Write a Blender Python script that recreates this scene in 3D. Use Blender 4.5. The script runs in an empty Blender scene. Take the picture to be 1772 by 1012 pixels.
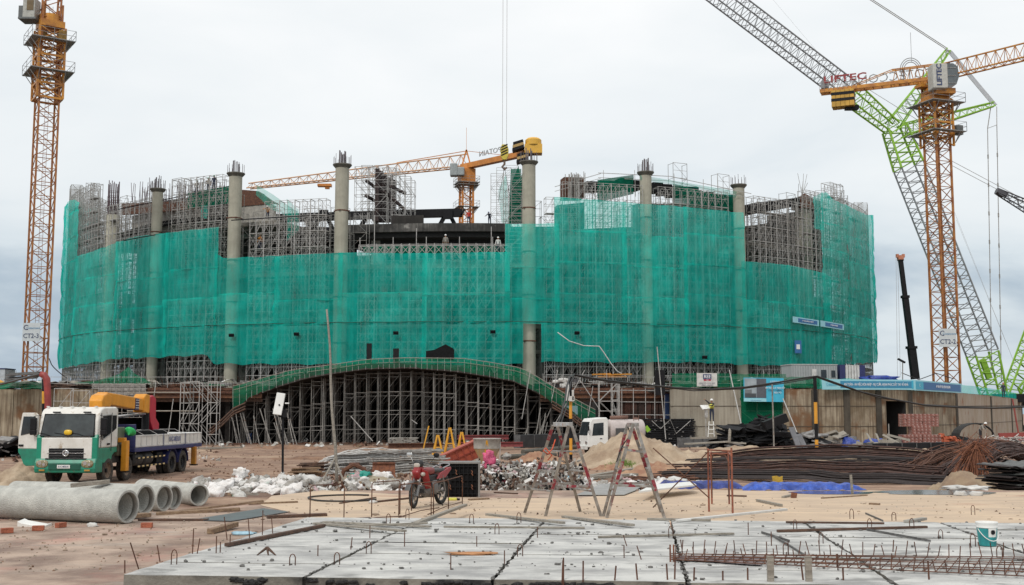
import bpy, math, random
from mathutils import Vector, Matrix, noise
R_ = random.Random(7)
V = Vector
pi = math.pi
S = bpy.context.scene
COL = S.collection
# ------------------------------------------------------------------ camera, world, sun, exposure
F = 1950.0
PIT = math.atan(209 / F)
CZ = 2.7
cam = bpy.data.cameras.new('camera')
camo = bpy.data.objects.new('camera', cam)
COL.objects.link(camo)
cam.sensor_width = 36
cam.lens = 36 * F / 1772
cam.clip_end = 6000
camo.location = (0, 0, CZ)
camo.rotation_euler = (pi / 2 + PIT, 0, 0)
S.camera = camo
S.view_settings.view_transform = 'Standard'
S.view_settings.look = 'None'
S.view_settings.exposure = 0.1
S.view_settings.gamma = 1
S.view_settings.use_curve_mapping = False
S.cycles.transparent_max_bounces = 24
S.cycles.max_bounces = 6
SUN_EL, SUN_AZ = math.radians(46), math.radians(207)   # azimuth clockwise from +Y
W = bpy.data.worlds.new('World')
S.world = W
W.use_nodes = True
nt = W.node_tree
nt.nodes.clear()
N = nt.nodes.new
L = nt.links.new
sky = N('ShaderNodeTexSky')
sky.sky_type = 'NISHITA'
sky.sun_disc = False
sky.sun_elevation = SUN_EL
sky.sun_rotation = SUN_AZ
sky.air_density = 1.5
sky.dust_density = 3
bg1 = N('ShaderNodeBackground')
bg1.inputs[1].default_value = 0.1
L(sky.outputs[0], bg1.inputs[0])
tc = N('ShaderNodeTexCoord')
mp = N('ShaderNodeMapping')
mp.inputs['Scale'].default_value = (1.3, 1.3, 4.2)
L(tc.outputs['Generated'], mp.inputs[0])
n1 = N('ShaderNodeTexNoise')
n1.inputs['Scale'].default_value = 2.6
n1.inputs['Detail'].default_value = 7
n1.inputs['Roughness'].default_value = 0.5
n1.inputs['Distortion'].default_value = 0.25
L(mp.outputs[0], n1.inputs['Vector'])
sep = N('ShaderNodeSeparateXYZ')
L(tc.outputs['Generated'], sep.inputs[0])
# overcast cloud deck: bright white aloft, heavier blue grey banks low over the horizon
el = N('ShaderNodeMath')
el.operation = 'MULTIPLY_ADD'
L(n1.outputs['Fac'], el.inputs[0])
el.inputs[1].default_value = 0.46
L(sep.outputs['Z'], el.inputs[2])
cr = N('ShaderNodeValToRGB')
L(el.outputs[0], cr.inputs[0])
e = cr.color_ramp.elements
e[0].position = 0.17
e[0].color = (0.46, 0.55, 0.63, 1)
e[1].position = 0.66
e[1].color = (0.98, 0.985, 0.985, 1)
for pos, c in ((0.25, (0.34, 0.42, 0.52, 1)), (0.30, (0.44, 0.53, 0.62, 1)), (0.35, (0.68, 0.75, 0.80, 1)), (0.42, (0.79, 0.835, 0.865, 1)), (0.52, (0.87, 0.90, 0.915, 1))):
 q = e.new(pos)
 q.color = c
bg2 = N('ShaderNodeBackground')
bg2.inputs[1].default_value = 1.0
L(cr.outputs[0], bg2.inputs[0])
mxw = N('ShaderNodeMixShader')
mxw.inputs[0].default_value = 0.93
L(bg1.outputs[0], mxw.inputs[1])
L(bg2.outputs[0], mxw.inputs[2])
wo = N('ShaderNodeOutputWorld')
L(mxw.outputs[0], wo.inputs[0])
sl = bpy.data.lights.new('sun', 'SUN')
sl.energy = 1.5
sl.angle = math.radians(10)
sl.color = (1, 0.96, 0.9)
slo = bpy.data.objects.new('sun', sl)
COL.objects.link(slo)
sd = V((math.sin(SUN_AZ) * math.cos(SUN_EL), math.cos(SUN_AZ) * math.cos(SUN_EL), math.sin(SUN_EL)))
slo.rotation_euler = sd.to_track_quat('Z', 'Y').to_euler()
slo.location = sd * 300
# ------------------------------------------------------------------ pixel of the survey photo -> point of the place
def ray(px, py):
 x = (px - 886) / F
 v = (506 - py) / F
 c, s = math.cos(PIT), math.sin(PIT)
 return V((x, c - v * s, s + v * c))
def at(px, py, d):
 r = ray(px, py)
 t = d / r.y
 return V((r.x * t, d, CZ + r.z * t))
def onz(px, py, z):
 r = ray(px, py)
 t = (z - CZ) / r.z
 return V((r.x * t, r.y * t, z))
def interp(tab, x):
 if x <= tab[0][0]:
  return tab[0][1]
 for (a, b), (c, d) in zip(tab, tab[1:]):
  if x <= c:
   return b + (d - b) * (x - a) / (c - a) if c > a else d
 return tab[-1][1]
# ------------------------------------------------------------------ materials
MATS = {}
def mat(key, c=(.5, .5, .5), rough=.7, metal=0., var=.25, scale=3., bump=.0, bscale=None, c2=None, streak=0., spec=None, dark=None, stretch=None, f2=None, lo=.38, hi=.66):
 """procedural surface: two-tone noise, optional vertical streaks, fine relief"""
 if key in MATS:
  return MATS[key]
 m = bpy.data.materials.new(key)
 m.use_nodes = True
 t = m.node_tree
 b = t.nodes['Principled BSDF']
 n = t.nodes.new
 l = t.links.new
 b.inputs['Roughness'].default_value = rough
 b.inputs['Metallic'].default_value = metal
 if spec is not None:
  b.inputs['Specular IOR Level'].default_value = spec
 tc = n('ShaderNodeTexCoord')
 src = tc.outputs['Object']
 if stretch:
  mp = n('ShaderNodeMapping')
  mp.inputs['Scale'].default_value = stretch
  l(src, mp.inputs[0])
  src = mp.outputs[0]
 nz = n('ShaderNodeTexNoise')
 nz.inputs['Scale'].default_value = scale
 nz.inputs['Detail'].default_value = 6
 nz.inputs['Roughness'].default_value = .62
 l(src, nz.inputs['Vector'])
 r = n('ShaderNodeValToRGB')
 r.color_ramp.elements[0].position = lo
 r.color_ramp.elements[1].position = hi
 d = c2 if c2 else tuple(x * (1 - var) for x in c)
 r.color_ramp.elements[0].color = (*d, 1)
 r.color_ramp.elements[1].color = (*c, 1)
 l(nz.outputs['Fac'], r.inputs[0])
 out = r.outputs[0]
 if streak:
  mp = n('ShaderNodeMapping')
  mp.inputs['Scale'].default_value = (2.2, 2.2, .12)
  l(tc.outputs['Object'], mp.inputs[0])
  n2 = n('ShaderNodeTexNoise')
  n2.inputs['Scale'].default_value = 2.4
  n2.inputs['Detail'].default_value = 5
  l(mp.outputs[0], n2.inputs['Vector'])
  r2 = n('ShaderNodeValToRGB')
  r2.color_ramp.elements[0].position = .40
  r2.color_ramp.elements[1].position = .62
  l(n2.outputs['Fac'], r2.inputs[0])
  mx = n('ShaderNodeMix')
  mx.data_type = 'RGBA'
  mx.inputs['B'].default_value = (*(dark or tuple(x * .35 for x in c)), 1)
  mu = n('ShaderNodeMath')
  mu.operation = 'MULTIPLY'
  mu.inputs[1].default_value = streak
  l(r2.outputs[0], mu.inputs[0])
  l(mu.outputs[0], mx.inputs['Factor'])
  l(out, mx.inputs['A'])
  out = mx.outputs['Result']
 if f2:   # (colour, scale, threshold) : a second layer of spots / stains
  n3 = n('ShaderNodeTexNoise')
  n3.inputs['Scale'].default_value = f2[1]
  n3.inputs['Detail'].default_value = 5
  l(src, n3.inputs['Vector'])
  r3 = n('ShaderNodeValToRGB')
  r3.color_ramp.elements[0].position = f2[2]
  r3.color_ramp.elements[1].position = f2[2] + .1
  l(n3.outputs['Fac'], r3.inputs[0])
  mx = n('ShaderNodeMix')
  mx.data_type = 'RGBA'
  mx.inputs['B'].default_value = (*f2[0], 1)
  l(r3.outputs[0], mx.inputs['Factor'])
  l(out, mx.inputs['A'])
  out = mx.outputs['Result']
 l(out, b.inputs['Base Color'])
 if bump:
  n4 = n('ShaderNodeTexNoise')
  n4.inputs['Scale'].default_value = bscale or scale * 5
  n4.inputs['Detail'].default_value = 8
  l(src, n4.inputs['Vector'])
  bp = n('ShaderNodeBump')
  bp.inputs['Strength'].default_value = min(1, bump)
  bp.inputs['Distance'].default_value = .05
  l(n4.outputs['Fac'], bp.inputs['Height'])
  l(bp.outputs[0], b.inputs['Normal'])
 MATS[key] = m
 return m
def netmat(key, c, alpha, seed=0.):
 """knitted debris netting: part see-through, lets light through, denser and thinner patches"""
 if key in MATS:
  return MATS[key]
 m = bpy.data.materials.new(key)
 m.use_nodes = True
 t = m.node_tree
 t.nodes.clear()
 n = t.nodes.new
 l = t.links.new
 o = n('ShaderNodeOutputMaterial')
 tr = n('ShaderNodeBsdfTransparent')
 df = n('ShaderNodeBsdfDiffuse')
 tl = n('ShaderNodeBsdfTranslucent')
 tc = n('ShaderNodeTexCoord')
 mp = n('ShaderNodeMapping')
 mp.inputs['Scale'].default_value = (1, 1, .22)
 mp.inputs['Location'].default_value = (seed, seed * 2, 0)
 l(tc.outputs['Object'], mp.inputs[0])
 nz = n('ShaderNodeTexNoise')
 nz.inputs['Scale'].default_value = .8
 nz.inputs['Detail'].default_value = 8
 nz.inputs['Roughness'].default_value = .65
 l(mp.outputs[0], nz.inputs['Vector'])
 r = n('ShaderNodeValToRGB')
 r.color_ramp.elements[0].position = .35
 r.color_ramp.elements[1].position = .68
 r.color_ramp.elements[0].color = (*[x * .85 for x in c], 1)
 r.color_ramp.elements[1].color = (*[x * 1.15 for x in c], 1)
 l(nz.outputs['Fac'], r.inputs[0])
 l(r.outputs[0], df.inputs[0])
 l(r.outputs[0], tl.inputs[0])
 ad = n('ShaderNodeMixShader')
 ad.inputs[0].default_value = .42
 l(df.outputs[0], ad.inputs[1])
 l(tl.outputs[0], ad.inputs[2])
 ma = n('ShaderNodeMapRange')
 ma.inputs['From Min'].default_value = .3
 ma.inputs['From Max'].default_value = .7
 ma.inputs['To Min'].default_value = alpha - .12
 ma.inputs['To Max'].default_value = min(.98, alpha + .1)
 l(nz.outputs['Fac'], ma.inputs['Value'])
 mx = n('ShaderNodeMixShader')
 l(ma.outputs[0], mx.inputs[0])
 l(tr.outputs[0], mx.inputs[1])
 l(ad.outputs[0], mx.inputs[2])
 l(mx.outputs[0], o.inputs[0])
 MATS[key] = m
 return m
conc = mat('concrete', (.40, .38, .34), .9, var=.35, scale=2, bump=.3, bscale=30)
conc_col = mat('column_concrete', (.40, .385, .31), .85, var=.22, scale=.8, bump=.1, streak=.18, dark=(.22, .21, .17))
conc_wall = mat('stained_wall_concrete', (.40, .34, .25), .92, c2=(.20, .155, .10), scale=.45, bump=.35, bscale=9, streak=.7, dark=(.10, .065, .04), f2=((.17, .09, .045), .5, .54))
conc_pipe = mat('pipe_concrete', (.50, .50, .46), .85, var=.28, scale=4, bump=.5, bscale=38)
slab_m = mat('slab_concrete', (.56, .56, .535), .9, c2=(.31, .31, .305), scale=1.3, bump=.7, bscale=22, f2=((.27, .27, .26), 2.0, .56), stretch=(.7, 1.4, 1), lo=.36, hi=.60)
slab_edge = mat('slab_side_concrete', (.25, .235, .20), .9, var=.4, scale=2, bump=.4, bscale=20, f2=((.02, .02, .02), 1.3, .53))
bitumen = mat('bitumen', (.02, .02, .02), .6, var=.5, scale=8, bump=.8)
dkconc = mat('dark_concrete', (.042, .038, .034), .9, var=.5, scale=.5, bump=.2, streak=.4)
shor = mat('shaded_shoring_steel', (.20, .19, .175), .7, .1, var=.5, scale=5, f2=((.12, .07, .04), 4, .60))  # scaffold steel darkened in its colour for the deep shadow under the arch
white_tk = mat('dusty_white_truck_paint', (.72, .71, .67), .4, c2=(.62, .60, .55), scale=2.5, f2=((.42, .35, .27), 3.2, .62))
teal_tk = mat('dusty_green_truck_paint', (.014, .25, .155), .38, c2=(.02, .17, .11), scale=3, f2=((.12, .15, .10), 4, .62))
steel = mat('galvanised_scaffold_steel', (.46, .45, .43), .6, .1, var=.35, scale=6)
steel_d = mat('weathered_scaffold_steel', (.36, .345, .32), .7, .1, var=.45, scale=5, f2=((.20, .11, .07), 4, .62))
rust = mat('rusty_steel', (.17, .075, .042), .85, .1, c2=(.07, .032, .022), scale=6, bump=.4)
rust_l = mat('light_rust', (.30, .12, .06), .85, .1, c2=(.14, .06, .04), scale=7, bump=.4)
blk = mat('black_form', (.012, .012, .013), .75, var=.5, scale=4, bump=.2, spec=.15, f2=((.075, .07, .065), 3., .68))
blkp = mat('black_painted_steel', (.014, .014, .016), .6, 0, var=.4, scale=4, spec=.2)
wood = mat('weathered_timber', (.30, .21, .13), .85, c2=(.16, .10, .065), scale=4, bump=.4, stretch=(1, 6, 6))
wood_d = mat('wet_dark_timber', (.13, .07, .045), .8, c2=(.06, .035, .025), scale=5, bump=.4)
wood_g = mat('grey_timber', (.36, .33, .28), .85, c2=(.2, .18, .15), scale=5, bump=.4, stretch=(1, 6, 6))
alu = mat('aluminium', (.40, .39, .37), .5, .4, c2=(.20, .18, .16), scale=7, f2=((.20, .03, .035), 3.2, .60))
redp = mat('red_paint_marks', (.22, .022, .035), .6, c2=(.28, .22, .20), scale=9, lo=.42, hi=.5)
yel = mat('yellow_paint', (.72, .36, .03), .5, var=.2, scale=3)
yel_c = mat('crane_yellow', (.60, .27, .03), .45, .1, c2=(.36, .14, .03), scale=1.2, f2=((.22, .08, .03), .9, .60))
org_c = mat('crane_orange', (.66, .25, .05), .5, .1, var=.3, scale=1.2)
rst_c = mat('crane_mast_rust', (.46, .20, .05), .6, .1, c2=(.25, .085, .035), scale=1.0)
grn_c = mat('lime_crane_paint', (.27, .52, .04), .42, .05, var=.25, scale=1)
gry_c = mat('grey_lattice', (.30, .31, .32), .5, .3, var=.3, scale=1)
white = mat('white_paint', (.78, .78, .75), .45, var=.12, scale=2)
dwhite = mat('dirty_white', (.66, .65, .62), .7, var=.3, scale=2)
teal = mat('green_truck_paint', (.012, .26, .16), .35, var=.2, scale=2)
navy = mat('navy_paint', (.03, .035, .13), .5, var=.3, scale=3)
glass = mat('dark_glass', (.035, .045, .05), .08, var=.4, scale=2)
rubber = mat('muddy_tyre', (.085, .068, .052), .9, c2=(.03, .027, .025), scale=9, bump=.6)
rim_m = mat('dusty_rim', (.22, .15, .10), .7, var=.5, scale=8)
chrome = mat('chrome', (.7, .7, .7), .2, .9, var=.1)
lens_y = mat('lamp_lens', (.42, .38, .26), .12, c2=(.12, .09, .03), scale=14)
red = mat('red_paint', (.28, .015, .018), .4, var=.3, scale=5)
redb = mat('red_container', (.42, .09, .05), .6, var=.3, scale=3)
blue_t = mat('blue_tarpaulin', (.03, .07, .38), .45, c2=(.012, .03, .18), scale=3.5, bump=1, bscale=7)
bag_w = mat('white_sack', (.80, .79, .78), .6, c2=(.60, .57, .54), scale=3, bump=.5, bscale=9, f2=((.50, .10, .07), 3.6, .66))
bag_g = mat('grey_sack', (.42, .41, .39), .8, c2=(.25, .23, .2), scale=5, bump=.8, bscale=14)
bag_p = mat('pink_sheet', (.70, .10, .22), .45, var=.4, scale=4, bump=.6)
bag_t = mat('teal_sheet', (.02, .38, .30), .5, var=.4, scale=4, bump=.6)
bag_b = mat('pale_blue_sheet', (.35, .55, .66), .5, var=.3, scale=4, bump=.6)
sand = mat('sand', (.46, .365, .26), .95, c2=(.28, .20, .135), scale=.9, bump=1., bscale=5, f2=((.24, .15, .095), 1.6, .66))
brickm = mat('shrink_wrapped_brick', (.34, .17, .14), .3, c2=(.22, .085, .065), scale=5, bump=1, bscale=12, f2=((.60, .52, .50), 5, .54))  # pale spots put the plastic wrap's highlights into the colour
brick_r = mat('red_brick', (.42, .13, .07), .85, var=.35, scale=9, bump=.4)
net_g = netmat('green_net', (.024, .74, .61), .53)
net_g2 = netmat('green_net_dense', (.016, .58, .48), .60, 3)
net_g3 = netmat('green_net_light', (.045, .80, .68), .46, 7)
net_a = netmat('arch_green_net', (.015, .22, .115), .66, 5)
net_dk = netmat('dark_green_net', (.006, .15, .09), .88, 9)
net_t = netmat('thin_green_net', (.03, .50, .38), .42, 2)
cable_m = mat('black_cable', (.018, .017, .016), .5, var=.3)
cyan = mat('cyan_banner', (.05, .42, .60), .5, var=.1)
cyan_l = mat('pale_cyan_banner', (.30, .62, .70), .5, var=.1)
bblue = mat('blue_banner', (.03, .14, .34), .5, var=.1)
bteal = mat('teal_blue_banner', (.04, .25, .42), .5, var=.1)
txt_w = mat('white_lettering', (.85, .85, .85), .5, var=.02)
txt_n = mat('navy_lettering', (.03, .05, .13), .5, var=.02)
txt_r = mat('red_lettering', (.45, .02, .05), .5, var=.05)
txt_b = mat('blue_lettering', (.12, .30, .50), .6, var=.2)
skin = mat('skin', (.33, .17, .10), .6, var=.1)
cl_or = mat('orange_workwear', (.62, .25, .03), .8, var=.2)
cl_nv = mat('navy_trousers', (.03, .04, .07), .9, var=.2)
cl_rd = mat('red_workwear', (.50, .05, .03), .8, var=.2)
cl_gy = mat('grey_shirt', (.28, .26, .23), .9, var=.2)
cl_yl = mat('yellow_vest', (.62, .60, .10), .8, var=.2)
cl_bk = mat('black_shirt', (.03, .03, .035), .9, var=.2)
grassm = mat('grass_blades', (.16, .24, .04), .8, c2=(.08, .15, .02), scale=8)
waterm = mat('puddle_water', (.12, .10, .07), .12, var=.3)
plastic_g = mat('green_plastic', (.03, .45, .12), .35, var=.1)
pail_t = mat('pail_teal', (.02, .20, .22), .4, c2=(.03, .30, .30), scale=9)
shed = mat('grey_cabin', (.40, .42, .42), .6, var=.15, scale=1)
# ------------------------------------------------------------------ mesh builder
class MB:
 def __init__(s):
  s.v, s.f, s.m = [], [], []
 def add(s, vs, fs, mi=0):
  o = len(s.v)
  s.v.extend(tuple(x) for x in vs)
  s.f.extend(tuple(i + o for i in f) for f in fs)
  s.m.extend([mi] * len(fs))
  return s
 def box(s, c, d, R=None, mi=0):
  c = V(c)
  vs = []
  for z in (-.5, .5):
   for x, y in ((-.5, -.5), (.5, -.5), (.5, .5), (-.5, .5)):
    p = V((x * d[0], y * d[1], z * d[2]))
    vs.append(c + (R @ p if R else p))
  return s.add(vs, [(3, 2, 1, 0), (4, 5, 6, 7), (0, 1, 5, 4), (1, 2, 6, 5), (2, 3, 7, 6), (3, 0, 4, 7)], mi)
 def beam(s, p, q, r, n=4, r2=None, cap=False, mi=0):
  p, q = V(p), V(q)
  a = (q - p)
  if a.length < 1e-6:
   return s
  a.normalize()
  u = a.cross(V((0, 0, 1))) if abs(a.z) < .95 else a.cross(V((0, 1, 0)))
  u.normalize()
  w = a.cross(u)
  r2 = r if r2 is None else r2
  vs = []
  for c, rr in ((p, r), (q, r2)):
   for k in range(n):
    t = 2 * pi * k / n + pi / n
    vs.append(c + (u * math.cos(t) + w * math.sin(t)) * rr)
  fs = [(k, (k + 1) % n, n + (k + 1) % n, n + k) for k in range(n)]
  if cap:
   fs += [tuple(range(n - 1, -1, -1)), tuple(range(n, 2 * n))]
  return s.add(vs, fs, mi)
 def bar(s, p, q, w, h, mi=0, up=(0, 0, 1)):
  """rectangular bar, w across, h along up"""
  p, q = V(p), V(q)
  a = (q - p).normalized()
  u = a.cross(V(up))
  if u.length < 1e-3:
   u = a.cross(V((0, 1, 0)))
  u.normalize()
  t = u.cross(a).normalized()
  vs = []
  for c in (p, q):
   for x, y in ((-.5, -.5), (.5, -.5), (.5, .5), (-.5, .5)):
    vs.append(c + u * (x * w) + t * (y * h))
  return s.add(vs, [(0, 1, 2, 3), (7, 6, 5, 4), (0, 4, 5, 1), (1, 5, 6, 2), (2, 6, 7, 3), (3, 7, 4, 0)], mi)
 def tube(s, pts, r, n=6, mi=0, closed=False):
  pts = [V(p) for p in pts]
  m = len(pts)
  vs = []
  pu = None
  for i, p in enumerate(pts):
   a = (pts[min(i + 1, m - 1)] - pts[max(i - 1, 0)]).normalized()
   if pu is None:
    u = a.cross(V((0, 0, 1))) if abs(a.z) < .9 else a.cross(V((0, 1, 0)))
   else:
    u = pu - a * pu.dot(a)
   u.normalize()
   pu = u
   w = a.cross(u)
   rr = r[i] if isinstance(r, (list, tuple)) else r
   for k in range(n):
    t = 2 * pi * k / n
    vs.append(p + (u * math.cos(t) + w * math.sin(t)) * rr)
  fs = []
  for i in range(m - 1):
   for k in range(n):
    fs.append((i * n + k, i * n + (k + 1) % n, (i + 1) * n + (k + 1) % n, (i + 1) * n + k))
  fs += [tuple(range(n - 1, -1, -1)), tuple((m - 1) * n + k for k in range(n))]
  return s.add(vs, fs, mi)
 def lathe(s, prof, n=24, o=(0, 0, 0), R=None, mi=0):
  o = V(o)
  vs = []
  for r, z in prof:
   for k in range(n):
    t = 2 * pi * k / n
    p = V((r * math.cos(t), r * math.sin(t), z))
    vs.append(o + (R @ p if R else p))
  fs = []
  for i in range(len(prof) - 1):
   for k in range(n):
    fs.append((i * n + k, i * n + (k + 1) % n, (i + 1) * n + (k + 1) % n, (i + 1) * n + k))
  return s.add(vs, fs, mi)
 def grid(s, fn, nu, nv, mi=0):
  vs = [fn(i / nu, j / nv) for j in range(nv + 1) for i in range(nu + 1)]
  fs = [(j * (nu + 1) + i, j * (nu + 1) + i + 1, (j + 1) * (nu + 1) + i + 1, (j + 1) * (nu + 1) + i) for j in range(nv) for i in range(nu)]
  return s.add(vs, fs, mi)
 def prism(s, pts, a, b, axis='y', mi=0):
  """extrude a 2D outline (x,z) along y, or (x,y) along z, or (y,z) along x"""
  def mk(p, t):
   return (p[0], t, p[1]) if axis == 'y' else ((p[0], p[1], t) if axis == 'z' else (t, p[0], p[1]))
  n = len(pts)
  vs = [mk(p, a) for p in pts] + [mk(p, b) for p in pts]
  fs = [tuple(range(n)), tuple(range(2 * n - 1, n - 1, -1))] + [(k, n + k, n + (k + 1) % n, (k + 1) % n) for k in range(n)]
  return s.add(vs, fs, mi)
 def blob(s, c, rad, seed=0, nu=12, nv=8, amp=.3, fr=1.5, flat=None, mi=0):
  c = V(c)
  vs = []
  for j in range(nv + 1):
   ph = pi * j / nv
   for i in range(nu):
    t = 2 * pi * i / nu
    d = V((math.sin(ph) * math.cos(t), math.sin(ph) * math.sin(t), math.cos(ph)))
    k = 1 + amp * noise.noise(d * fr + V((seed * 3.1, seed * 1.7, seed)))
    # boxy sack-like outline
    p = V([math.copysign(abs(x) ** .75, x) * k for x in d])
    p = V((p.x * rad[0], p.y * rad[1], p.z * rad[2]))
    if flat is not None and p.z < flat:
     p.z = flat
    vs.append(c + p)
  fs = [(j * nu + i, j * nu + (i + 1) % nu, (j + 1) * nu + (i + 1) % nu, (j + 1) * nu + i) for j in range(nv) for i in range(nu)]
  return s.add(vs, fs, mi)
 def mesh(s, name, mats, smooth=False):
  me = bpy.data.meshes.new(name)
  me.from_pydata(s.v, [], s.f)
  mats = mats if isinstance(mats, (list, tuple)) else [mats]
  for m in mats:
   me.materials.append(m)
  if len(mats) > 1:
   me.polygons.foreach_set('material_index', s.m)
  if smooth:
   me.polygons.foreach_set('use_smooth', [True] * len(me.polygons))
  me.update()
  return me
 def build(s, name, mats, parent=None, smooth=False, bevel=0, loc=None, rot=None, seg=2):
  return put(name, s.mesh(name, mats, smooth), parent, bevel, loc, rot, seg)
def put(name, me, parent=None, bevel=0, loc=None, rot=None, seg=2, scale=None):
 o = bpy.data.objects.new(name, me)
 COL.objects.link(o)
 if parent:
  o.parent = parent
 if loc is not None:
  o.location = loc
 if rot is not None:
  o.rotation_euler = rot
 if scale is not None:
  o.scale = scale
 if bevel:
  b = o.modifiers.new('bevel', 'BEVEL')
  b.width = bevel
  b.segments = seg
  b.limit_method = 'ANGLE'
 return o
def thing(name, label, cat, loc=(0, 0, 0), rz=0, group=None, rot=None):
 o = bpy.data.objects.new(name, None)
 o.empty_display_size = .3
 COL.objects.link(o)
 o.location = loc
 o.rotation_euler = rot if rot is not None else (0, 0, rz)
 return tag(o, label, cat, group)
def tag(o, label, cat, group=None):
 o['label'] = label
 o['category'] = cat
 if group:
  o['group'] = group
 return o
def stuff(o):
 o['kind'] = 'stuff'
 return o
def struct(o):
 o['kind'] = 'structure'
 return o
def copy_tree(o, parent=None):
 c = o.copy()
 COL.objects.link(c)
 if parent:
  c.parent = parent
 for ch in list(o.children):
  copy_tree(ch, c)
 return c
def text(name, body, size, m, parent=None, loc=(0, 0, 0), rot=(pi / 2, 0, 0), ext=.004, align='CENTER', bold=0., sx=1.):
 cu = bpy.data.curves.new(name, 'FONT')
 cu.body = body
 cu.size = size
 cu.extrude = ext
 cu.offset = bold
 cu.align_x = align
 cu.align_y = 'CENTER'
 cu.resolution_u = 2
 o = bpy.data.objects.new(name, cu)
 COL.objects.link(o)
 dg = bpy.context.evaluated_depsgraph_get()
 me = bpy.data.meshes.new_from_object(o.evaluated_get(dg))
 bpy.data.objects.remove(o)
 me.materials.clear()
 me.materials.append(m)
 return put(name, me, parent, 0, loc, rot, scale=(sx, 1, 1))
def rot3(x=0, y=0, z=0):
 return Matrix.Rotation(z, 3, 'Z') @ Matrix.Rotation(y, 3, 'Y') @ Matrix.Rotation(x, 3, 'X')
def rnd(a, b):
 return R_.uniform(a, b)
def nz3(x, y, z=0.):
 return noise.noise(V((x, y, z)))
# ------------------------------------------------------------------ ground
def gz(x, y):
 """height of the ground: raised fill in front, haul road behind"""
 lf = max(0, min(1, (-x - 4.5) / 3.0))
 y0, y1 = 31 - 9 * lf, 36 - 2 * lf
 t = max(0, min(1, (y - y0) / (y1 - y0)))
 t = t * t * (3 - 2 * t)
 z = .60 * (1 - t)
 z += t * (.10 * nz3(x * .12, y * .12) + .05 * nz3(x * .9, y * .35, 4))
 if y > 33:
  z += t * .09 * nz3(x * .12 + y * 1.1, y * .3, 9) + t * .05 * nz3(x * .4 + y * 2.2, y, 19)
 # the compacted fill left of the slab field
 z += (1 - t) * lf * (.035 * nz3(x * .8, y * .8, 2))
 return z
def soil_mat():
 m = bpy.data.materials.new('site_ground')
 m.use_nodes = True
 t = m.node_tree
 b = t.nodes['Principled BSDF']
 b.inputs['Roughness'].default_value = .95
 n, l = t.nodes.new, t.links.new
 geo = n('ShaderNodeNewGeometry')
 sp = n('ShaderNodeSeparateXYZ')
 l(geo.outputs['Position'], sp.inputs[0])
 def nse(sc, st=(1, 1, 1), det=6, rot=0):
  mp = n('ShaderNodeMapping')
  mp.inputs['Scale'].default_value = st
  mp.inputs['Rotation'].default_value = (0, 0, rot)
  l(geo.outputs['Position'], mp.inputs[0])
  q = n('ShaderNodeTexNoise')
  q.inputs['Scale'].default_value = sc
  q.inputs['Detail'].default_value = det
  q.inputs['Roughness'].default_value = .6
  l(mp.outputs[0], q.inputs['Vector'])
  return q.outputs['Fac']
 def ramp(src, a, ca, b_, cb):
  r = n('ShaderNodeValToRGB')
  r.color_ramp.elements[0].position = a
  r.color_ramp.elements[1].position = b_
  r.color_ramp.elements[0].color = (*ca, 1)
  r.color_ramp.elements[1].color = (*cb, 1)
  l(src, r.inputs[0])
  return r.outputs[0]
 def mix(f, a, c):
  x = n('ShaderNodeMix')
  x.data_type = 'RGBA'
  l(f, x.inputs['Factor'])
  l(a, x.inputs['A'])
  l(c, x.inputs['B'])
  return x.outputs['Result']
 mud = ramp(nse(.5), .35, (.15, .082, .055), .7, (.34, .225, .155))
 rut = ramp(nse(1.6, (.18, 1.6, 1), 7, .35), .42, (0, 0, 0), .62, (1, 1, 1))
 mud2 = ramp(nse(2.2), .3, (.17, .10, .07), .7, (.42, .29, .20))
 mud = mix(rut, mud, mud2)
 trk = ramp(nse(1.1, (.09, 1.3, 1), 5, .22), .54, (0, 0, 0), .60, (.75, .75, .75))
 wetm = ramp(nse(5., det=8), .3, (.085, .048, .034), .7, (.15, .09, .065))
 mud = mix(trk, mud, wetm)
 pal = ramp(nse(.16), .56, (0, 0, 0), .66, (.6, .6, .6))
 palc = ramp(nse(3.), .3, (.38, .28, .19), .7, (.50, .39, .27))
 mud = mix(pal, mud, palc)
 fill = ramp(nse(1.2, det=9), .36, (.20, .14, .11), .62, (.42, .32, .25))
 redst = ramp(nse(.6, (1, .7, 1)), .53, (0, 0, 0), .72, (.55, .55, .55))
 rc = ramp(nse(2.), .3, (.36, .12, .10), .7, (.48, .22, .17))
 fill = mix(redst, fill, rc)
 gr = ramp(nse(.9, (.5, 1.5, 1)), .56, (0, 0, 0), .72, (.6, .6, .6))
 gc = ramp(nse(3.), .3, (.24, .22, .19), .7, (.36, .34, .30))
 fill = mix(gr, fill, gc)
 dk = ramp(nse(.7, (.6, 1.4, 1), 8), .55, (0, 0, 0), .63, (.7, .7, .7))
 dc = ramp(nse(4.), .3, (.17, .115, .085), .7, (.26, .185, .14))
 fill = mix(dk, fill, dc)
 ys = n('ShaderNodeMath')
 ys.operation = 'MULTIPLY_ADD'
 l(nse(.35), ys.inputs[0])
 ys.inputs[1].default_value = 8
 l(sp.outputs['Y'], ys.inputs[2])
 yr = n('ShaderNodeMapRange')
 yr.inputs['From Min'].default_value = 34
 yr.inputs['From Max'].default_value = 38
 l(ys.outputs[0], yr.inputs['Value'])
 c = mix(yr.outputs[0], fill, mud)
 l(c, b.inputs['Base Color'])
 bp = n('ShaderNodeBump')
 bp.inputs['Strength'].default_value = .7
 bp.inputs['Distance'].default_value = .06
 l(nse(4., det=9), bp.inputs['Height'])
 l(bp.outputs[0], b.inputs['Normal'])
 return m
g = MB()
xs, ys = [], []
x = 0
ys = [8 + i * .35 for i in range(80)] + [36 + i * .7 for i in range(92)] + [101, 115, 140, 180, 260, 400, 800, 1600, 3500]
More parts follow.
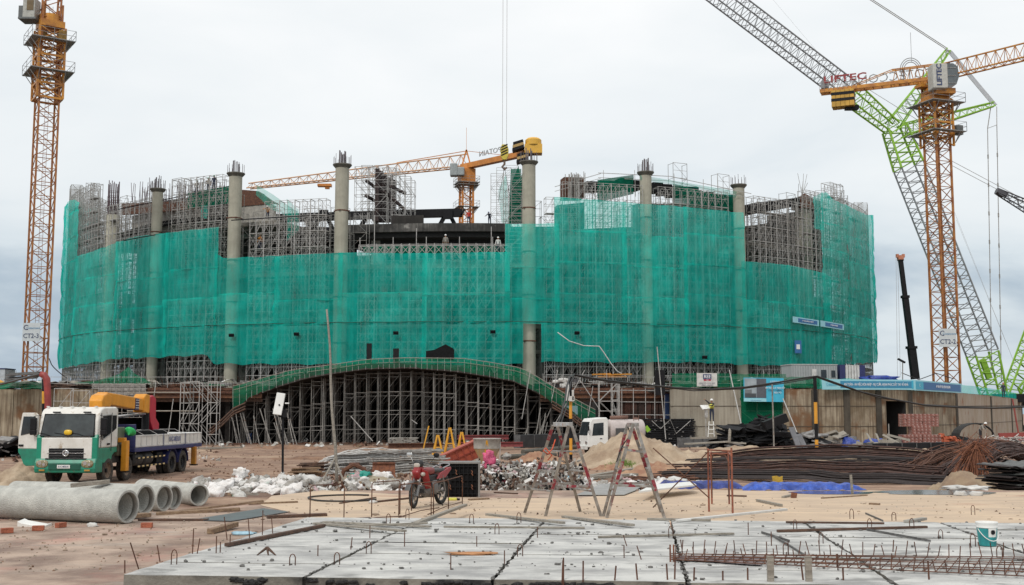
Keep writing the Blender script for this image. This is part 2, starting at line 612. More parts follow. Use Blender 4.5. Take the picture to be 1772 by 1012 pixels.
xs = [-1800, -600, -200, -120, -80, -60] + [-50 + i * .8 for i in range(126)] + [52, 60, 80, 120, 200, 600, 1800]
ys = [-40, -10, 2, 5] + ys
vs = [(x, y, gz(x, y) if y < 99 else 0.) for y in ys for x in xs]
nx = len(xs)
g.add(vs, [(j * nx + i, j * nx + i + 1, (j + 1) * nx + i + 1, (j + 1) * nx + i) for j in range(len(ys) - 1) for i in range(nx - 1)])
struct(g.build('ground', soil_mat(), smooth=True))
# beige plywood-smooth screed deck in front: a sheet lying on the fill
deckm = mat('sandy_screed', (.58, .445, .31), .9, c2=(.44, .34, .25), scale=1.1, bump=.5, bscale=10, f2=((.34, .18, .13), .55, .60), stretch=(.5, 1.4, 1))
d = MB()
e0 = [onz(px, py, .604) for px, py in ((555, 905), (520, 890), (450, 874), (470, 858), (560, 848), (700, 856), (850, 862), (1000, 862), (1140, 846), (1250, 848), (1500, 848), (1640, 852), (1900, 850))]
near = [V((x, 19.6 + .02 * x, .604)) for x in (14, 6, 0)]
cx_ = sum((p.x for p in e0)) / len(e0)
pts = e0 + near
d.add(pts, [tuple(range(len(pts)))])
deck = struct(d.build('screed_deck', deckm))
# puddles
for k, (px, py, w, h) in enumerate(((1440, 852, 1.1, .7), (1620, 852, 1.6, .9), )):
 c = onz(px, py, .612)
 m_ = MB()
 m_.add([c + V((math.cos(t) * w * (1 + .3 * nz3(math.cos(t) * 2, math.sin(t) * 2, k)), math.sin(t) * h * (1 + .3 * nz3(math.sin(t), t, k)), 0)) for t in [2 * pi * i / 24 for i in range(24)]], [tuple(range(24))])
 struct(m_.build('puddle', waterm))
# ------------------------------------------------------------------ precast slab field (foreground)
SA = math.radians(-5.3)
su = V((math.cos(SA), math.sin(SA), 0))
sv = V((-math.sin(SA) + .02, math.cos(SA), 0)).normalized()
O_ = onz(211, 992, .78)
ZT = .78
sp_ = bpy.data.objects.new('slab_field', None)
COL.objects.link(sp_)
struct(sp_)
rows = [0, 1.15, 2.35, 3.65, 5.0, 6.5, 7.6]
cols = [0, 2.25, 4.5, 6.75, 9.1, 11.5, 13.9, 16.3]
for j in range(6):
 for i in range(7):
  a0, a1 = cols[i] + .022, cols[i + 1] - .022
  b0, b1 = rows[j] + .012, rows[j + 1] - .012
  z1 = ZT + rnd(-.008, .008)
  if j == 0:
   b0 = 0
  m_ = MB()
  def sl_(u, v, z1=z1, a0=a0, a1=a1, b0=b0, b1=b1, j=j, i=i):
   p = O_ + su * (a0 + (a1 - a0) * u) + sv * (b0 + (b1 - b0) * v)
   w = .012 * nz3(p.x * 4, p.y * 4)
   if v in (0, 1):
    p = p + sv * w * 2
   if u in (0, 1):
    p = p + su * w * 2
   p.z = z1 + .004 * nz3(p.x * 2, p.y * 2, 3) - (.012 if (u in (0, 1) or v in (0, 1)) else 0)
   return p
  m_.grid(sl_, 24, 12)
  # sides
  nn = len(m_.v)
  idx = [k for k in range(25)] + [25 * r + 24 for r in range(1, 13)] + [25 * 12 + k for k in range(23, -1, -1)] + [25 * r for r in range(11, 0, -1)]
  low = [(m_.v[k][0], m_.v[k][1], .35 if j == 0 else .5) for k in idx]
  o = len(m_.v)
  m_.v.extend(low)
  for k in range(len(idx)):
   k2 = (k + 1) % len(idx)
   m_.f.append((idx[k], o + k, o + k2, idx[k2]))
   m_.m.append(1)
  m_.build('concrete_slab', [slab_m, slab_edge], sp_)
# dark filler packed in the joints and spilled bitumen on the front face
for i in range(1, 7):
 m_ = MB()
 for k in range(60):
  t = k / 60 * rows[-1]
  if nz3(i * 7.1, t * .8) < -.25:
   continue
  p = O_ + su * (cols[i] + rnd(-.03, .03)) + sv * t
  m_.blob((p.x, p.y, ZT + rnd(-.022, .002)), (rnd(.01, .028), rnd(.03, .08), rnd(.006, .015)), k, 7, 4)
 stuff(m_.build('joint_mortar', mat('joint_dirt', (.15, .145, .135), .9, var=.5, scale=9, bump=.6), sp_, smooth=True))
m_ = MB()
for (c0, w, h) in ((3.2, .9, .16), (4.7, .7, .13), (5.6, .3, .1), (9.6, 1.2, .15), (12.2, .8, .14), (1.6, .2, .1), (7.0, .35, .2), (11.2, .5, .12)):
 for k in range(26):
  u = rnd(-1, 1)
  p = O_ + su * (c0 + u * w) + sv * (-.012)
  hh = h * (1 - abs(u)) * rnd(.5, 1.)
  m_.blob((p.x, p.y, ZT - .05 - hh * rnd(.1, 1.2)), (rnd(.02, .07), .01, rnd(.008, .03)), k, 7, 4, 1.)
stuff(m_.build('bitumen_smear', bitumen, sp_, smooth=True))
def onslab(px, py, dz=0.):
 p = onz(px, py, ZT)
 p.z = ZT + dz
 return p
# loose crumbs of mortar on the slabs and on the deck
m_ = MB()
for k in range(1100):
 jr = R_.choice(rows[1:6]) + R_.gauss(0, .13) if R_.random() < .6 else rnd(.1, rows[-1])
 p = O_ + su * rnd(.1, 15.5) + sv * jr
 if nz3(p.x * .5, p.y * 1.1, 5) < -.05 and R_.random() < .75:
  continue
 s = min(.03, abs(R_.gauss(0, .011)) + .004)
 m_.blob((p.x, p.y, ZT + s * .3), (s * rnd(.8, 1.6), s, s * .7), k, 6, 4, .8)
tag(stuff(m_.build('mortar_crumbs', mat('mortar_crumb', (.19, .185, .175), .95, var=.5, scale=20))), 'dark mortar crumbs scattered over the grey slabs', 'rubble')
m_ = MB()
for k in range(520):
 px, py = rnd(0, 1772), rnd(858, 960)
 if py > 900 and px > 560 - (py - 905) * 3.5:
  continue
 p = onz(px, py, .6)
 if p.y > 30:
  continue
 s = abs(R_.gauss(0, .012)) + .006
 m_.blob((p.x, p.y, gz(p.x, p.y) + s * .3), (s * rnd(.8, 2), s, s * .5), k, 6, 4)
tag(stuff(m_.build('pebbles', mat('pebble', (.34, .25, .18), .95, var=.6, scale=8))), 'small stones and chips strewn over the sandy ground', 'stones')
# starter bars and lifting loops standing in the slabs
lm = MB()
pts = [(-.035, 0), (-.035, .13), (-.02, .17), (0, .18), (.02, .17), (.035, .13), (.035, 0)]
lm.tube([(x, 0, z) for x, z in pts], .007, 6)
loop_me = lm.mesh('lifting_loop', rust, True)
for k, (px, py) in enumerate(((301, 976), (506, 978), (583, 976), (816, 905), (898, 905), (638, 957), (1376, 915), (1505, 915), (1578, 915), (1684, 945), (1474, 897), (1684, 890), (1547, 900), (900, 962), (1161, 930), (1360, 960), (1628, 932), (860, 925), (705, 898), (672, 908), (1421, 940), (1730, 965))):
 o = put('lifting_loop', loop_me, sp_, 0, onslab(px, py, -.01), (0, 0, rnd(-.5, .5)), scale=(1, 1, rnd(.8, 1.1)))
bm_ = MB()
bm_.beam((0, 0, 0), (0, 0, .22), .008, 6, cap=True)
bar_me = bm_.mesh('starter_bar', rust)
for k, (px, py, s, tx, ty) in enumerate(((240, 983, 1.8, .5, -.15), (216, 990, .7, .1, 0), (277, 971, 1.0, -.0, -.2), (333, 958, 1.6, 0, .02), (341, 958, 1., 0, .15), (374, 957, 1.1, 0, 0), (381, 956, .7, 0, 0), (393, 933, 1.6, 0, -.15), (432, 930, 1.4, 0, -.1), (454, 925, 1.8, 0, 0), (472, 922, 1.2, 0, -.1), (398, 945, .8, 0, 0), (550, 962, .7, 0, 0), (607, 950, .8, 0, .1), (700, 945, 1., 0, 0), (640, 930, .9, 0, 0), (780, 985, .9, 0, 0), (825, 945, .7, 0, 0), (873, 975, .8, 0, 0), (930, 930, .8, 0, 0), (1080, 965, .8, 0, 0), (1085, 945, .8, 0, -.3), (1110, 968, .9, 0, -.3), (1335, 945, 1.0, 0, 0), (1295, 925, .9, 0, 0), (1450, 985, .9, 0, 0), (1180, 955, .8, 0, .1), (1545, 955, .8, 0, .1))):
 put('starter_bar', bar_me, sp_, 0, onslab(px, py, -.01), (tx, ty, 0), scale=(1, 1, s))
# bars standing up in front of the slab edge
for k, px in enumerate((970, 974, 1007, 1057, 1105, 1155, 1163, 1195, 1247, 1290, 1390, 1455, 1602)):
 p = onz(px, 1000, ZT)
 p.y -= .12
 h = rnd(.16, .42)
 put('starter_bar', bar_me, sp_, 0, (p.x, p.y, ZT - .35), (rnd(-.05, .05), rnd(-.1, .1), 0), scale=(1.3, 1.3, (.35 + h * .6) / .22))
for k, px in enumerate((1326, 1392)):
 p = onz(px, 1000, ZT)
 m_ = MB()
 m_.box((0, 0, 0), (.075, .05, .9))
 o = m_.build('timber_stake', wood_g, None, bevel=.004, loc=(p.x, p.y - .22, ZT - .17), rot=(0, rnd(-.03, .03), 0))
 tag(o, ('left' if k == 0 else 'right') + ' one of two grey timber stakes standing before the slab edge', 'stake', 'timber stakes at the slab edge')
# timber battens, boards and slats lying about on slabs and deck
def plank(px0, py0, px1, py1, w, t, m, label, z=None, name='timber_plank', lift=0., cat='plank', group='loose timber on the deck'):
 zz = ZT if z is None else z
 a = onz(px0, py0, zz)
 b = onz(px1, py1, zz)
 if z is None:
  za = zb = ZT
 else:
  za, zb = max(gz(a.x, a.y), .6 if a.x > -5 else 0), max(gz(b.x, b.y), .6 if b.x > -5 else 0)
 c = (a + b) / 2
 m_ = MB()
 a.z, b.z = za + t / 2 + .003, zb + t / 2 + .003 + lift
 m_.bar(a, b, w, t)
 off = V((c.x, c.y, 0))
 m_.v = [tuple(V(p) - off) for p in m_.v]
 return tag(m_.build(name, m, bevel=min(w, t) * .12, loc=off), label, cat, group)
PL = [
 (843, 892, 975, 910, .09, .04, wood_g, 'pale grey batten lying across the slabs left of the first ladder', None, 0.03),
 (975, 896, 1095, 914, .09, .04, wood_g, 'pale grey batten lying in front of the first stepladder', None, 0.03),
 (768, 913, 1012, 915, .06, .03, wood_g, 'long thin grey batten along a slab joint left of centre', None, 0),
 (1035, 931, 1270, 925, .05, .03, wood_g, 'thin grey batten lying under the second stepladder', None, 0),
 (1172, 903, 1360, 888, .10, .04, dwhite, 'white painted board resting on the slab edge', None, .05),
 (1120, 900, 1230, 902, .07, .04, wood_g, 'short grey board beside the white painted board', None, 0),
 (1345, 921, 1604, 914, .06, .04, wood_d, 'dark wet batten along the joint on the right slabs', None, 0),
 (1360, 905, 1530, 907, .05, .03, wood_d, 'dark batten on the rear right slabs', None, 0),
 (545, 907, 700, 925, .10, .03, wood_g, 'grey board on the rear left slab corner, topmost', None, .04),
 (560, 905, 745, 915, .09, .03, wood_g, 'grey board crossing the rear left slab corner', None, .02),
 (600, 912, 740, 912, .08, .03, wood_g, 'short grey board behind the crossing boards', None, .05),
 (720, 908, 805, 876, .10, .05, wood_g, 'pale batten lying towards the motorbike', None, 0),
 (392, 946, 560, 912, .08, .05, wood_d, 'dark batten along the left slab edge', None, 0),
 (1568, 905, 1600, 900, .1, .05, conc, 'small concrete offcut on the right slabs', None, 0),
 (380, 853, 507, 854, .16, .05, wood_d, 'dark red plank left of the scrap heap', .6, 0),
 (312, 873, 455, 868, .16, .05, wood, 'brown plank beside the pipe mouths, farthest', .6, 0),
 (430, 873, 515, 870, .08, .04, wood, 'thin brown lath end to end with the plank', .6, 0),
 (270, 888, 415, 884, .18, .07, wood, 'thick brown timber beside the pipe mouths', .6, 0),
 (178, 900, 257, 893, .20, .08, wood, 'short yellowish timber at the mouth of the nearest pipe', .6, .02),
 (240, 901, 360, 901, .12, .04, wood_d, 'dark red batten before the nearest pipe', .6, 0),
 (462, 897, 565, 893, .14, .06, wood_d, 'wet dark batten left of the bent rebar frame', .6, 0),
 (363, 924, 408, 914, .12, .09, wood, 'short squared timber block on the sandy fill', .6, .03),
 (588, 872, 650, 862, .05, .03, wood_d, 'thin dark stick behind the bent rebar frame', .6, 0),
 (648, 870, 740, 860, .10, .04, wood_d, 'dark plank left of the motorbike', .6, 0),
 (856, 853, 895, 855, .10, .03, wood_d, 'dark plank right of the black form panel', .6, 0),
 (812, 866, 845, 864, .12, .04, wood, 'brown plank at the foot of the black form panel', .6, 0),
 (1311, 868, 1352, 877, .08, .06, wood_g, 'grey squared timber lying on the beige deck', .6, 0),
 (1422, 863, 1500, 858, .06, .03, wood, 'thin brown lath lying on the beige deck', .6, 0),
 (1355, 862, 1372, 858, .08, .05, wood_g, 'small grey block beside the rusty plate', .6, 0),
 (1505, 873, 1522, 874, .10, .04, wood, 'small brown block on the beige deck', .6, 0),
 (1258, 859, 1292, 860, .06, .04, wood_d, 'short dark lath by the red scaffold frame', .6, 0),
]
for i, p in enumerate(PL):
 plank(p[0], p[1], p[2], p[3], p[4], p[5], p[6], p[7], p[8], lift=p[9])
# thin steel laths edging the slab joints
for (a, b) in (((1500, 918), (1610, 938)), ((1318, 923), (1366, 938)), ((1498, 890), (1528, 903)), ((1340, 930), (1395, 965))):
 p, q = onslab(*a, .02), onslab(*b, .02)
 m_ = MB()
 m_.bar(p, q, .018, .032)
 m_.build('joint_form', mat('form_steel', (.16, .155, .15), .6, .3, var=.5, scale=9, bump=.4), sp_)
# rusty steel plate standing on the deck
m_ = MB()
m_.box((0, 0, .07), (.16, .02, .14), rot3(.1, .15, .3))
tag(m_.build('steel_plate', rust_l, loc=onz(1374, 862, .6)), 'small rusty steel plate standing on the beige deck', 'plate')
# bricks on the left fill
for k, (px, py, r, lab) in enumerate(((66, 918, .2, 'broken red brick lying before the white plastic profile'), (105, 913, 1.2, 'half red brick standing on end on the fill'), (254, 914, .05, 'single red brick on the fill before the nearest pipe'), (12, 922, .6, 'red brick at the left edge of the photo'))):
 p = onz(px, py, .6)
 p.z = gz(p.x, p.y)
 m_ = MB()
 m_.box((0, 0, .045), (.20, .10, .09))
 tag(m_.build('brick', brick_r, bevel=.006, loc=p, rot=(0, 0, r)), lab, 'brick', 'bricks on the fill')
# long bent flat sheets on the ground
m_ = MB()
a, b, c, d4 = onz(330, 900, .61), onz(455, 880, .61), onz(500, 886, .61), onz(400, 902, .61)
for p in (a, b, c, d4):
 p.z = gz(p.x, p.y) + .02
m_.add([a, b, c, d4] + [p - V((0, 0, .012)) for p in (a, b, c, d4)], [(3, 2, 1, 0), (0, 1, 5, 4), (3, 0, 4, 7), (2, 3, 7, 6), (1, 2, 6, 5)])
tag(m_.build('steel_sheet', mat('dark_sheet', (.10, .11, .12), .35, .3, var=.3, scale=3)), 'dark wet sheet lying flat left of the slabs', 'sheet')
m_ = MB()
pts = [onz(*q, .62) for q in ((998, 857), (1040, 838), (1120, 836), (1098, 850), (1080, 857))]
m_.add(pts + [p - V((0, 0, .015)) for p in pts], [tuple(range(5)), (0, 5, 6, 1), (1, 6, 7, 2), (2, 7, 8, 3), (3, 8, 9, 4), (4, 9, 5, 0)])
tag(m_.build('board_sheet', mat('grey_board', (.33, .33, .32), .7, var=.3, scale=3), loc=(0, 0, .02)), 'rounded grey board lying between the two stepladders', 'board')
# hose ring lying on the deck
m_ = MB()
c = onz(600, 862, .62)
m_.tube([c + V((.95 * math.cos(t) * (1 + .08 * math.sin(3 * t)), 1.05 * math.sin(t), .01)) for t in [pi * .35 + i * 1.5 * pi / 24 for i in range(25)]], .022, 6)
tag(m_.build('hose', cable_m, smooth=True), 'black hose curled on the deck left of the motorbike', 'hose')
# two U-shaped rebar chairs standing in front of the motorbike and others
def chair_u(pa, pb, h, label, z=.6, r=.011, m=rust):
 a, b = onz(*pa, z), onz(*pb, z)
 m_ = MB()
 o = a.copy()
 a, b = a - o, b - o
 d = (b - a)
 c = d.normalized() * .05
 m_.tube([a, a + V((0, 0, h - .06)), a + c * .4 + V((0, 0, h - .015)), a + c + V((0, 0, h)), b - c + V((0, 0, h)), b - c * .4 + V((0, 0, h - .015)), b + V((0, 0, h - .06)), b], r, 6)
 tag(m_.build('bent_rebar', rust, smooth=True, loc=o), label, 'rebar', 'bent rebar chairs standing on the deck')
chair_u((536, 908), (595, 905), .74, 'largest bent rebar chair standing left of the motorbike')
chair_u((643, 895), (692, 890), .70, 'bent rebar chair with square top just left of the motorbike')
chair_u((712, 884), (746, 893), .60, 'low bent rebar chair in front of the motorbike wheel')
chair_u((690, 893), (776, 883), .64, 'wide bent rebar chair before the motorbike')
chair_u((750, 893), (800, 873), .66, 'tall bent rebar chair before the black form panel')
for (a, b) in (((560, 905), (640, 895)), ((690, 895), (760, 878)), ((740, 890), (800, 868)), ((600, 903), (700, 893))):
 m_ = MB()
 p, q = onz(*a, .62), onz(*b, .62)
 m_.tube([p, (p + q) / 2 + V((0, 0, .03)), q], .01, 5)
 tag(m_.build('rebar_rod', rust, smooth=True), 'thin rusty rod lying among the bent rebar chairs', 'rebar', 'rods among the rebar chairs')
# rebar mat lying on the right slabs
rm = thing('rebar_mat', 'rusty rebar cage lying across the right-hand slabs', 'rebar cage')
A0, A1 = onslab(1160, 972, .03), onslab(1790, 1002, .03)
B0, B1 = onslab(1160, 962, .03), onslab(1790, 968, .03)
m_ = MB()
for k in range(7):
 t = k / 6
 m_.beam(A0.lerp(B0, t) + V((0, 0, .012 * (k % 2))), A1.lerp(B1, t) + V((0, 0, .012 * (k % 2))), .007, 5)
m_.build('longitudinal_bars', rust, rm)
for k in range(34):
 t = (k + .5) / 34
 m_ = MB()
 p, q = A0.lerp(A1, t), B0.lerp(B1, t)
 q2 = B0.lerp(B1, min(1, t + .02))
 h = rnd(.13, .2)
 m_.tube([p + V((rnd(-.04, .04), 0, h)), p, q2, q2 + V((rnd(-.05, .05), 0, h * rnd(.9, 1.2)))], .007, 5)
 m_.build('stirrup', rust, rm)
m_ = MB()
m_.add([A0.lerp(B0, .3), A0.lerp(A1, .27), B0.lerp(B1, .27), B0.lerp(B1, .02)], [(0, 1, 2, 3)])
m_.v = [(x, y, ZT + .012) for x, y, z in m_.v]
m_.build('membrane_strip', mat('mauve_strip', (.24, .19, .19), .7, var=.4, scale=5), rm)
chn = MB()
for px in (1160, 1166):
 p = onslab(px, 972)
 chn.bar(p, p + V((0, 0, .22)), .02, .02)
chn.build('end_plate', rust_l, rm)
# plastic pail with handle
pt = thing('plastic_pail', 'used teal and white paint pail standing on the right slabs', 'bucket', onslab(1709, 944), .2)
m_ = MB()
m_.lathe([(0.001, .002), (.115, .0), (.12, .01), (.142, .26)], 32)
m_.build('pail_wall', pail_t, pt, smooth=True)
m_ = MB()
m_.lathe([(.142, .26), (.15, .26), (.15, .275), (.146, .28), (.150, .30), (.150, .32), (.154, .33), (.154, .345), (.144, .345), (.138, .27), (.12, .08), (0.001, .07)], 32)
m_.build('pail_rim', white, pt, smooth=True)
m_ = MB()
m_.tube([(.148 * math.cos(t), -.15 * abs(math.sin(t)) - .003, .25 - .17 * math.sin(t)) for t in [pi * i / 14 for i in range(15)]], .006, 6)
m_.build('handle', white, pt, smooth=True)
m_ = MB()
m_.grid(lambda u, v: V(((.138 + .02 * (v - .5) + .002) * math.sin((u - .5) * .9), -(.138 + .02 * (v - .5) + .002) * math.cos((u - .5) * .9), .13 + v * .13)), 10, 2)
m_.build('paper_label', white, pt)
m_ = MB()
m_.lathe([(0.001, 0), (.035, 0)], 20, (0, -.146, .205), rot3(pi / 2))
m_.build('round_mark', blkp, pt)
# rag, slipper-like scraps, splayed stick
m_ = MB()
m_.blob((0, 0, .02), (.22, .12, .035), 4, 14, 8, .6, 3)
tag(m_.build('crumpled_sheet', bag_b, smooth=True, loc=onz(422, 925, .6)), 'crumpled pale blue plastic scrap on the fill by the slab corner', 'litter')
m_ = MB()
m_.blob((0, 0, .01), (.3, .09, .02), 9, 16, 8, .8, 4)
tag(m_.build('orange_rag', mat('orange_rag', (.50, .25, .12), .9), smooth=True, loc=onslab(816, 959)), 'flattened orange rag lying on a front slab', 'rag')
m_ = MB()
for a in (-.9, .2, 1.0):
 m_.tube([(0, 0, .1), (math.sin(a) * .08, -.03, .05), (math.sin(a) * .16, -.06, 0)], [.02, .016, .008], 6)
tag(m_.build('splayed_stick', wood_d, smooth=True, loc=onslab(462, 960)), 'splayed dark root-like stub standing on the second slab', 'stick')
m_ = MB()
m_.blob((0, 0, .03), (.12, .06, .04), 3, 10, 6, .4)
m_.blob((.12, .02, .025), (.06, .05, .03), 5, 10, 6, .4, mi=1)
tag(m_.build('work_gloves', [cl_yl, blkp], smooth=True, loc=onz(783, 866, .6)), 'yellow and black gloves dropped by the black form panel', 'gloves')
for (px, py, s, lab) in ((160, 911, .13, 'crumpled white paper before the nearest pipe'), (183, 899, .16, 'pale plastic wrapper at the nearest pipe mouth'), (645, 871, .12, 'small heap of white plaster left of the motorbike'), (1662, 858, .2, 'white foam lump in the puddle, left one'), (1690, 858, .2, 'white foam lump in the puddle, right one')):
 p = onz(px, py, .6)
 p.z = gz(p.x, p.y)
 m_ = MB()
 m_.blob((0, 0, s * .25), (s * .8, s * .5, s * .35), px, 10, 7, .5, 2.2)
 tag(m_.build('scrap', dwhite, smooth=True, loc=p), lab, 'litter')
m_ = MB()
m_.prism([(-.28, 0), (.28, 0), (.28, .06), (.2, .035), (-.2, .07), (-.28, .1)], -.12, .12)
p = onz(60, 909, .6)
tag(m_.build('plastic_profile', white, bevel=.004, loc=(p.x, p.y, gz(p.x, p.y)), rot=(.15, .06, -.15)), 'white plastic trough lying before the nearest pipe', 'trough')
m_ = MB()
m_.box((0, 0, .11), (.22, .03, .2), rot3(.3, .5, .4))
p = onz(36, 896, .6)
tag(m_.build('steel_offcut', rust_l, loc=(p.x, p.y, gz(p.x, p.y))), 'rusty plate leaning on the nearest pipe', 'plate')
# ------------------------------------------------------------------ concrete pipes
def pipe(px, pyc, dpx, d, length, label, rz, od=.64):
 p = at(px, pyc, d)
 z = gz(p.x, p.y) + od / 2
 t = thing('concrete_pipe', label, 'pipe', (p.x, p.y, z), rz, 'concrete pipes laid side by side')
 ro, ri = od / 2, od / 2 * .80
 R = rot3(0, -pi / 2, 0)
 m_ = MB()
 prof = [(ri * 1.0, length), (ri, .12), (ri * 1.06, .10), (ri * 1.06, .0), (ro * .97, 0.0), (ro * 1.0, .012), (ro, length * .5), (ro, length), (ri, length)]
 m_.lathe(prof[::-1], 40, (0, 0, 0), R)
 m_.build('pipe_shell', conc_pipe, t, smooth=False)
 for q in t.children:
  for f in q.data.polygons:
   f.use_smooth = True
  q.modifiers.new('e', 'EDGE_SPLIT').split_angle = math.radians(40)
 m_ = MB()
 m_.lathe([(ri * 1.065, .02), (ri * 1.0, .11), (ri * .99, .11), (ri * 1.05, .02)], 40, (0, 0, 0), R)
 m_.build('spigot_lining', conc, t, smooth=True)
 return t
pp = pipe(222, 871, 57, 21.9, 3.6, 'nearest and largest looking concrete pipe, plain grey', -.39)
pipe(252, 865, 51, 24.5, 3.6, 'second concrete pipe from the front, with a wood block lying on it', -.37)
pipe(285, 860, 45, 27.7, 3.6, 'third concrete pipe from the front, tucked behind the second', -.38)
pipe(302, 856, 41, 30.2, 3.6, 'fourth concrete pipe, mostly hidden behind the third', -.4)
pipe(345, 850, 37, 33.5, 3.6, 'farthest concrete pipe, its open mouth nearest the white sacks', -.8)
m_ = MB()
m_.bar((-.38, -.1, 0), (.38, .12, .07), .13, .09)
q = at(156, 838, 24.6)
tag(m_.build('wood_block', wood_g, bevel=.01, loc=(q.x, q.y, 1.16)), 'grey squared timber lying on top of the second pipe', 'timber')
# ------------------------------------------------------------------ the terminal under construction (curved facade)
EC, EA, EB = V((-6, 165, 0)), 57.0, 45.0
def ept(th, off=0.):
 """point on the facade curve; th = pi at the left end, 0 at the right"""
 return V((EC.x + (EA + off) * math.cos(th), EC.y - (EB + off) * math.sin(th), 0))
def fth(px, off=0., py=480):
 r = ray(px, py)
 m = r.x / r.y
 a, b = EA + off, EB + off
 # x = m y ; ((m y - cx)/a)^2 + ((y-cy)/b)^2 = 1
 A = m * m / a ** 2 + 1 / b ** 2
 B = -2 * (m * EC.x / a ** 2 + EC.y / b ** 2)
 C = EC.x ** 2 / a ** 2 + EC.y ** 2 / b ** 2 - 1
 D = max(0, B * B - 4 * A * C)
 y = (-B - math.sqrt(D)) / (2 * A)
 x = m * y
 return math.atan2(-(y - EC.y) / b, (x - EC.x) / a)
def fz(px, py, off=0.):
 p = ept(fth(px, off), off)
 return at(px, py, p.y).z
def px_of(p):
 c, s = math.cos(PIT), math.sin(PIT)
 fy = p.y * c + (p.z - CZ) * s
 return 886 + F * p.x / fy
POD = 5.1      # podium top
CPX = [188, 265, 401, 588, 916, 1121, 1284, 1393]
ZN = ['left of the leftmost column stump', 'between stump and second column', 'between second and third columns', 'between third and fourth columns', 'between fourth and fifth columns', 'between fifth and sixth columns', 'between sixth and seventh columns', 'between seventh column and square pillar', 'right of the square pillar']
cnt = {}
def ordn(k):
 cnt[k] = n = cnt.get(k, 0) + 1
 return str(n) + ('th' if 10 < n < 14 else {1: 'st', 2: 'nd', 3: 'rd'}.get(n % 10, 'th'))
def zone(px):
 return sum(px > c for c in CPX)
# top of scaffolding as seen from the road
TOPY = [(100, 362), (108, 330), (150, 322), (160, 358), (200, 352), (240, 340), (262, 330), (300, 322), (340, 312), (396, 306), (398, 372), (450, 362), (470, 352), (540, 345), (630, 345), (633, 424), (876, 424), (878, 300), (900, 300), (903, 352), (958, 352), (962, 335), (1000, 322), (1080, 312), (1200, 318), (1283, 335), (1288, 352), (1340, 345), (1420, 340), (1424, 322), (1460, 330), (1505, 360)]
LH = 1.75
WL = 1.85
def lift_mesh(name, w, dpt, h, r, m, brace=True, seed=0):
 q = MB()
 rr = random.Random(seed)
 for x in (-w / 2, 0, w / 2):
  for y in (0, dpt):
   q.beam((x, y, 0), (x, y, h), r)
  q.beam((x, 0, h * .97), (x, dpt, h * .97), r * .9)
  q.beam((x, 0, h * .6), (x, dpt, h * .6), r * .8, 3)
 q.beam((-w / 2, 0, h * .98), (w / 2, 0, h * .98), r * .9)
 q.beam((-w / 2, dpt, h * .98), (w / 2, dpt, h * .98), r * .9)
 if brace:
  for y in (0, dpt):
   q.beam((-w / 2, y, h * .5), (w / 2, y, h * .5), r * .6, 3)
   for x in (-w / 2, 0):
    q.beam((x, y, .1), (x + w / 2, y, h - .1), r * .5, 3)
    if (seed + (x == 0)) % 2:
     q.beam((x, y, h - .1), (x + w / 2, y, .1), r * .5, 3)
 if seed % 3 == 1:
  q.bar((-w / 2, dpt / 2, h * .99), (w / 2, dpt / 2, h * .99), dpt * .6, .05)
 return q.mesh(name, m)
lifts = [lift_mesh('scaffold_frame', WL * .97, 1.2, LH, .034, steel, True, k) for k in range(2)]
lifts.append(lift_mesh('scaffold_frame', WL * .97, 1.2, LH, .034, steel_d, True, 5))
top_l = lift_mesh('scaffold_frame', WL * .97, 1.2, LH, .03, steel, False, 0)
# arc-length march from left to right
ths = []
th = pi + .12
while th > -.12:
 ths.append(th)
 ds = math.hypot(EA * math.sin(th), EB * math.cos(th))
 th -= WL / ds
lab_inner = {}
for k, th in enumerate(ths):
 for ring, off in ((0, 0.0), (1, -2.6), (2, -5.4)):
  if ring == 2 and (k % 2):
   continue
  if ring == 0 and any(abs(px_of(ept(th, off) + V((0, 0, 15))) - c) < 17 for c in CPX[1:7]):
   continue
  p = ept(th, off)
  p2 = ept(th - .01, off)
  px = px_of(V((p.x, p.y, 15)))
  if th > pi or th < 0:
   px = 103 if th > 1 else 1504
  zt = at(px, interp(TOPY, px), p.y).z
  if ring == 0:
   pass
  else:
   zt -= rnd(.0, 3.5) * (1 if ring == 1 else 1.2)
   if R_.random() < .25:
    zt += rnd(0, 2)
  n = max(2, int(round((zt - POD) / LH)))
  rz = math.atan2(p2.y - p.y, p2.x - p.x)
  if ring == 0:
   z = zone(px)
   t = thing('scaffold_tower', 'front row facade scaffold tower, ' + ordn((0, z)) + ' from the left ' + ZN[z], 'scaffold', (p.x, p.y, POD), rz, 'facade scaffold ' + ZN[z])
   for i in range(n):
    me = lifts[R_.choice((0, 0, 1, 2))] if i < n - 1 else R_.choice((top_l, lifts[0]))
    put('scaffold_frame', me, t, loc=(0, 0, i * LH))
  else:
   z = zone(px)
   key = (n, ring)
   if key not in lab_inner:
    q = MB()
    for i in range(n):
     h = i * LH
     for x in (-WL / 2, WL / 2):
      for y in (0, 1.1):
       q.beam((x, y, h), (x, y, h + LH), .03)
      q.beam((x, 0, h + LH * .97), (x, 1.1, h + LH * .97), .025, 3)
     q.beam((-WL / 2, 0, h + LH), (WL / 2, 0, h + LH), .028)
     q.beam((-WL / 2, 0, h + LH * .5), (WL / 2, 0, h + LH * .5), .022, 3)
     s_ = 1 if i % 2 else -1
     q.beam((-s_ * WL / 2, 0, h), (s_ * WL / 2, 0, h + LH), .02, 3)
    lab_inner[key] = q.mesh('scaffold_tower', steel_d)
   o = put('scaffold_tower', lab_inner[key], None, loc=(p.x, p.y, POD), rot=(0, 0, rz))
   tag(o, ('second' if ring == 1 else 'third') + ' row facade scaffold tower, ' + ordn((ring, z)) + ' from the left ' + ZN[z], 'scaffold', 'inner scaffold row %d ' % (ring + 1) + ZN[z])
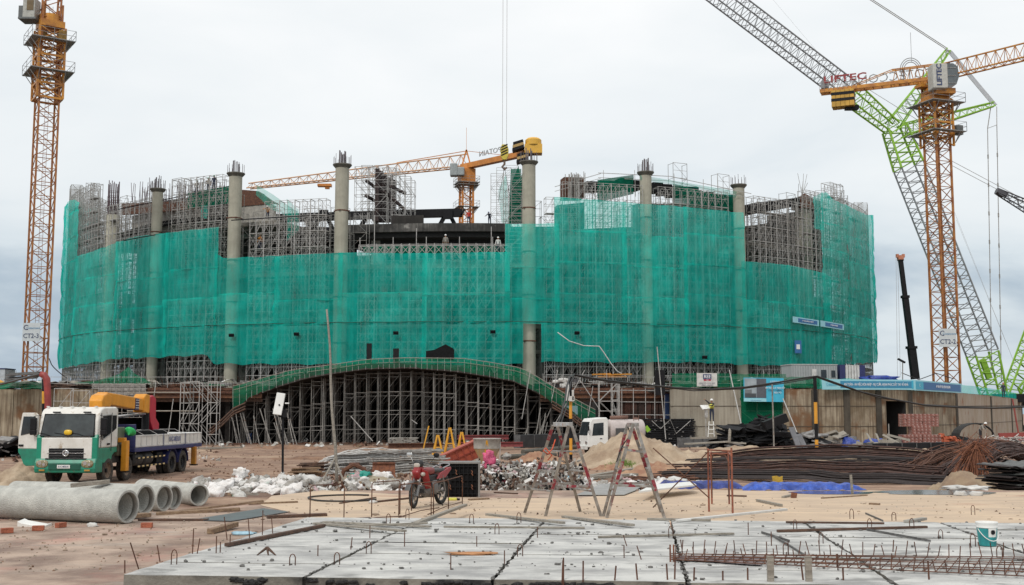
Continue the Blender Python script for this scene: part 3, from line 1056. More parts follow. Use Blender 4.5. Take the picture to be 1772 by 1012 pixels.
# safety nets hung on the outer scaffold, sheet by sheet
SEG = [
 (103.6, 133, [(103, 362), (112, 348), (120, 345), (133, 352)]),
 (133, 205, [(133, 443), (180, 428), (205, 418)]),
 (205, 290, [(205, 418), (232, 409), (290, 403)]),
 (290, 376, [(290, 403), (376, 393)]),
 (376, 480, [(376, 440), (384, 447), (480, 443)]),
 (480, 590, [(480, 443), (590, 437)]),
 (590, 735, [(590, 437), (735, 438)]),
 (735, 878, [(735, 438), (878, 437)]),
 (878, 963, [(878, 388), (963, 387)]),
 (963, 1080, [(963, 341), (1080, 350)]),
 (1080, 1185, [(1080, 350), (1185, 358)]),
 (1185, 1284, [(1185, 358), (1284, 368)]),
 (1284, 1362, [(1284, 452), (1362, 458)]),
 (1362, 1432, [(1362, 458), (1432, 474)]),
 (1424, 1466, [(1424, 345), (1430, 330), (1445, 345), (1466, 354)]),
 (1466, 1503.4, [(1466, 354), (1503, 372)])]
BOT = [(103, 640), (150, 632), (210, 622), (240, 622), (362, 616), (374, 632), (905, 633), (940, 629), (1200, 629), (1283, 633), (1400, 637), (1503, 629)]
ZR = [8.6, 12.3, 15.2, 18.6, 22.0, 25.2, 28.4, 31.6]
ORD = ['lowest', 'second lowest', 'third', 'fourth', 'fifth', 'sixth', 'seventh', 'eighth', 'ninth']
SEGN = ['far left edge of the building', 'right of the torn left strip', 'below the second column', 'left of the third column', 'below the third column', 'below the fourth column', 'left half of the middle bay', 'right half of the middle bay', 'beside the fifth column', 'right of the fifth column', 'at the sixth column', 'left of the seventh column', 'under the dark opening', 'under the square pillar', 'left half of the tall right end', 'far right edge of the building']
RR = random.Random(31)
for si, (pa, pb, top) in enumerate(SEG):
 ta, tb = fth(pa, .35) + .0045, fth(pb, .35) - .0045
 if si == 0:
  ta = pi + .10
 if si == len(SEG) - 1:
  tb = -.13
 # slight drape overlap
 zt_max = max(fz(x, y, .35) for x, y in top)
 rows_ = [0] + [i for i, z in enumerate(ZR) if z < zt_max - 1.6]
 jit = (0, .55, -.4, .25)[(si * 5 // 4) % 4]
 edges = ['bot'] + [z + jit * (1 if z > 13 else .3) for z in ZR if z < zt_max - 1.9 and z > 9] + ['top']
 for ri in range(len(edges) - 1):
  lo_, hi_ = edges[ri], edges[ri + 1]
  sd_ = RR.random() * 50
  gap = RR.random() < .35
  deep = RR.random()
  msel = RR.choice((net_g, net_g2, net_g2)) if ri < 3 else RR.choice((net_g, net_g, net_g2)) if ri < 4 else RR.choice((net_g, net_g3))
  if 3 <= si <= 3 and ri == 3:
   msel = net_g2
  wid = abs(ta - tb) * 52
  nu = max(8, int(wid / .5))
  # open bottom at the fifth column
  split = si == 8 and ri == 0
  spans = [(0., 1.)] if not split else [(0., .33), (.66, 1.)]
  for (ua, ub) in spans:
   def f(u, v):
    uu = ua + (ub - ua) * u
    t = ta + (tb - ta) * uu
    p = ept(t, .35)
    px = px_of(V((p.x, p.y, 14)))
    if t > pi:
     px = 104
    if t < 0:
     px = 1503
    zb = at(px, interp(BOT, px), p.y).z + .22 * abs(math.sin(t * 52 / 3.7 * pi)) if lo_ == 'bot' else lo_ + .0
    zz = at(px, interp(top, px), p.y).z if hi_ == 'top' else hi_ + .14
    if lo_ != 'bot':
     zb += .10 * nz3(t * 14, sd_) + (.25 if gap else 0) * max(0, nz3(t * 9, sd_ + 4))
    if si == 13 and hi_ == 'top':
     zz -= 1.2 * max(0, uu - .8)
    z = zb + (zz - zb) * v
    arc = t * 52
    sag = abs(math.sin(arc * pi / WL)) * .10
    bil = .12 * math.sin(pi * v) * (.6 + nz3(arc * .16, sd_, 1)) + .16 * nz3(arc * .8, z * .5, sd_)
    bil += .045 * nz3(arc * 2.7, z * .6, sd_) + .14 * nz3(arc * .9 + z * .7, z * .9 - arc * .5, sd_ + 9)
    q = ept(t, .40 + sag + bil + .05 * (ri % 2) + .07 * (si % 2))
    z += .08 * nz3(arc * .7, v * 2, sd_)
    return V((q.x, q.y, z))
   m_ = MB()
   m_.grid(f, nu, 9)
   o = m_.build('safety_net', msel, smooth=True)
   tag(o, 'green safety net sheet, ' + ORD[ri] + ' row, ' + SEGN[si] + ('' if not split else (', left strip' if ua == 0 else ', right strip')), 'safety net', 'green safety nets on the facade')
# dark tears and open joints between sheets show as the gaps themselves; rope lines along the seams
m_ = MB()
for z in (12.4,):
 m_.tube([ept(t, .62) + V((0, 0, z + .05 * nz3(t * 40, z))) for t in [pi * (1 - i / 240) for i in range(241)]], .035, 4)
tag(m_.build('net_rope', mat('net_rope', (.03, .12, .09), .9)), 'dark green rope lines tying the net sheets together round the facade', 'rope')
# ---- round columns
COLT = [(188, 322, .85), (265, 328, .72), (401, 301, .84), (588, 286, .86), (916, 281, .84), (1121, 299, .76), (1284, 321, .76)]
CLAB = ['stump with tall dark rebar above broken off', 'second round concrete column from the left', 'third round concrete column from the left, standing clear of the left block', 'fourth round concrete column, left side of the low middle bay', 'fifth round concrete column, bare at its foot below the net', 'sixth round concrete column in front of the dark stepped forms', 'seventh round concrete column, beside the dark opening']
for k, (px, py, rad) in enumerate(COLT):
 th = fth(px, -.62)
 p = ept(th, -.85)
 rad *= .87
 zt = at(px, py, p.y).z
 if k == 0:
  t = thing('concrete_column', 'leftmost concrete column stump with tall dark rebar above it', 'column', (p.x, p.y, POD))
  m_ = MB()
  zc = at(px, 372, p.y).z - POD
  m_.lathe([(rad, 0), (rad, zc), (0.01, zc)], 24)
  m_.build('shaft', conc_col, t, smooth=True)
  m_ = MB()
  for i in range(16):
   a = 2 * pi * i / 16
   m_.beam((rad * .85 * math.cos(a), rad * .85 * math.sin(a), zc - .1), (rad * .85 * math.cos(a), rad * .85 * math.sin(a), zt - POD + rnd(0, .8)), .05)
  for i in range(5):
   z = zc + .5 + i * .6
   m_.tube([(rad * .87 * math.cos(2 * pi * j / 16), rad * .87 * math.sin(2 * pi * j / 16), z) for j in range(17)], .025, 4)
  m_.build('rebar_cage', mat('dark_rebar', (.09, .05, .06), .8), t)
  continue
 t = thing('concrete_column', CLAB[k], 'column', (p.x, p.y, POD))
 H = zt - POD
 m_ = MB()
 m_.lathe([(rad, -.1), (rad, H)], 28)
 m_.build('shaft', conc_col, t, smooth=True)
 m_ = MB()
 m_.lathe([(rad, H - .35), (rad + .26, H - .06), (rad + .30, H), (rad + .30, H + .08), (.01, H + .08)], 28)
 m_.build('head_flange', mat('flange_steel', (.20, .19, .16), .6, .2, var=.4), t)
 for z in (H - 5.1, H - 9.9, H - 14.6, H - 19.6):
  if z > .5:
   m_ = MB()
   m_.lathe([(rad, z - .07), (rad + .035, z - .06), (rad + .035, z + .05), (rad, z + .07)], 28)
   for i in range(4):
    m_.box((math.cos(i * 1.57 + k) * (rad + .05), math.sin(i * 1.57 + k) * (rad + .05), z), (.22, .22, .12))
   m_.build('joint_ring', rust, t)
 m_ = MB()
 for i in range(14):
  a = 2 * pi * i / 14
  m_.beam(((rad + .2) * math.cos(a), (rad + .2) * math.sin(a), H), ((rad + .2) * math.cos(a), (rad + .2) * math.sin(a), H + rnd(.8, 1.2)), .028)
  if 1 <= k <= 5 and i % 2 == 0:
   m_.beam((.35 * math.cos(a), .35 * math.sin(a), H), (.33 * math.cos(a), .33 * math.sin(a), H + rnd(1.2, 1.7)), .08 if k in (3, 4, 5) else .045)
 m_.build('starter_bars', mat('starter_steel', (.16, .14, .15), .7, .2, var=.3), t)
# rightmost pillar, square
p = ept(fth(1393, -4.5), -4.5)
t = thing('concrete_pillar', 'rightmost square concrete pillar inside the dark opening, rusty head form', 'pillar', (p.x, p.y, POD))
h1 = at(1393, 362, p.y).z - POD
m_ = MB()
m_.box((0, 0, h1 / 2), (1.5, 1.5, h1), rot3(0, 0, .5))
m_.build('shaft', conc_col, t)
m_ = MB()
m_.box((0, 0, h1 + .6), (2.1, 2.1, 1.3), rot3(0, 0, .5))
m_.prism([(-1, h1 + 1.25), (1, h1 + 1.25), (0, h1 + 1.9)], -1, 1)
m_.build('head_form', rust, t)
m_ = MB()
for i in range(7):
 m_.beam((rnd(-.7, .7), rnd(-.7, .7), h1 + 1.2), (rnd(-.8, .8), rnd(-.7, .7), h1 + rnd(3, 4.8)), .03)
m_.build('starter_bars', steel_d, t)
# ---- the building body
bd = thing('terminal_building', 'curved concrete terminal building under construction wrapped in scaffolding', 'building')
def wallsec(pa, pb, top, off, thick, m, name, z0=POD - .3, par=bd, n=16, both=True):
 ta, tb = fth(pa, off), fth(pb, off)
 m_ = MB()
 vs = []
 for i in range(n + 1):
  t = ta + (tb - ta) * i / n
  for o2 in (off, off - thick):
   p = ept(t, o2)
   px = px_of(V((p.x, p.y, 16))) if o2 == off else px
   zt = at(px, interp(top, px), ept(t, off).y).z if not isinstance(top, (int, float)) else top
   vs += [(p.x, p.y, z0), (p.x, p.y, zt)]
 fs = []
 for i in range(n):
  a, b = i * 4, i * 4 + 4
  fs += [(a, b, b + 1, a + 1), (a + 2, a + 3, b + 3, b + 2), (a + 1, b + 1, b + 3, a + 3), (a, a + 2, b + 2, b)]
 fs += [(0, 1, 3, 2), (n * 4, n * 4 + 2, n * 4 + 3, n * 4 + 1)]
 m_.add(vs, fs)
 return m_.build(name, m, par)
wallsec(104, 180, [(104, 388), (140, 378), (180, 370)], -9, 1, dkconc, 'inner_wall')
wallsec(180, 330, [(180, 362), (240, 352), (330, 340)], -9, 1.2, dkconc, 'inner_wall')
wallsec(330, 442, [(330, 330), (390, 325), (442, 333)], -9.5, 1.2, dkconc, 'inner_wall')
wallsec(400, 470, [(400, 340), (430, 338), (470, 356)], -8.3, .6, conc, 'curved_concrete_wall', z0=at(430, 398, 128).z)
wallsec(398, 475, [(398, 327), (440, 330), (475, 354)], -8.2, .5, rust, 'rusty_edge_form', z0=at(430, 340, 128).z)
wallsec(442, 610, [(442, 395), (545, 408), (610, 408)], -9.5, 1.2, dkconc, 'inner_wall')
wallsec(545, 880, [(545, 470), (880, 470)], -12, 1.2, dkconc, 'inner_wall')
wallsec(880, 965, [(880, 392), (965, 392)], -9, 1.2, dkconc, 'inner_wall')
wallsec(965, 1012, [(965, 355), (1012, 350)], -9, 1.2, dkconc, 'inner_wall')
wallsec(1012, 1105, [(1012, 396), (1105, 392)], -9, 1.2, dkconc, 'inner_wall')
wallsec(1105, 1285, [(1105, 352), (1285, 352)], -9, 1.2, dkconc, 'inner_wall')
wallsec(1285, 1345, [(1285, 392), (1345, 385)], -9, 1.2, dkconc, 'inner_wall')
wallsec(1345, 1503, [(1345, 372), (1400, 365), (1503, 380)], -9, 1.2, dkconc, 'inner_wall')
# floor slabs
for (pa, pb, py, m) in ((104, 300, 405, conc), (170, 480, 392, conc), (376, 600, 470, conc), (104, 1500, 505, conc), (104, 1500, 560, conc), (104, 1500, 604, conc), (560, 1000, 455, conc), (960, 1290, 420, conc), (1285, 1500, 430, conc)):
 px0 = (pa + pb) / 2
 z = fz(px0, py, -3)
 o = wallsec(pa, pb, z, -3.6, 9 if py < 480 else 6, mat('floor_slab', (.22, .20, .17), .9, var=.4, scale=.6), 'floor_slab', z0=z - .45, n=30)
# interior piers
m_ = MB()
for px in range(120, 1500, 34):
 th = fth(px, -6)
 p = ept(th, -6)
 zt = min(18, at(px, interp(TOPY, px), p.y).z - 3)
 q = MB()
 q.box((p.x, p.y, (zt + POD) / 2), (.9, .9, zt - POD), rot3(0, 0, th))
 q.build('pier', mat('pier_concrete', (.26, .25, .22), .9, var=.3), bd)
# ---- upper forms and details on the left block
def band(pa, pb, ya, yb, off, m, name, thick=.5, n=10, par=bd):
 """strip of form following the facade, ya top / yb bottom given as tables"""
 ta, tb = fth(pa, off), fth(pb, off)
 vs = []
 for i in range(n + 1):
  t = ta + (tb - ta) * i / n
  p, p2 = ept(t, off), ept(t, off - thick)
  px = px_of(V((p.x, p.y, 25)))
  z1, z0 = at(px, interp(ya, px), p.y).z, at(px, interp(yb, px), p.y).z
  vs += [(p.x, p.y, z0), (p.x, p.y, z1), (p2.x, p2.y, z0), (p2.x, p2.y, z1)]
 fs = []
 for i in range(n):
  a, b = i * 4, i * 4 + 4
  fs += [(a, b, b + 1, a + 1), (a + 2, a + 3, b + 3, b + 2), (a + 1, b + 1, b + 3, a + 3), (a, a + 2, b + 2, b)]
 fs += [(0, 1, 3, 2), (n * 4, n * 4 + 2, n * 4 + 3, n * 4 + 1)]
 m_ = MB()
 m_.add(vs, fs)
 return m_.build(name, m, par)
band(165, 190, [(165, 358), (190, 356)], [(165, 372), (190, 371)], -5, blkp, 'edge_form')
band(205, 330, [(205, 352), (330, 347)], [(205, 372), (330, 362)], -5, rust, 'edge_form')
band(176, 395, [(176, 412), (265, 385), (330, 375), (395, 372)], [(176, 420), (265, 393), (330, 382), (395, 379)], -3, blk, 'edge_form')
band(225, 340, [(225, 373), (340, 362)], [(225, 400), (340, 378)], -6, conc, 'upstand_wall')
m_ = MB()   # wall starter bars sticking up, left block
for i in range(90):
 px = rnd(225, 392)
 th = fth(px, -6)
 p = ept(th, -6 + rnd(-1.5, 1.5))
 z = at(px, 350, p.y).z
 m_.beam((p.x, p.y, z), (p.x + rnd(-.2, .2), p.y, z + rnd(1, 3.2)), .035, 4)
m_.build('starter_bars', mat('dark_rebar', (.09, .05, .06), .8), bd)
nb = MB()
def smallnet(pts_top, pts_bot, off, m, label, n=14, sag=.3):
 pa, pb = pts_top[0][0], pts_top[-1][0]
 ta, tb = fth(pa, off), fth(pb, off)
 s0 = rnd(0, 50)
 def f(u, v):
  t = ta + (tb - ta) * u
  p = ept(t, off + .25 * nz3(u * 7, v * 4, s0))
  px = px_of(V((p.x, p.y, 26)))
  y1, y0 = interp(pts_top, px), interp(pts_bot, px)
  return V((p.x, p.y, at(px, y0 + (y1 - y0) * v, p.y).z))
 m_ = MB()
 m_.grid(f, n, 6)
 tag(m_.build('safety_net', m, smooth=True), label, 'safety net', 'small nets on the upper levels')
smallnet([(321, 335), (392, 322)], [(321, 362), (392, 352)], -2.6, net_dk, 'dark green net wrapped round the top of the left block')
smallnet([(345, 355), (356, 355)], [(345, 376), (356, 378)], -2.4, net_g, 'narrow green net tail hanging below the left block net')
smallnet([(440, 318), (470, 335), (512, 365)], [(440, 335), (470, 362), (512, 380)], -2.8, net_t, 'thin pale net on the sloping rail right of the third column')
smallnet([(494, 342), (516, 362)], [(494, 420), (516, 400)], -2.6, net_t, 'thin green net hanging at the end of the left block')
smallnet([(1035, 311), (1098, 302)], [(1035, 350), (1098, 335)], -2.4, net_dk, 'dark green net over the first stepped black form')
smallnet([(1168, 318), (1215, 330), (1280, 345)], [(1168, 356), (1280, 366)], -2.4, net_dk, 'dark green net over the forms left of the seventh column')
smallnet([(1110, 303), (1200, 318), (1280, 332)], [(1110, 312), (1200, 324), (1280, 345)], -.6, net_t, 'thin pale net strip on the top rail at the sixth column')
smallnet([(1412, 340), (1428, 330)], [(1408, 395), (1430, 400)], .2, net_g3, 'torn loose net flap at the right end above the dark opening')
smallnet([(628, 425), (876, 425)], [(628, 438), (876, 438)], -2.4, net_dk, 'dark net hanging behind the guard rail of the middle bay')
# stepped black forms (upper right)
for (pa, pb, y1, y0) in ((977, 1011, 306, 343), (1017, 1040, 313, 338), (1040, 1076, 312, 335), (1076, 1098, 307, 350), (1098, 1112, 311, 352), (1132, 1150, 315, 350), (1150, 1166, 318, 352), (1166, 1212, 322, 355), (1212, 1238, 331, 360), (1238, 1280, 336, 364)):
 k_ = rust if pa == 977 else blk
 s_ = -4 if pa == 977 else -3.4
 band(pa, pb, [(pa, y1), (pb, y1 + 1)], [(pa, (y0 if pa == 977 else y1 + 17)), (pb, (y0 if pa == 977 else y1 + 17))], s_ - rnd(0, .5), k_, 'formwork_panel', thick=1.6, n=2)
m_ = MB()
for i in range(26):
 px = rnd(978, 1012)
 p = ept(fth(px, -4), -4 + rnd(-.2, .8))
 m_.beam((p.x, p.y, at(px, 343, p.y).z), (p.x, p.y, at(px, rnd(296, 306), p.y).z), .05)
m_.build('form_walers', steel_d, bd)
# dark slab in the opening on the right
band(1296, 1352, [(1296, 355), (1352, 347)], [(1296, 372), (1352, 362)], -4.5, blk, 'edge_form', 6)
band(1350, 1388, [(1350, 347), (1388, 341)], [(1350, 362), (1388, 356)], -4.2, blk, 'edge_form', 6)
band(1398, 1424, [(1398, 345), (1424, 348)], [(1398, 470), (1424, 480)], -4.5, blk, 'end_wall')
# ---- the low middle bay: deep black ring slab on a plinth, steel trusses above
z1 = at(715, 387, 127.5).z
z0 = at(715, 401, 127.5).z
def ringslab(pa, pb, zt, zb, off, thick, m, name):
 ta, tb = fth(pa, off), fth(pb, off)
 n = 20
 vs = []
 for i in range(n + 1):
  t = ta + (tb - ta) * i / n
  p, p2 = ept(t, off), ept(t, off - thick)
  vs += [(p.x, p.y, zb), (p.x, p.y, zt), (p2.x, p2.y, zb), (p2.x, p2.y, zt)]
 fs = []
 for i in range(n):
  a, b = i * 4, i * 4 + 4
  fs += [(a, b, b + 1, a + 1), (a + 2, a + 3, b + 3, b + 2), (a + 1, b + 1, b + 3, a + 3), (a, a + 2, b + 2, b)]
 fs += [(0, 1, 3, 2), (n * 4, n * 4 + 2, n * 4 + 3, n * 4 + 1)]
 m_ = MB()
 m_.add(vs, fs)
 return m_.build(name, m, bd)
drk = mat('mottled_dark_concrete', (.20, .19, .175), .9, c2=(.04, .038, .036), scale=.5, bump=.2, streak=.6, dark=(.02, .02, .02), lo=.45, hi=.75, f2=((.42, .40, .37), .45, .66))  # dark concrete mottled with paler grey
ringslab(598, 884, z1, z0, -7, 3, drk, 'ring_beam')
ringslab(560, 884, z0 - .02, z0 - .6, -7.6, 16, mat('near_black_concrete', (.03, .029, .028), .95, var=.3), 'ring_slab')  # near-black concrete, shared with the haunch and back wall
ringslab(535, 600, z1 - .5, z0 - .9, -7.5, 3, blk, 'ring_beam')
ringslab(640, 884, z0 - .6, z0 - 1.7, -9.5, 12, mat('near_black_concrete', (.03, .029, .028)), 'haunch')
ringslab(545, 884, z0 - .6, 7, -21, 1, mat('near_black_concrete', (.03, .029, .028)), 'back_wall')
p = at(654, 430, 131)
m_ = MB()
m_.box((p.x, p.y, (z0 + 10) / 2 - .6), (1.4, 1.6, z0 - 10))
m_.build('plinth_pier', conc, bd)
m_ = MB()
m_.bar(at(677, 381, 129), at(733, 380, 129), .5, 1.0)
m_.build('parapet', dkconc, bd)
# steel transfer trusses on top
tr = thing('steel_truss', 'long dark steel truss girder above the middle ring slab', 'truss')
for (a, b, w) in (((470, 378), (640, 372), .9), ((640, 372), (800, 368), .9), ((800, 367), (802, 368), .9)):
 m_ = MB()
 p, q = at(*a, 143), at(*b, 143)
 m_.bar(p, q, .9, 1.0)
 m_.build('top_chord', blkp, tr)
for (c) in (560, 775, 640):
 for (dx0, dx1) in ((-14, -20), (12, 18)):
  m_ = MB()
  p, q = at(c + dx0 * .3, 372, 143), at(c + dx1, 400, 143)
  m_.bar(p, q, .5, .5)
  m_.build('diagonal', blkp, tr)
m_ = MB()
for c in (560, 775):
 m_.box(at(c, 371, 142.4), (1.2, .3, 1.2))
m_.build('node_plate', blkp, tr)
m_ = MB()
m_.bar(at(526, 372, 142), at(545, 398, 142), 1., .9)
m_.bar(at(470, 396, 142), at(640, 398, 142), 1., .5)
m_.build('bottom_chord', blkp, tr)
# dark tall core forms with raking props, middle left
cf = thing('core_formwork', 'tall dark rusty wall formwork standing above the ring slab', 'formwork')
b0 = at(665, 384, 136)
for i, (xa, xb, yt) in enumerate(((649, 655, 293), (656, 662, 297), (663, 668, 302), (669, 674, 308), (675, 679, 303), (680, 684, 312))):
 d_ = 136 + i * 1.4
 a, b = at(xa, 384, d_), at(xb, 384, d_)
 zt = at(xa, yt, d_).z
 m_ = MB()
 m_.box(((a.x + b.x) / 2, d_, (a.z + zt) / 2), (b.x - a.x, 1.1, zt - a.z))
 m_.build('form_panel', mat('dark_rusty_form', (.065, .04, .036), .8, c2=(.03, .022, .022), scale=2, bump=.3), cf)
for (xa, ya, xb, yb) in ((633, 312, 662, 333), (632, 338, 650, 348), (676, 322, 702, 335), (664, 330, 700, 362)):
 m_ = MB()
 m_.bar(at(xa, ya, 135), at(xb, yb, 137), .25, .32)
 m_.build('inclined_beam', mat('dark_rusty_form', (.06, .04, .035)), cf)
def free_tower(px, d, ytop, ybot, w, label, m=steel, dep=1.5, lh=1.8, rz=0., name='scaffold_tower', group=None, r=.035):
 a = at(px, ybot, d)
 zt = at(px, ytop, d).z
 H = zt - a.z
 n = max(1, int(round(H / lh)))
 h = H / n
 q = MB()
 for i in range(n):
  z = i * h
  for x in (-w / 2, w / 2):
   for y in (0, dep):
    q.beam((x, y, z), (x, y, z + h), r)
   q.beam((x, 0, z + h), (x, dep, z + h), r * .8, 3)
  for y in (0, dep):
   q.beam((-w / 2, y, z + h), (w / 2, y, z + h), r * .9)
   q.beam((-w / 2, y, z + h * .5), (w / 2, y, z + h * .5), r * .7, 3)
   s_ = 1 if i % 2 else -1
   q.beam((-s_ * w / 2, y, z), (s_ * w / 2, y, z + h), r * .6, 3)
 o = q.build(name, m, loc=a, rot=(0, 0, rz))
 tag(o, label, 'scaffold', group)
 return o
for i, (px, yt, w) in enumerate(((624, 288, 1.6), (634, 286, 1.4), (645, 288, 1.2), (658, 286, 1.6), (672, 290, 1.6), (680, 292, 1.4), (688, 300, 1.6), (700, 305, 1.4), (708, 312, 1.3))):
 free_tower(px, 135 + (i % 3) * 2, yt, 386, w, 'slender scaffold tower ' + str(i + 1) + ' from the left round the tall dark core formwork', group='scaffold round the core formwork', r=.04)
for i, (px, yt, w) in enumerate(((860, 300, 1.5), (872, 290, 1.8), (884, 286, 1.8), (897, 300, 1.6), (906, 305, 1.4))):
 free_tower(px, 133 + (i % 3) * 2, yt, 392, w, 'scaffold tower wrapped in nets just left of the fifth column', group='scaffold tower left of the fifth column', r=.03)
for (a, b, c, e, lab) in (((884, 292), (902, 292), (880, 386), (902, 386), 'right'), ((862, 330), (876, 300), (868, 386), (882, 386), 'left')):
 pts = [at(*a, 134.6), at(*b, 134.6), at(*e, 134.6), at(*c, 134.6)]
 m_ = MB()
 m_.grid(lambda u, v: pts[0].lerp(pts[1], u).lerp(pts[3].lerp(pts[2], u), v) + V((0, .3 * nz3(u * 4, v * 6, 3), 0)), 6, 14)
 tag(m_.build('safety_net', net_dk if lab == 'right' else net_t, smooth=True), lab + ' dark green net hung in the scaffold tower left of the fifth column', 'safety net')
# pointed dark green form fins
for px in (893, 905):
 m_ = MB()
 a = at(px, 386, 136.2)
 b = at(px + 1, 288, 136.2)
 m_.prism([(-.9, 0), (.7, 0), (.55, (b.z - a.z) * .8), (.3, b.z - a.z), (-.5, (b.z - a.z) * .72)], -.4, .4)
 tag(m_.build('form_fin', mat('green_form', (.03, .12, .075), .7), loc=a), 'pointed dark green form fin ' + ('left one' if px == 893 else 'right one') + ' inside the netted scaffold tower', 'formwork')
# guard rail of the middle bay with X braces
gr_ = thing('guard_rail', 'steel guard rail with cross braces along the top of the middle net', 'railing')
for i in range(18):
 pa = 622 + i * 14.4
 th1, th2 = fth(pa, .1), fth(pa + 14.4, .1)
 p, q = ept(th1, .1), ept(th2, .1)
 zb, zt = fz(750, 440, 0), fz(750, 424, 0)
 m_ = MB()
 m_.beam((p.x, p.y, zb - .5), (p.x, p.y, zt + (.9 if i % 4 == 0 else .2)), .05)
 m_.beam((p.x, p.y, zb), (q.x, q.y, zt), .03)
 m_.beam((p.x, p.y, zt), (q.x, q.y, zb), .03)
 m_.beam((p.x, p.y, zt), (q.x, q.y, zt), .035)
 m_.build('rail_bay', steel, gr_)
for px, y0 in ((720, 395), (850, 392), (647, 372)):
 p = ept(fth(px, .2), .2)
 m_ = MB()
 m_.beam((0, 0, 0), (0, 0, at(px, y0, p.y).z - at(px, 500, p.y).z), .05)
 tag(m_.build('scaffold_pole', steel, loc=(p.x, p.y, at(px, 500, p.y).z)), 'single tall scaffold pole rising above the middle guard rail', 'pole', 'lone poles above the middle bay')
# leaning ledger lines over nets, upper right rails
for (a, b, d0, lab) in (((960, 323), (1040, 300), 125, 'left'), ((1035, 299), (1160, 305), 125, 'middle'), ((1160, 305), (1300, 335), 128, 'right')):
 m_ = MB()
 m_.beam(at(*a, d0), at(*b, d0), .045)
 m_.beam(at(a[0], a[1] + 8, d0), at(b[0], b[1] + 8, d0), .035)
 tag(m_.build('guard_rail', steel), lab + ' stretch of tube guard rail above the upper right forms', 'railing')
# long tube lines crossing in front of the left block
for (a, b, d0, lab) in (((205, 362), (397, 322), 131, 'upper'), ((215, 416), (400, 382), 129, 'lower'), ((400, 381), (640, 366), 122, 'right-hand')):
 m_ = MB()
 m_.beam(at(*a, d0), at(*b, d0), .07)
 tag(m_.build('ledger_tube', blkp), lab + ' dark ledger tube running across the open scaffold of the left block', 'tube')
# flood lights on brackets at the net face
for px, py in ((403, 580), (515, 578), (686, 576), (853, 574), (998, 576), (1217, 618)):
 p = ept(fth(px, 1.0), 1.0)
 q = at(px, py, p.y)
 m_ = MB()
 m_.box((0, 0, 0), (.55, .2, .32), rot3(.5))
 m_.beam((0, 0, 0), (0, .9, .1), .03)
 tag(m_.build('flood_light', blkp, loc=(p.x, p.y, q.z)), 'small black flood light on the lower net ' + {403: 'below the third column', 515: 'left of the fourth column', 686: 'middle left', 853: 'left of the fifth column', 998: 'right of the fifth column', 1217: 'left of the seventh column, lowest'}[px], 'light', 'flood lights on the net')
# banners on net
for (a, b, c, lab) in (((1371, 547), (1417, 554), 11, 'left'), ((1419, 554), (1460, 561), 11, 'right')):
 pa, pb = ept(fth(a[0], 1.0), 1.0), ept(fth(b[0], 1.0), 1.0)
 P, Q = at(a[0], a[1], pa.y), at(b[0], b[1], pb.y)
 L_ = (Q - P).length
 h = 11 / F * pa.y
 rz = math.atan2(Q.y - P.y, Q.x - P.x)
 t = thing('banner', lab + ' one of two pale blue safety banners high on the right net', 'banner', ((P.x + Q.x) / 2, (P.y + Q.y) / 2 - .1, (P.z + Q.z) / 2 - h / 2), 0, 'banners on the right net', rot=(0, math.atan2(P.z - Q.z, L_), rz))
 m_ = MB()
 m_.box((0, 0, 0), (L_ * .98, .04, h * .95))
 m_.build('cloth', cyan_l, t)
 m_ = MB()
 m_.box((L_ * .06, -.03, 0), (L_ * .72, .02, h * .6))
 m_.build('panel', bblue, t)
 text('lettering', 'AN TOÀN LAO ĐỘNG LÀ TRÊN HẾT' if lab == 'left' else 'AN TOÀN CHO MỌI NGƯỜI', h * .28, txt_w, t, (L_ * .06, -.06, 0), sx=.62)
p = ept(fth(1381, 1.0), 1.0)
q = at(1381, 600, p.y)
t = thing('notice_board', 'small blue notice board hanging on the right net', 'sign', q, .3)
for (m, w, h, y) in ((bblue, .9, 1.5, 0), (white, .45, .55, -.03)):
 m_ = MB()
 m_.box((0, y, 0), (w, .04, h))
 m_.build('panel' if m is bblue else 'notice', m, t)
# ------------------------------------------------------------------ podium, retaining walls
struct_ = bpy.data.objects.new('podium', None)
COL.objects.link(struct_)
struct(struct_)
WP = [(1160, 95.0), (1283, 95.0), (1355, 95.0), (1410, 95.2), (1465, 95.8), (1520, 97), (1575, 100), (1655, 112), (1715, 132), (1750, 152), (1768, 172)]
def wtop(px):
 return POD - .35
def panel(pa, da, pb, db, zt, label_m, parent, door=None, th=.5, zb=-.2, flute=True):
 a, b = at(pa, 715, da), at(pb, 715, db)
 a.z = b.z = 0
 d = b - a
 Ln = d.length
 u = d.normalized()
 nrm = V((u.y, -u.x, 0))
 m_ = MB()
 nn = max(6, int(Ln / .28))
 def f(s, t):
  x = s * Ln
  o = .03 * abs(math.sin(x * pi / 1.15 + 1.5 * nz3(x * .3, pa))) if flute else 0
  o += .012 * nz3(x, t * 5, pa)
  if s in (0, 1):
   o = -.04
  return a + u * (x + (.02 if s == 0 else -.02 if s == 1 else 0)) + nrm * o + V((0, 0, zb + (zt - zb) * t))
 if door:
  d0, d1, zd = door
  for (s0, s1, t0, t1) in ((0, d0, 0, 1), (d1, 1, 0, 1), (d0, d1, zd, 1)):
   m_.grid(lambda s, t: f(s0 + (s1 - s0) * s, t0 + (t1 - t0) * t), max(3, int(nn * (s1 - s0))), 6)
 else:
  m_.grid(f, nn, 8)
 # top and back
 A, B = a + V((0, 0, zt)), b + V((0, 0, zt))
 m_.add([A + nrm * .05, B + nrm * .05, B - nrm * th, A - nrm * th], [(0, 1, 2, 3)])
 if not door:
  m_.add([a - nrm * th + V((0, 0, zb)), b - nrm * th + V((0, 0, zb)), B - nrm * th, A - nrm * th], [(0, 1, 2, 3)])
 return m_.build('wall_panel', label_m, parent), a, b, u, nrm
wall_r = thing('retaining_wall', 'long stained concrete retaining wall curving away on the right', 'wall')
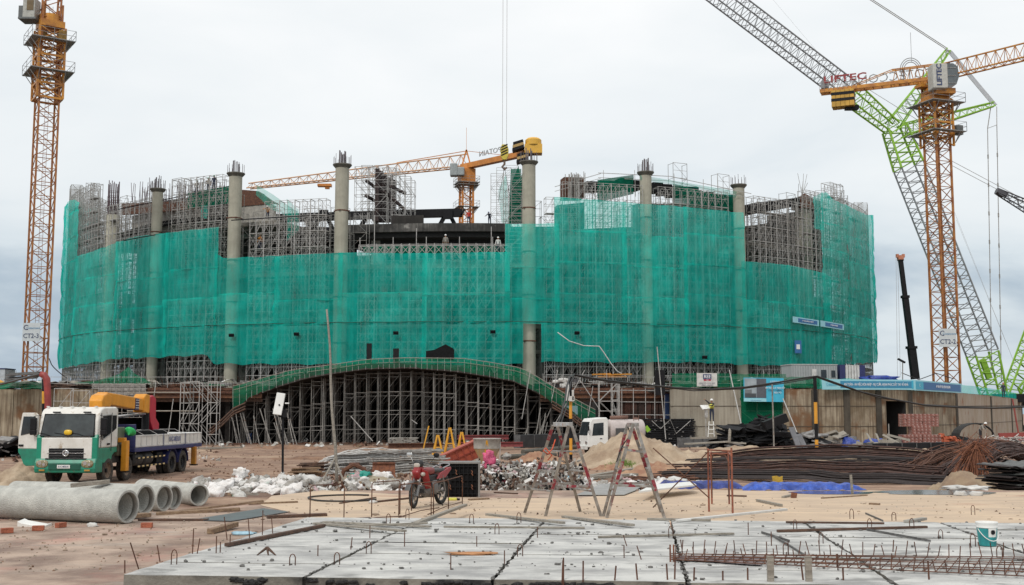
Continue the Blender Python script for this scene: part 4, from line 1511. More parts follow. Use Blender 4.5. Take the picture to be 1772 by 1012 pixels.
wall_back = []
for i in range(len(WP) - 1):
 (pa, da), (pb, db) = WP[i], WP[i + 1]
 door = None
 if i == 5:
  door = (.24, .86, .80)
 if i == 1:
  continue
 m = conc_wall if i > 1 else mat('grey_wall_concrete', (.34, .31, .25), .9, c2=(.25, .225, .18), scale=.3, bump=.3, bscale=9, streak=.4, dark=(.15, .12, .09))
 if i in (7, 8, 9):
  m = mat('pale_wall_concrete', (.46, .41, .34), .9, c2=(.36, .29, .21), scale=.3, bump=.3, bscale=9, streak=.5, dark=(.17, .10, .06), f2=((.27, .15, .09), .6, .60))
 o, a, b, u, nrm = panel(pa, da, pb, db, POD - .35, m, wall_r, door)
 # joint groove line of the cast lifts
 m_ = MB()
 for z in (1.6, 3.3):
  if door:
   continue
  m_.bar(a + nrm * .045 + V((0, 0, z)), b + nrm * .045 + V((0, 0, z)), .02, .05)
 if m_.v:
  m_.build('lift_joint', mat('joint_dark', (.10, .08, .06), .9), o)
 # dark expansion joint pilaster
 if i >= 2:
  m_ = MB()
  m_.box(b + nrm * .0 + V((0, 0, 2.3)), (.55, .25, 4.7), rot3(0, 0, math.atan2(u.y, u.x)))
  m_.build('joint_strip', mat('damp_joint', (.10, .085, .065), .9, var=.5, scale=.8, streak=.5), wall_r)
 if door:
  pA = a + (b - a) * .24
  pB = a + (b - a) * .86
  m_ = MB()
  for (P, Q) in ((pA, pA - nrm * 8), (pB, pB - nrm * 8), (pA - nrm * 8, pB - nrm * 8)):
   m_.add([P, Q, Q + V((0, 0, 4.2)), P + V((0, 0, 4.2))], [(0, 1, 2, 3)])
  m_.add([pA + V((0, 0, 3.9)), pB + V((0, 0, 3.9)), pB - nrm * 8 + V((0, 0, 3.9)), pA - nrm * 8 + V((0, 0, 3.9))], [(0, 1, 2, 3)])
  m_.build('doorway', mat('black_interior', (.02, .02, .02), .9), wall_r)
  m_ = MB()
  pm = pA + (b - a) * .03 + nrm * .1
  m_.beam(pm, pm + V((0, 0, 1.8)), .05)
  m_.build('door_post', steel, wall_r)
wall_l = thing('retaining_wall', 'stained concrete retaining wall at the left edge behind the truck', 'wall')
for i, (pa, pb) in enumerate(((-160, -60), (-60, 22), (22, 90), (90, 168))):
 panel(pa, 96, pb, 96, POD - .35, conc_wall, wall_l)
# podium deck (one solid slab) with its rusty rebar edge
pod = MB()
outline = [at(px, 715, d + .6) for px, d in [(-900, 97), (-160, 97), (168, 97.4), (395, 97.8)]] + [at(px, 715, 118) for px in (396, 1024)] + [at(px, 715, d) for px, d in [(1026, 97.8)]] + [at(px, 715, d + .6) for px, d in WP] + [V((150, 260, 0)), V((-260, 260, 0))]
pod.prism([(p.x, p.y) for p in outline], POD - .62, POD - .37, 'z')
pod.build('podium_deck', dkconc, struct_)
# rear and side walls of the caves, cave darkness put into their colour
for (pa, da, pb, db, m) in ((120, 108, 396, 108, 'cave_shade'), (1000, 108, 1180, 108, 'cave_shade'), (1270, 104, 1370, 104, 'cave_shade')):
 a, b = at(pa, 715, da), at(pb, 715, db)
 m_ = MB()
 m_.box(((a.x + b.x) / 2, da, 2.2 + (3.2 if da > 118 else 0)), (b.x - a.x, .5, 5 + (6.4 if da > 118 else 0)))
 m_.build('inner_wall', mat('cave_shade', (.035, .03, .027), .95, var=.4), struct_)
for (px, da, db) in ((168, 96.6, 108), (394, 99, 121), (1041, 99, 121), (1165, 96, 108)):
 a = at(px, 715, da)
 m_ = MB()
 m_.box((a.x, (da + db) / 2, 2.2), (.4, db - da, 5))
 m_.build('side_wall', mat('cave_shade', (.035, .03, .027)), struct_)
# rusty beam and rebar edge band above the caves
for (pa, pb, lab) in ((168, 296, 'left'), (296, 452, 'middle left'), (935, 1040, 'right of the arch'), (1040, 1162, 'beside the grey wall')):
 t = thing('deck_edge', 'rusty dark formwork edge of the podium deck, ' + lab, 'formwork')
 a, b = at(pa, 715, 96.6), at(pb, 715, 96.6)
 for (z, h, y, m) in ((POD - .62, .22, 0, rust), (POD - .95, .34, .2, mat('raw_brown_timber', (.20, .085, .04), .8, c2=(.09, .045, .03), scale=3)), (POD - 1.3, .25, .5, wood_d), (POD - .35, .22, .15, rust)):
  m_ = MB()
  m_.box(((a.x + b.x) / 2, 96.4 + y, z), (b.x - a.x, .35, h))
  m_.build('edge_board', m, t)
 m_ = MB()
 for k in range(int((b.x - a.x) / .22)):
  x = a.x + k * .22 + rnd(-.05, .05)
  m_.beam((x, 96.5 + rnd(0, 1.5), POD - .5), (x + rnd(-.06, .06), 96.5, POD + rnd(.1, .85)), .018, 3)
 stuff(m_.build('rebar_fringe', rust, t))
# grid form panels behind the truck crane
t = thing('wall_formwork', 'pale grey gridded wall formwork panels above the truck crane arm', 'formwork')
for i in range(9):
 for j in range(4):
  pA = at(160 + i * 10.2, 0, 96.2)
  a = at(160 + i * 10.2, 664 + j * 6.9, 96.1)
  m_ = MB()
  m_.box((a.x + .24, 96.1, a.z - .16), (.45, .08, .30))
  m_.build('form_plate', mat('form_plate', (.40, .38, .35), .7, var=.4, scale=3), t)
m_ = MB()
for i in range(10):
 a = at(160 + i * 10.2, 663, 95.9)
 b = at(160 + i * 10.2, 722, 95.9)
 m_.beam(a, b, .035)
for j in range(8):
 m_.beam(at(158, 664 + j * 8.3, 95.9), at(255, 664 + j * 8.3, 95.9), .03)
m_.build('walers', steel_d, t)
# ------------------------------------------------------------------ the arch
arch = thing('entrance_arch', 'wide concrete arch vault at the front of the podium, carried on shoring towers', 'arch')
AU = [(395, 722), (405, 711), (440, 685), (483, 669), (530, 655), (581, 646), (632, 639), (710, 637), (787, 643), (827, 649), (889, 660), (930, 680), (955, 698), (981, 713), (1007, 733), (1040, 757)]   # soffit
AD = 97.5
def apt(px, tab, d, dy=0.):
 return at(px, interp(tab, px) + dy, d)
n = 60
m_ = MB()
vs = []
for i in range(n + 1):
 px = 395 + (1040 - 395) * i / n
 p = apt(px, AU, AD)
 for (y, dz) in ((AD, 0), (AD, .45), (121, .45), (121, 0)):
  vs.append((p.x, y, p.z + dz))
fs = []
for i in range(n):
 a, b = 4 * i, 4 * i + 4
 for k in range(4):
  k2 = (k + 1) % 4
  fs.append((a + k, a + k2, b + k2, b + k))
m_.add(vs, fs)
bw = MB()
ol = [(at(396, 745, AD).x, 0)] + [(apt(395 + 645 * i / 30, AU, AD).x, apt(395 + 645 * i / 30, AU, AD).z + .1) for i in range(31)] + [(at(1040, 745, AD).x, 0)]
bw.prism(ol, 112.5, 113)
bw.build('end_wall', mat('arch_shade', (.02, .018, .016), .95), arch)  # wall coloured near-black for the darkness under the vault
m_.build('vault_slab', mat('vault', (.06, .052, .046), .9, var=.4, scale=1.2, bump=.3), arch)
# edge netting guard along the arch with posts: built on both flanks and over the crown
AT = [(396, 670), (450, 655), (504, 640), (581, 630), (632, 622), (700, 619), (801, 620), (850, 627), (904, 637), (930, 652), (981, 683), (1040, 714)]
AB = [(396, 718), (410, 706), (440, 686), (483, 670), (530, 655), (581, 647), (632, 640), (710, 638), (787, 644), (827, 650), (889, 661), (930, 681), (955, 699), (981, 714), (1007, 732), (1040, 738)]
for (pa, pb, lab) in ((403, 560, 'left flank'), (560, 720, 'left of the crown'), (720, 860, 'right of the crown'), (860, 1030, 'right flank')):
 def f(u, v):
  px = pa + (pb - pa) * u
  p, q = apt(px, AB, 95.9, -3), apt(px, AT, 95.9, 1)
  r = p.lerp(q, v)
  r.y += .22 * nz3(px * .05, v * 3, 3) - .25 * math.sin(pi * v)
  r.z += .12 * nz3(px * .08, v * 2, 8)
  return r
 m_ = MB()
 m_.grid(f, 40, 5)
 tag(m_.build('edge_net', net_a, smooth=True), 'dark green netting along the arch guard rail, ' + lab, 'safety net')
 t = thing('arch_guard_rail', 'tube guard rail with short posts following the arch, ' + lab, 'railing')
 m_ = MB()
 for dy, rr in ((0, .03), (7, .02)):
  m_.tube([apt(pa + (pb - pa) * i / 10, AT, 95.6, dy) for i in range(11)], rr, 5)
 m_.build('rail', wood_g, t)
 m_ = MB()
 k = pa
 while k < pb:
  m_.beam(apt(k, AB, 95.65, -1), apt(k, AT, 95.65, -1), .018, 3)
  k += rnd(8, 13)
 stuff(m_.build('posts', steel, t))
# curved strip of black membrane under the arch edge
for (tabA, lab, x0, x1) in ((1, 'left', 362, 425), (2, 'right', 955, 1045)):
 m_ = MB()
 for dz in (0, .28, .5):
  if lab == 'left':
   pts = [at(px, y, 95.4) + V((0, 0, -dz)) for px, y in ((362, 744), (385, 725), (405, 706), (425, 697))]
  else:
   pts = [at(px, y, 95.4) + V((0, 0, -dz)) for px, y in ((955, 694), (985, 712), (1015, 734), (1042, 752))]
  m_.tube(pts, .07, 5)
 tag(m_.build('curved_beam', wood_d), lab + ' set of curved timber formers running down to the ground at the arch foot', 'formwork')
# shoring under the arch
for row, d in enumerate((98.2, 101.6, 106)):
 px = 408 + (row * 9) % 17
 kk = 0
 while px < 1022:
  p = at(px, 715, d)
  pxf = 886 + (p.x) / AD * F * 1.0
  yt = interp(AU, max(396, min(1039, pxf)))
  zt = at(pxf, yt, AD).z - .05
  if zt > 1.2:
   w = 1.0
   q = MB()
   nL = max(1, int(zt / 1.55))
   hh = zt / nL
   rr = .036 if row < 2 else .032
   for x in (-w / 2, w / 2):
    for y in (0, 1.0):
     q.beam((x, y, 0), (x + rnd(-.03, .03), y, zt - rnd(0, .2)), rr)
   if row < 3:
    for i in range(nL):
     z = (i + .82) * hh
     q.beam((-w / 2, 0, z), (w / 2, 0, z), rr * .8)
     q.beam((-w / 2, 0, z - .35), (w / 2, 0, z - .35), rr * .5, 3)
     q.beam((-w / 2, 1, z), (w / 2, 1, z), rr * .8)
     if row < 2:
      q.beam((-w / 2, .5, i * hh + .1), (w / 2, .5, z), rr * .5, 3)
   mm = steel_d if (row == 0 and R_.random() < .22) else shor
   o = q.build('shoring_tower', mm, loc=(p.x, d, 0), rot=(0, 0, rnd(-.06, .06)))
   loc_ = 'left flank' if px < 560 else 'left of the crown' if px < 700 else 'right of the crown' if px < 860 else 'right flank'
   tag(o, ('front', 'second', 'rear')[row] + ' row shoring tower under the arch, ' + ordn(('arch', row)) + ' from the left', 'scaffold', 'shoring under the arch, row %d, ' % (row + 1) + loc_)
  px += (20 + rnd(-3, 3)) * (98.2 / d) if row < 2 else 30
  kk += 1
# loose raking tubes at the foot of the arch
for i in range(34):
 left = i < 20
 px = rnd(385, 520) if left else rnd(900, 1010)
 a = at(px, 715, 97.2 - rnd(0, .8))
 s_ = rnd(-.9, -.3) if left else rnd(.3, .9)
 h = min(rnd(1.6, 3.2), at(px, interp(AU, px), 97).z)
 if h < .8:
  continue
 m_ = MB()
 m_.beam((0, 0, 0), (s_ * h * .5, .3, h), .045)
 tag(m_.build('prop_tube', steel_d, loc=(a.x, a.y, 0)), 'raking steel prop leaning at the ' + ('left' if left else 'right') + ' foot of the arch', 'prop', 'raking props at the ' + ('left' if left else 'right') + ' foot of the arch')
for (a, b) in (((607, 720), (645, 763)), ((712, 726), (722, 733))):
 m_ = MB()
 m_.beam(at(*a, 96.8), at(*b, 96.8), .045)
 tag(m_.build('prop_tube', steel), 'single raking tube in front of the shoring ' + ('left of the crown' if a[0] == 607 else 'under the crown'), 'prop')
# dark boxes & posts standing on the arch crown
for (x0, x1, y0, y1, lab) in ((634, 643, 594, 636, 'left of the two dark posts standing on the arch crown'), (680, 690, 603, 638, 'right of the two dark posts standing on the arch crown')):
 a, b = at(x0, y1, 98.5), at(x1, y0, 98.5)
 m_ = MB()
 m_.box((0, 0, (b.z - a.z) / 2), (b.x - a.x, .4, b.z - a.z))
 tag(m_.build('steel_post', blkp, loc=((a.x + b.x) / 2, 98.6, a.z)), lab, 'post')
a, b = at(737, 622, 99.5), at(784, 604, 99.5)
m_ = MB()
w_ = b.x - a.x
m_.prism([(0, 0), (w_, 0), (w_, 1.0), (w_ * .72, 1.35), (w_ * .3, .85), (0, .75)], 0, 2.2)
tag(m_.build('form_box', blk, loc=(a.x, 99.5, a.z)), 'black gabled form box standing on the arch crown', 'formwork')
# ---- scaffolds and tube frames in front of the caves
for (px, yt, yb, w, lab) in ((342, 660, 770, 1.5, 'grey scaffold tower at the podium edge left of the arch'), (358, 660, 770, 1.5, 'scaffold tower just left of the arch foot'), (318, 662, 768, .8, 'slim scaffold tower behind the flatbed'), (1055, 660, 728, 1.7, 'cross-braced scaffold tower behind the white tanker truck'), (1065, 660, 724, .5, 'slim scaffold frame beside the cross-braced tower'), (107, 672, 760, 1.6, 'scaffold tower left of the gridded formwork'), (136, 676, 760, 1.6, 'scaffold tower touching the gridded formwork')):
 free_tower(px, 95.2, yt, yb, w, lab, lh=1.75, r=.04, dep=1.0)
t = thing('tube_scaffold', 'light tube frame in front of the rust coloured form right of the arch', 'scaffold')
m_ = MB()
for y in (675, 695, 717, 738):
 m_.beam(at(1070, y, 95.3), at(1165, y + 1, 95.3), .035)
for px in (1076, 1096, 1117, 1133, 1150):
 m_.beam(at(px, 672, 95.2), at(px, 750, 95.2), .035)
m_.build('tubes', steel, t)
t = thing('rusty_form_wall', 'rust brown wall form behind the tube frame right of the arch', 'formwork')
for k in range(8):
 a, b = at(1068 + k * 12, 673, 97), at(1079.6 + k * 12, 760, 97)
 m_ = MB()
 m_.box(((a.x + b.x) / 2, 97, (a.z + b.z) / 2), (b.x - a.x, .2, a.z - b.z))
 m_.build('form_panel', mat('brown_form', (.075, .03, .02), .85, c2=(.03, .018, .014), scale=1.2, bump=.3), t)
m_ = MB()
m_.box(at(1157, 708, 96.4), (.7, .2, 3.4))
m_.build('blue_panel', mat('blue_form', (.03, .07, .2), .6), t)
for (x0, y0, x1, y1, d, lab) in ((958, 655, 1003, 702, 97.3, 'grey plate form standing right of the arch crown'),):
 a, b = at(x0, y1, d), at(x1, y0, d)
 m_ = MB()
 m_.box(((b.x - a.x) / 2, 0, (b.z - a.z) / 2), (b.x - a.x, .2, b.z - a.z))
 tag(m_.build('plate_form', mat('grey_plate', (.09, .09, .095), .6, var=.3), loc=a), lab, 'formwork')
for i, (a, b) in enumerate((((958, 738), (1012, 640)), ((1040, 712), (1002, 655)), ((965, 640), (955, 690)), ((1026, 668), (1018, 720)), ((918, 640), (903, 725)), ((270, 660), (260, 735)), ((345, 695), (325, 745)), ((300, 690), (290, 760)))):
 m_ = MB()
 m_.beam(at(*a, 95.6), at(*b, 95.6), .04)
 tag(m_.build('scaffold_pole', steel), 'leaning scaffold pole at the podium edge ' + ['right of the arch, longest', 'right of the arch, raking left', 'by the white sensor box', 'above the tanker truck', 'on the right flank of the arch', 'behind the truck crane', 'behind the flatbed end', 'right of the crane hook'][i], 'pole', 'leaning poles at the podium edge')
for y, lab in ((680, 'upper'), (712, 'lower')):
 m_ = MB()
 m_.tube([at(220 + k * 13, y - 1 + 1.2 * nz3(k, y), 95.3) for k in range(10)], .06, 6)
 tag(m_.build('ledger_pole', wood_g), lab + ' pale wooden ledger pole across the cave left of the arch', 'pole')
# green screen with scaffold and billboard in the wall gap
t = thing('scaffold_bay', 'steel scaffold behind the billboard in the gap of the wall', 'scaffold')
for i, px in enumerate((1265, 1282, 1310, 1337, 1356)):
 m_ = MB()
 for y in (0, 1.2):
  a, b = at(px, 765, 96.6 + y), at(px, 650, 96.6 + y)
  m_.beam(a, b, .04)
  for yy in (655, 690, 711, 733, 755):
   if i < 4:
    m_.beam(at(px, yy, 96.6 + y), at((1265, 1282, 1310, 1337, 1356)[i + 1], yy, 96.6 + y), .03)
  if i < 4:
   m_.beam(at(px, 711, 96.6 + y), at((1265, 1282, 1310, 1337, 1356)[i + 1], 733, 96.6 + y), .03)
 m_.build('scaffold_frame', steel, t)
for (x0, x1, y0, y1, m, lab) in ((1263, 1360, 647, 762, net_a, 'tall green net screening the gap in the wall behind the billboard'), (1163, 1262, 646, 670, net_a, 'green net strip on the wall top behind the white company sign'), (1360, 1418, 652, 671, net_a, 'green net strip on the wall top between billboard and long banner'), (1395, 1420, 653, 668, net_a, 'short green net beside the long banner')):
 m_ = MB()
 P = [at(x0, y1, 95.1), at(x1, y1, 95.1), at(x1, y0, 95.1), at(x0, y0, 95.1)]
 m_.grid(lambda u, v: P[0].lerp(P[1], u).lerp(P[3].lerp(P[2], u), v) + V((0, .18 * nz3(u * 6, v * 4, x0), .06 * nz3(u * 9, 0, x0))), 24, 8)
 tag(m_.build('safety_net', m, smooth=True), lab, 'safety net')
m_ = MB()
m_.grid(lambda u, v: (lambda p, q: p.lerp(q, v) + V((.0, .3 * nz3(u * 22, v * 3), .15 * nz3(u * 16, 1))))(*(lambda px, d: (at(px, 715, d + .25) + V((0, 0, POD - .45 - 0)), at(px, 715, d + .25) + V((0, 0, POD + .5))))(1415 + 345 * u, interp(WP, 1415 + 345 * u))), 80, 5)
m_.v = [(x, y, z - CZ if False else z) for x, y, z in m_.v]
for i_, (x, y, z) in enumerate(m_.v):
 pass
zb_ = at(1000, 715, 95).z
m_.v = [(x, y, z - zb_) for x, y, z in m_.v]
tag(m_.build('safety_net', net_g, smooth=True), 'long green net along the parapet of the right retaining wall', 'safety net')
def board(P, Q, h, name, label, cat, parts, group=None, th=.05):
 """flat sign between two bottom corners; parts: (kind, u0, u1, v0, v1, material or text args)"""
 L_ = (Q - P).length
 rz = math.atan2(Q.y - P.y, Q.x - P.x)
 ry = -math.atan2(Q.z - P.z, math.hypot(Q.x - P.x, Q.y - P.y))
 t = thing(name, label, cat, P, 0, group, rot=(0, ry, rz))
 k = 0
 for pr in parts:
  if pr[0] == 'b':
   _, u0, u1, v0, v1, m, nm = pr
   m_ = MB()
   th_ = th if k == 0 else .012
   m_.box(((u0 + u1) / 2 * L_, -(.0 if k == 0 else th / 2 + .006 + .004 * k), (v0 + v1) / 2 * h), ((u1 - u0) * L_, th_, (v1 - v0) * h))
   m_.build(nm, m, t)
   k += 1
  else:
   _, u, v, s, body, m, sx = pr
   text('lettering', body, s * h, m, t, (u * L_, -(th / 2 + .03 + .004 * k), v * h), sx=sx, ext=.003)
 return t
board(at(1206, 668.5, 94.7), at(1241, 668.5, 94.7), 23 / F * 94.7, 'company_sign', 'white company sign reading REE on the wall top', 'sign', [
 ('b', 0, 1, 0, 1, dwhite, 'board'), ('b', .31, .72, .52, .92, txt_n, 'badge'), ('b', .34, .69, .42, .52, txt_r, 'badge_foot'),
 ('t', .515, .72, .36, 'REE', txt_w, .9), ('t', .515, .47, .10, 'M&E', txt_w, 1), ('t', .5, .24, .13, 'CÔNG TY CP DV & KT', txt_n, .95), ('t', .5, .09, .12, 'CƠ ĐIỆN LẠNH R.E.E', txt_n, .8)])
bb = board(at(1287, 694.5, 94.4), at(1356.5, 695.5, 94.4), 41 / F * 94.4, 'billboard', 'cyan billboard with a grey building picture standing on scaffolding', 'billboard', [
 ('b', 0, 1, 0, 1, cyan, 'board'), ('b', .02, .56, .16, .97, mat('picture_sky', (.38, .43, .46), .5, c2=(.22, .27, .30), scale=.8), 'picture'), ('b', .32, .56, .16, .97, mat('picture_block', (.10, .11, .13), .5), 'picture_block'),
 ('b', .03, .31, .16, .34, mat('picture_ground', (.07, .08, .09), .5), 'picture_ground'), ('b', .03, .2, .34, .5, mat('picture_mid', (.17, .19, .20), .5), 'picture_trees'), ('b', .0, .56, .0, .14, cyan_l, 'foot_strip'),
 ('t', .82, .83, .13, 'COTECCONS', txt_w, .7), ('t', .78, .58, .10, 'AN TOÀN LÀ TRÊN HẾT', txt_w, .75), ('t', .78, .48, .10, 'CHẤT LƯỢNG', txt_n, .9), ('t', .84, .38, .09, 'TIẾN ĐỘ', txt_w, .9), ('t', .3, .06, .06, 'www.coteccons.vn', bblue, 1)])
a, b = at(1315, 743, 94.2), at(1326, 743, 94.2)
board(a, b, .95, 'notice_board', 'small white and blue notice board on the green screen below the billboard', 'sign', [('b', 0, 1, 0, 1, bblue, 'board'), ('b', .12, .88, .08, .6, dwhite, 'notice'), ('b', .12, .88, .84, .93, cyan_l, 'header')])
zt = POD + .55
def onwall(px, z):
 p = at(px, 715, interp(WP, px) - .45)
 p.z = z
 return p
ZB = POD - .42
board(onwall(1422, ZB) - V((0, .35, 0)), onwall(1572, ZB + .03) - V((0, 2.0, 0)), .86, 'long_banner', 'long pale and teal slogan banner on the right wall parapet, the longer one', 'banner', [
 ('b', 0, 1, 0, 1, cyan_l, 'cloth'), ('b', .19, .955, .16, .84, bteal, 'panel'), ('b', .955, .975, .1, .9, cyan, 'end_strip'),
 ('t', .095, .5, .42, 'C coteccons', cyan, .55), ('t', .57, .5, .36, 'AN TOÀN - AN VIỆC HÒA NHỊP - NỤ CƯỜI, HẠNH PHÚC DẮT TAY VỀ NHÀ', txt_w, .60)])
board(onwall(1578, ZB + .02) - V((0, .9, 0)), onwall(1657, ZB - .02) - V((0, 1.3, 0)), .92, 'short_banner', 'shorter blue slogan banner at the right end of the wall parapet', 'banner', [
 ('b', 0, 1, 0, 1, cyan_l, 'cloth'), ('b', .17, .97, .12, .86, bblue, 'panel'), ('b', .02, .165, .12, .86, cyan, 'logo_panel'),
 ('t', .09, .5, .42, 'C', txt_w, 1), ('t', .57, .5, .36, 'AN TOÀN, HÃY THỰC HIỆN NÓ VÌ GIA ĐÌNH', txt_w, .66)])
# ---- clutter along the podium edge
def clutter(n, pxa, pxb, d0, d1, z0, zmax, name, label, cat, mats, mk, group):
 for i in range(n):
  px = rnd(pxa, pxb)
  d = rnd(d0, d1)
  p = at(px, 715, d)
  m_ = MB()
  mk(m_)
  tag(m_.build(name, R_.choice(mats), loc=(p.x, d, z0 + rnd(0, zmax)), rot=(rnd(-.1, .1), rnd(-.12, .12), rnd(-.6, .6))), label, cat, group)
def brd(m_):
 L_ = rnd(1.2, 3.4)
 for k in range(R_.choice((1, 3, 5))):
  m_.box((rnd(-.2, .2), rnd(-.2, .2), k * .06), (L_ * rnd(.8, 1), rnd(.2, .9), .05))
def tubes_(m_):
 L_ = rnd(1.8, 4)
 for k in range(8):
  m_.beam((-L_ / 2, rnd(-.3, .3), rnd(0, .25)), (L_ / 2, rnd(-.3, .3), rnd(0, .25)), .03)
def sheet_(m_):
 w = rnd(.8, 2.2)
 s0 = rnd(0, 90)
 m_.grid(lambda u, v: V(((u - .5) * w, (v - .5) * .9, .28 * nz3(u * 2.5, v * 2, s0) + .2 * math.sin(pi * u))), 8, 4)
dst = 97.6
for (pa, pb, wh) in ((-60, 168, 'left of the gridded formwork'), (168, 460, 'between gridded formwork and arch'), (935, 1165, 'right of the arch'), (1165, 1400, 'behind the white company sign')):
 w = (pb - pa) / 100
 clutter(int(9 * w), pa, pb, 97.2, 101, POD - .33, .35, 'board_stack', 'grey and brown boards heaped on the podium edge, ' + wh, 'boards', [wood_g, wood_d, mat('grey_ply', (.30, .28, .25), .8), blk], brd, 'boards on the podium edge, ' + wh)
 clutter(int(6 * w), pa, pb, 97.2, 101, POD - .3, .5, 'tube_bundle', 'bundle of scaffold tubes lying on the podium edge, ' + wh, 'tubes', [steel, steel_d, rust], tubes_, 'tubes on the podium edge, ' + wh)
 clutter(int(5 * w), pa, pb, 97.4, 101, POD - .2, .5, 'loose_sheet', 'crumpled sheet draped over the clutter on the podium edge, ' + wh, 'sheet', [dwhite, net_a, wood_g, blk], sheet_, 'sheets on the podium edge, ' + wh)
# rail posts with tube rail along podium edge
for (pa, pb, wh) in ((-40, 160, 'far left'), (160, 390, 'left'), (940, 1160, 'centre right'), (1160, 1420, 'right')):
 t = thing('guard_rail', 'thin tube guard rail on the podium edge, ' + wh, 'railing')
 m_ = MB()
 a, b = at(pa, 715, 97.1), at(pb, 715, 97.1)
 for z in (.5, 1.05):
  m_.beam((a.x, 97.1, POD - .35 + z), (b.x, 97.1, POD - .35 + z), .025)
 k = a.x
 while k < b.x:
  m_.beam((k, 97.1, POD - .35), (k, 97.1, POD - .35 + rnd(1.0, 1.7)), .028)
  k += rnd(1.5, 2.4)
 m_.build('rail', steel, t)
# green net tent left, grey rolled mats on wall top far left
m_ = MB()
P = [(150, 660), (185, 654), (222, 635), (250, 660), (262, 665)]
m_.grid(lambda u, v: at(130 + 130 * u, 664 - v * max(0, interp([(130, 2), (170, 6), (205, 16), (222, 30), (232, 18), (262, 2)], 130 + 130 * u)), 97 + v * 1.2) + V((0, .5 * nz3(u * 5, v * 3), 0)), 30, 6)
tag(m_.build('draped_net', net_a, smooth=True), 'green net draped to a peak on the podium edge left of the arch', 'safety net')
for (x0, x1, y, lab) in ((15, 66, 647, 'upper'), (12, 60, 654, 'lower')):
 m_ = MB()
 p, q = at(x0, y + 3, 94), at(x1, y, 94)
 for k in range(5):
  m_.bar(p + V((rnd(-.1, .1), k * .15, k * .05)), q + V((rnd(-.1, .1), k * .15, k * .05)), .9, .06)
 tag(m_.build('mat_stack', mat('grey_mats', (.17, .165, .16), .8, var=.4, scale=4), loc=(0, 0, 0)), lab + ' stack of dark grey mats on the wall top below the left tower crane', 'mats')
m_ = MB()
m_.grid(lambda u, v: at(-10 + 85 * u, 660 + 12 * v + 3 * nz3(u * 4, v), 95.2 - v), 16, 4)
tag(m_.build('draped_net', net_a, smooth=True), 'dark green net lying over the top of the left wall', 'safety net')
# grey container at far left edge
p = at(-8, 655, 118)
m_ = MB()
m_.box((0, 0, 1.35), (3.4, 2.4, 2.7))
t = thing('site_container', 'pale grey container peeping in at the left edge of the photo', 'container', (p.x - .2, 118, POD - .37 - .2))
m_.build('body', mat('pale_container', (.50, .53, .55), .6), t)
m_ = MB()
m_.box((0, 0, 2.77), (3.5, 2.5, .1))
m_.build('roof_edge', navy, t)
m_ = MB()
m_.blob((0, 0, .35), (.45, .4, .4), 2)
p = at(2, 655, 100)
tag(m_.build('yellow_drum', yel, loc=(p.x, 100, POD - .3)), 'yellow drum lying on the wall top at the left edge', 'drum')
# white plaster bags heap and yellow boards on the podium right of the arch
for i in range(9):
 p = at(rnd(957, 985), 715, 97.3)
 m_ = MB()
 m_.blob((0, 0, .16), (rnd(.22, .34), .2, rnd(.14, .2)), i, 8, 6, .5, 2)
 tag(m_.build('sack', dwhite, smooth=True, loc=(p.x, 97.0, POD - .3 + rnd(0, .6))), 'small white sack in the heap on the podium right of the arch', 'sack', 'white sacks on the podium')
for i in range(5):
 p = at(1025 + i * 9, 648 + (i % 2) * 4, 98)
 m_ = MB()
 m_.bar((0, 0, 0), (1.6, .3, rnd(-.1, .1)), .4, .12)
 tag(m_.build('yellow_board', yel_c, loc=p), 'yellow form beam in the clutter right of the arch', 'beam', 'yellow form beams right of the arch')
# site cabins on the podium
p = onwall(1398, POD - .37)
q = onwall(1476, POD - .37)
t = thing('site_cabin', 'long pale grey site cabin with door and window on the podium', 'cabin', (p.x + .3, 101, POD - .37), math.atan2(2.2, q.x - p.x) * .3)
Lc = 4.3
m_ = MB()
m_.box((Lc / 2, 1.2, 1.4), (Lc, 2.4, 1.75))
m_.build('body', shed, t)
for k in range(18):
 m_ = MB()
 m_.box((.12 + k * Lc / 18, -.02, 1.4), (.09, .03, 1.6))
 m_.build('rib', mat('cabin_rib', (.33, .35, .35), .6), t)
for (x, w, h, m, nm, z) in ((2.1, .4, 1.3, dwhite, 'door', 1.25), (3.0, .5, .7, glass, 'window', 1.5), (3.9, .35, .6, glass, 'window', 1.5)):
 m_ = MB()
 m_.box((x, -.05, z), (w, .06, h))
 m_.build(nm, m, t)
m_ = MB()
m_.box((Lc / 2, 1.2, 2.32), (Lc + .1, 2.5, .08))
m_.build('roof', mat('cabin_roof', (.5, .5, .48), .6), t)
t = thing('site_container', 'navy and white ribbed container beside the grey site cabin', 'container', (p.x + 4.9, 102, POD - .37), .05)
m_ = MB()
m_.box((.25, 1.2, 1.2), (.5, 2.4, 2.3))
m_.box((2.05, 1.2, 1.2), (.55, 2.4, 2.2))
m_.build('frame', navy, t)
for k in range(5):
 m_ = MB()
 m_.box((.62 + k * .26, 1.0, 1.2), (.2, 2.2, 2.2))
 m_.build('white_rib', dwhite, t)
# blue tarpaulin bundle on podium
m_ = MB()
m_.blob((0, 0, .25), (1.7, .9, .42), 5, 22, 12, .5, 2.2)
p = onwall(1548, POD - .2)
tag(m_.build('blue_bundle', blue_t, smooth=True, loc=(p.x, 101.5, POD + .3)), 'blue tarpaulin bundle on the podium behind the long banner', 'tarpaulin')
t = thing('lamp_post', 'small flood lamp post standing on the podium left of the black crane boom', 'lamp')
a, b = at(1562, 658, 102), at(1562, 626, 102)
m_ = MB()
m_.beam(a, b, .05)
m_.build('pole', steel_d, t)
m_ = MB()
m_.box(b + V((-.1, 0, .1)), (.7, .3, .15), rot3(0, .5, 0))
m_.build('lamp_head', blkp, t)
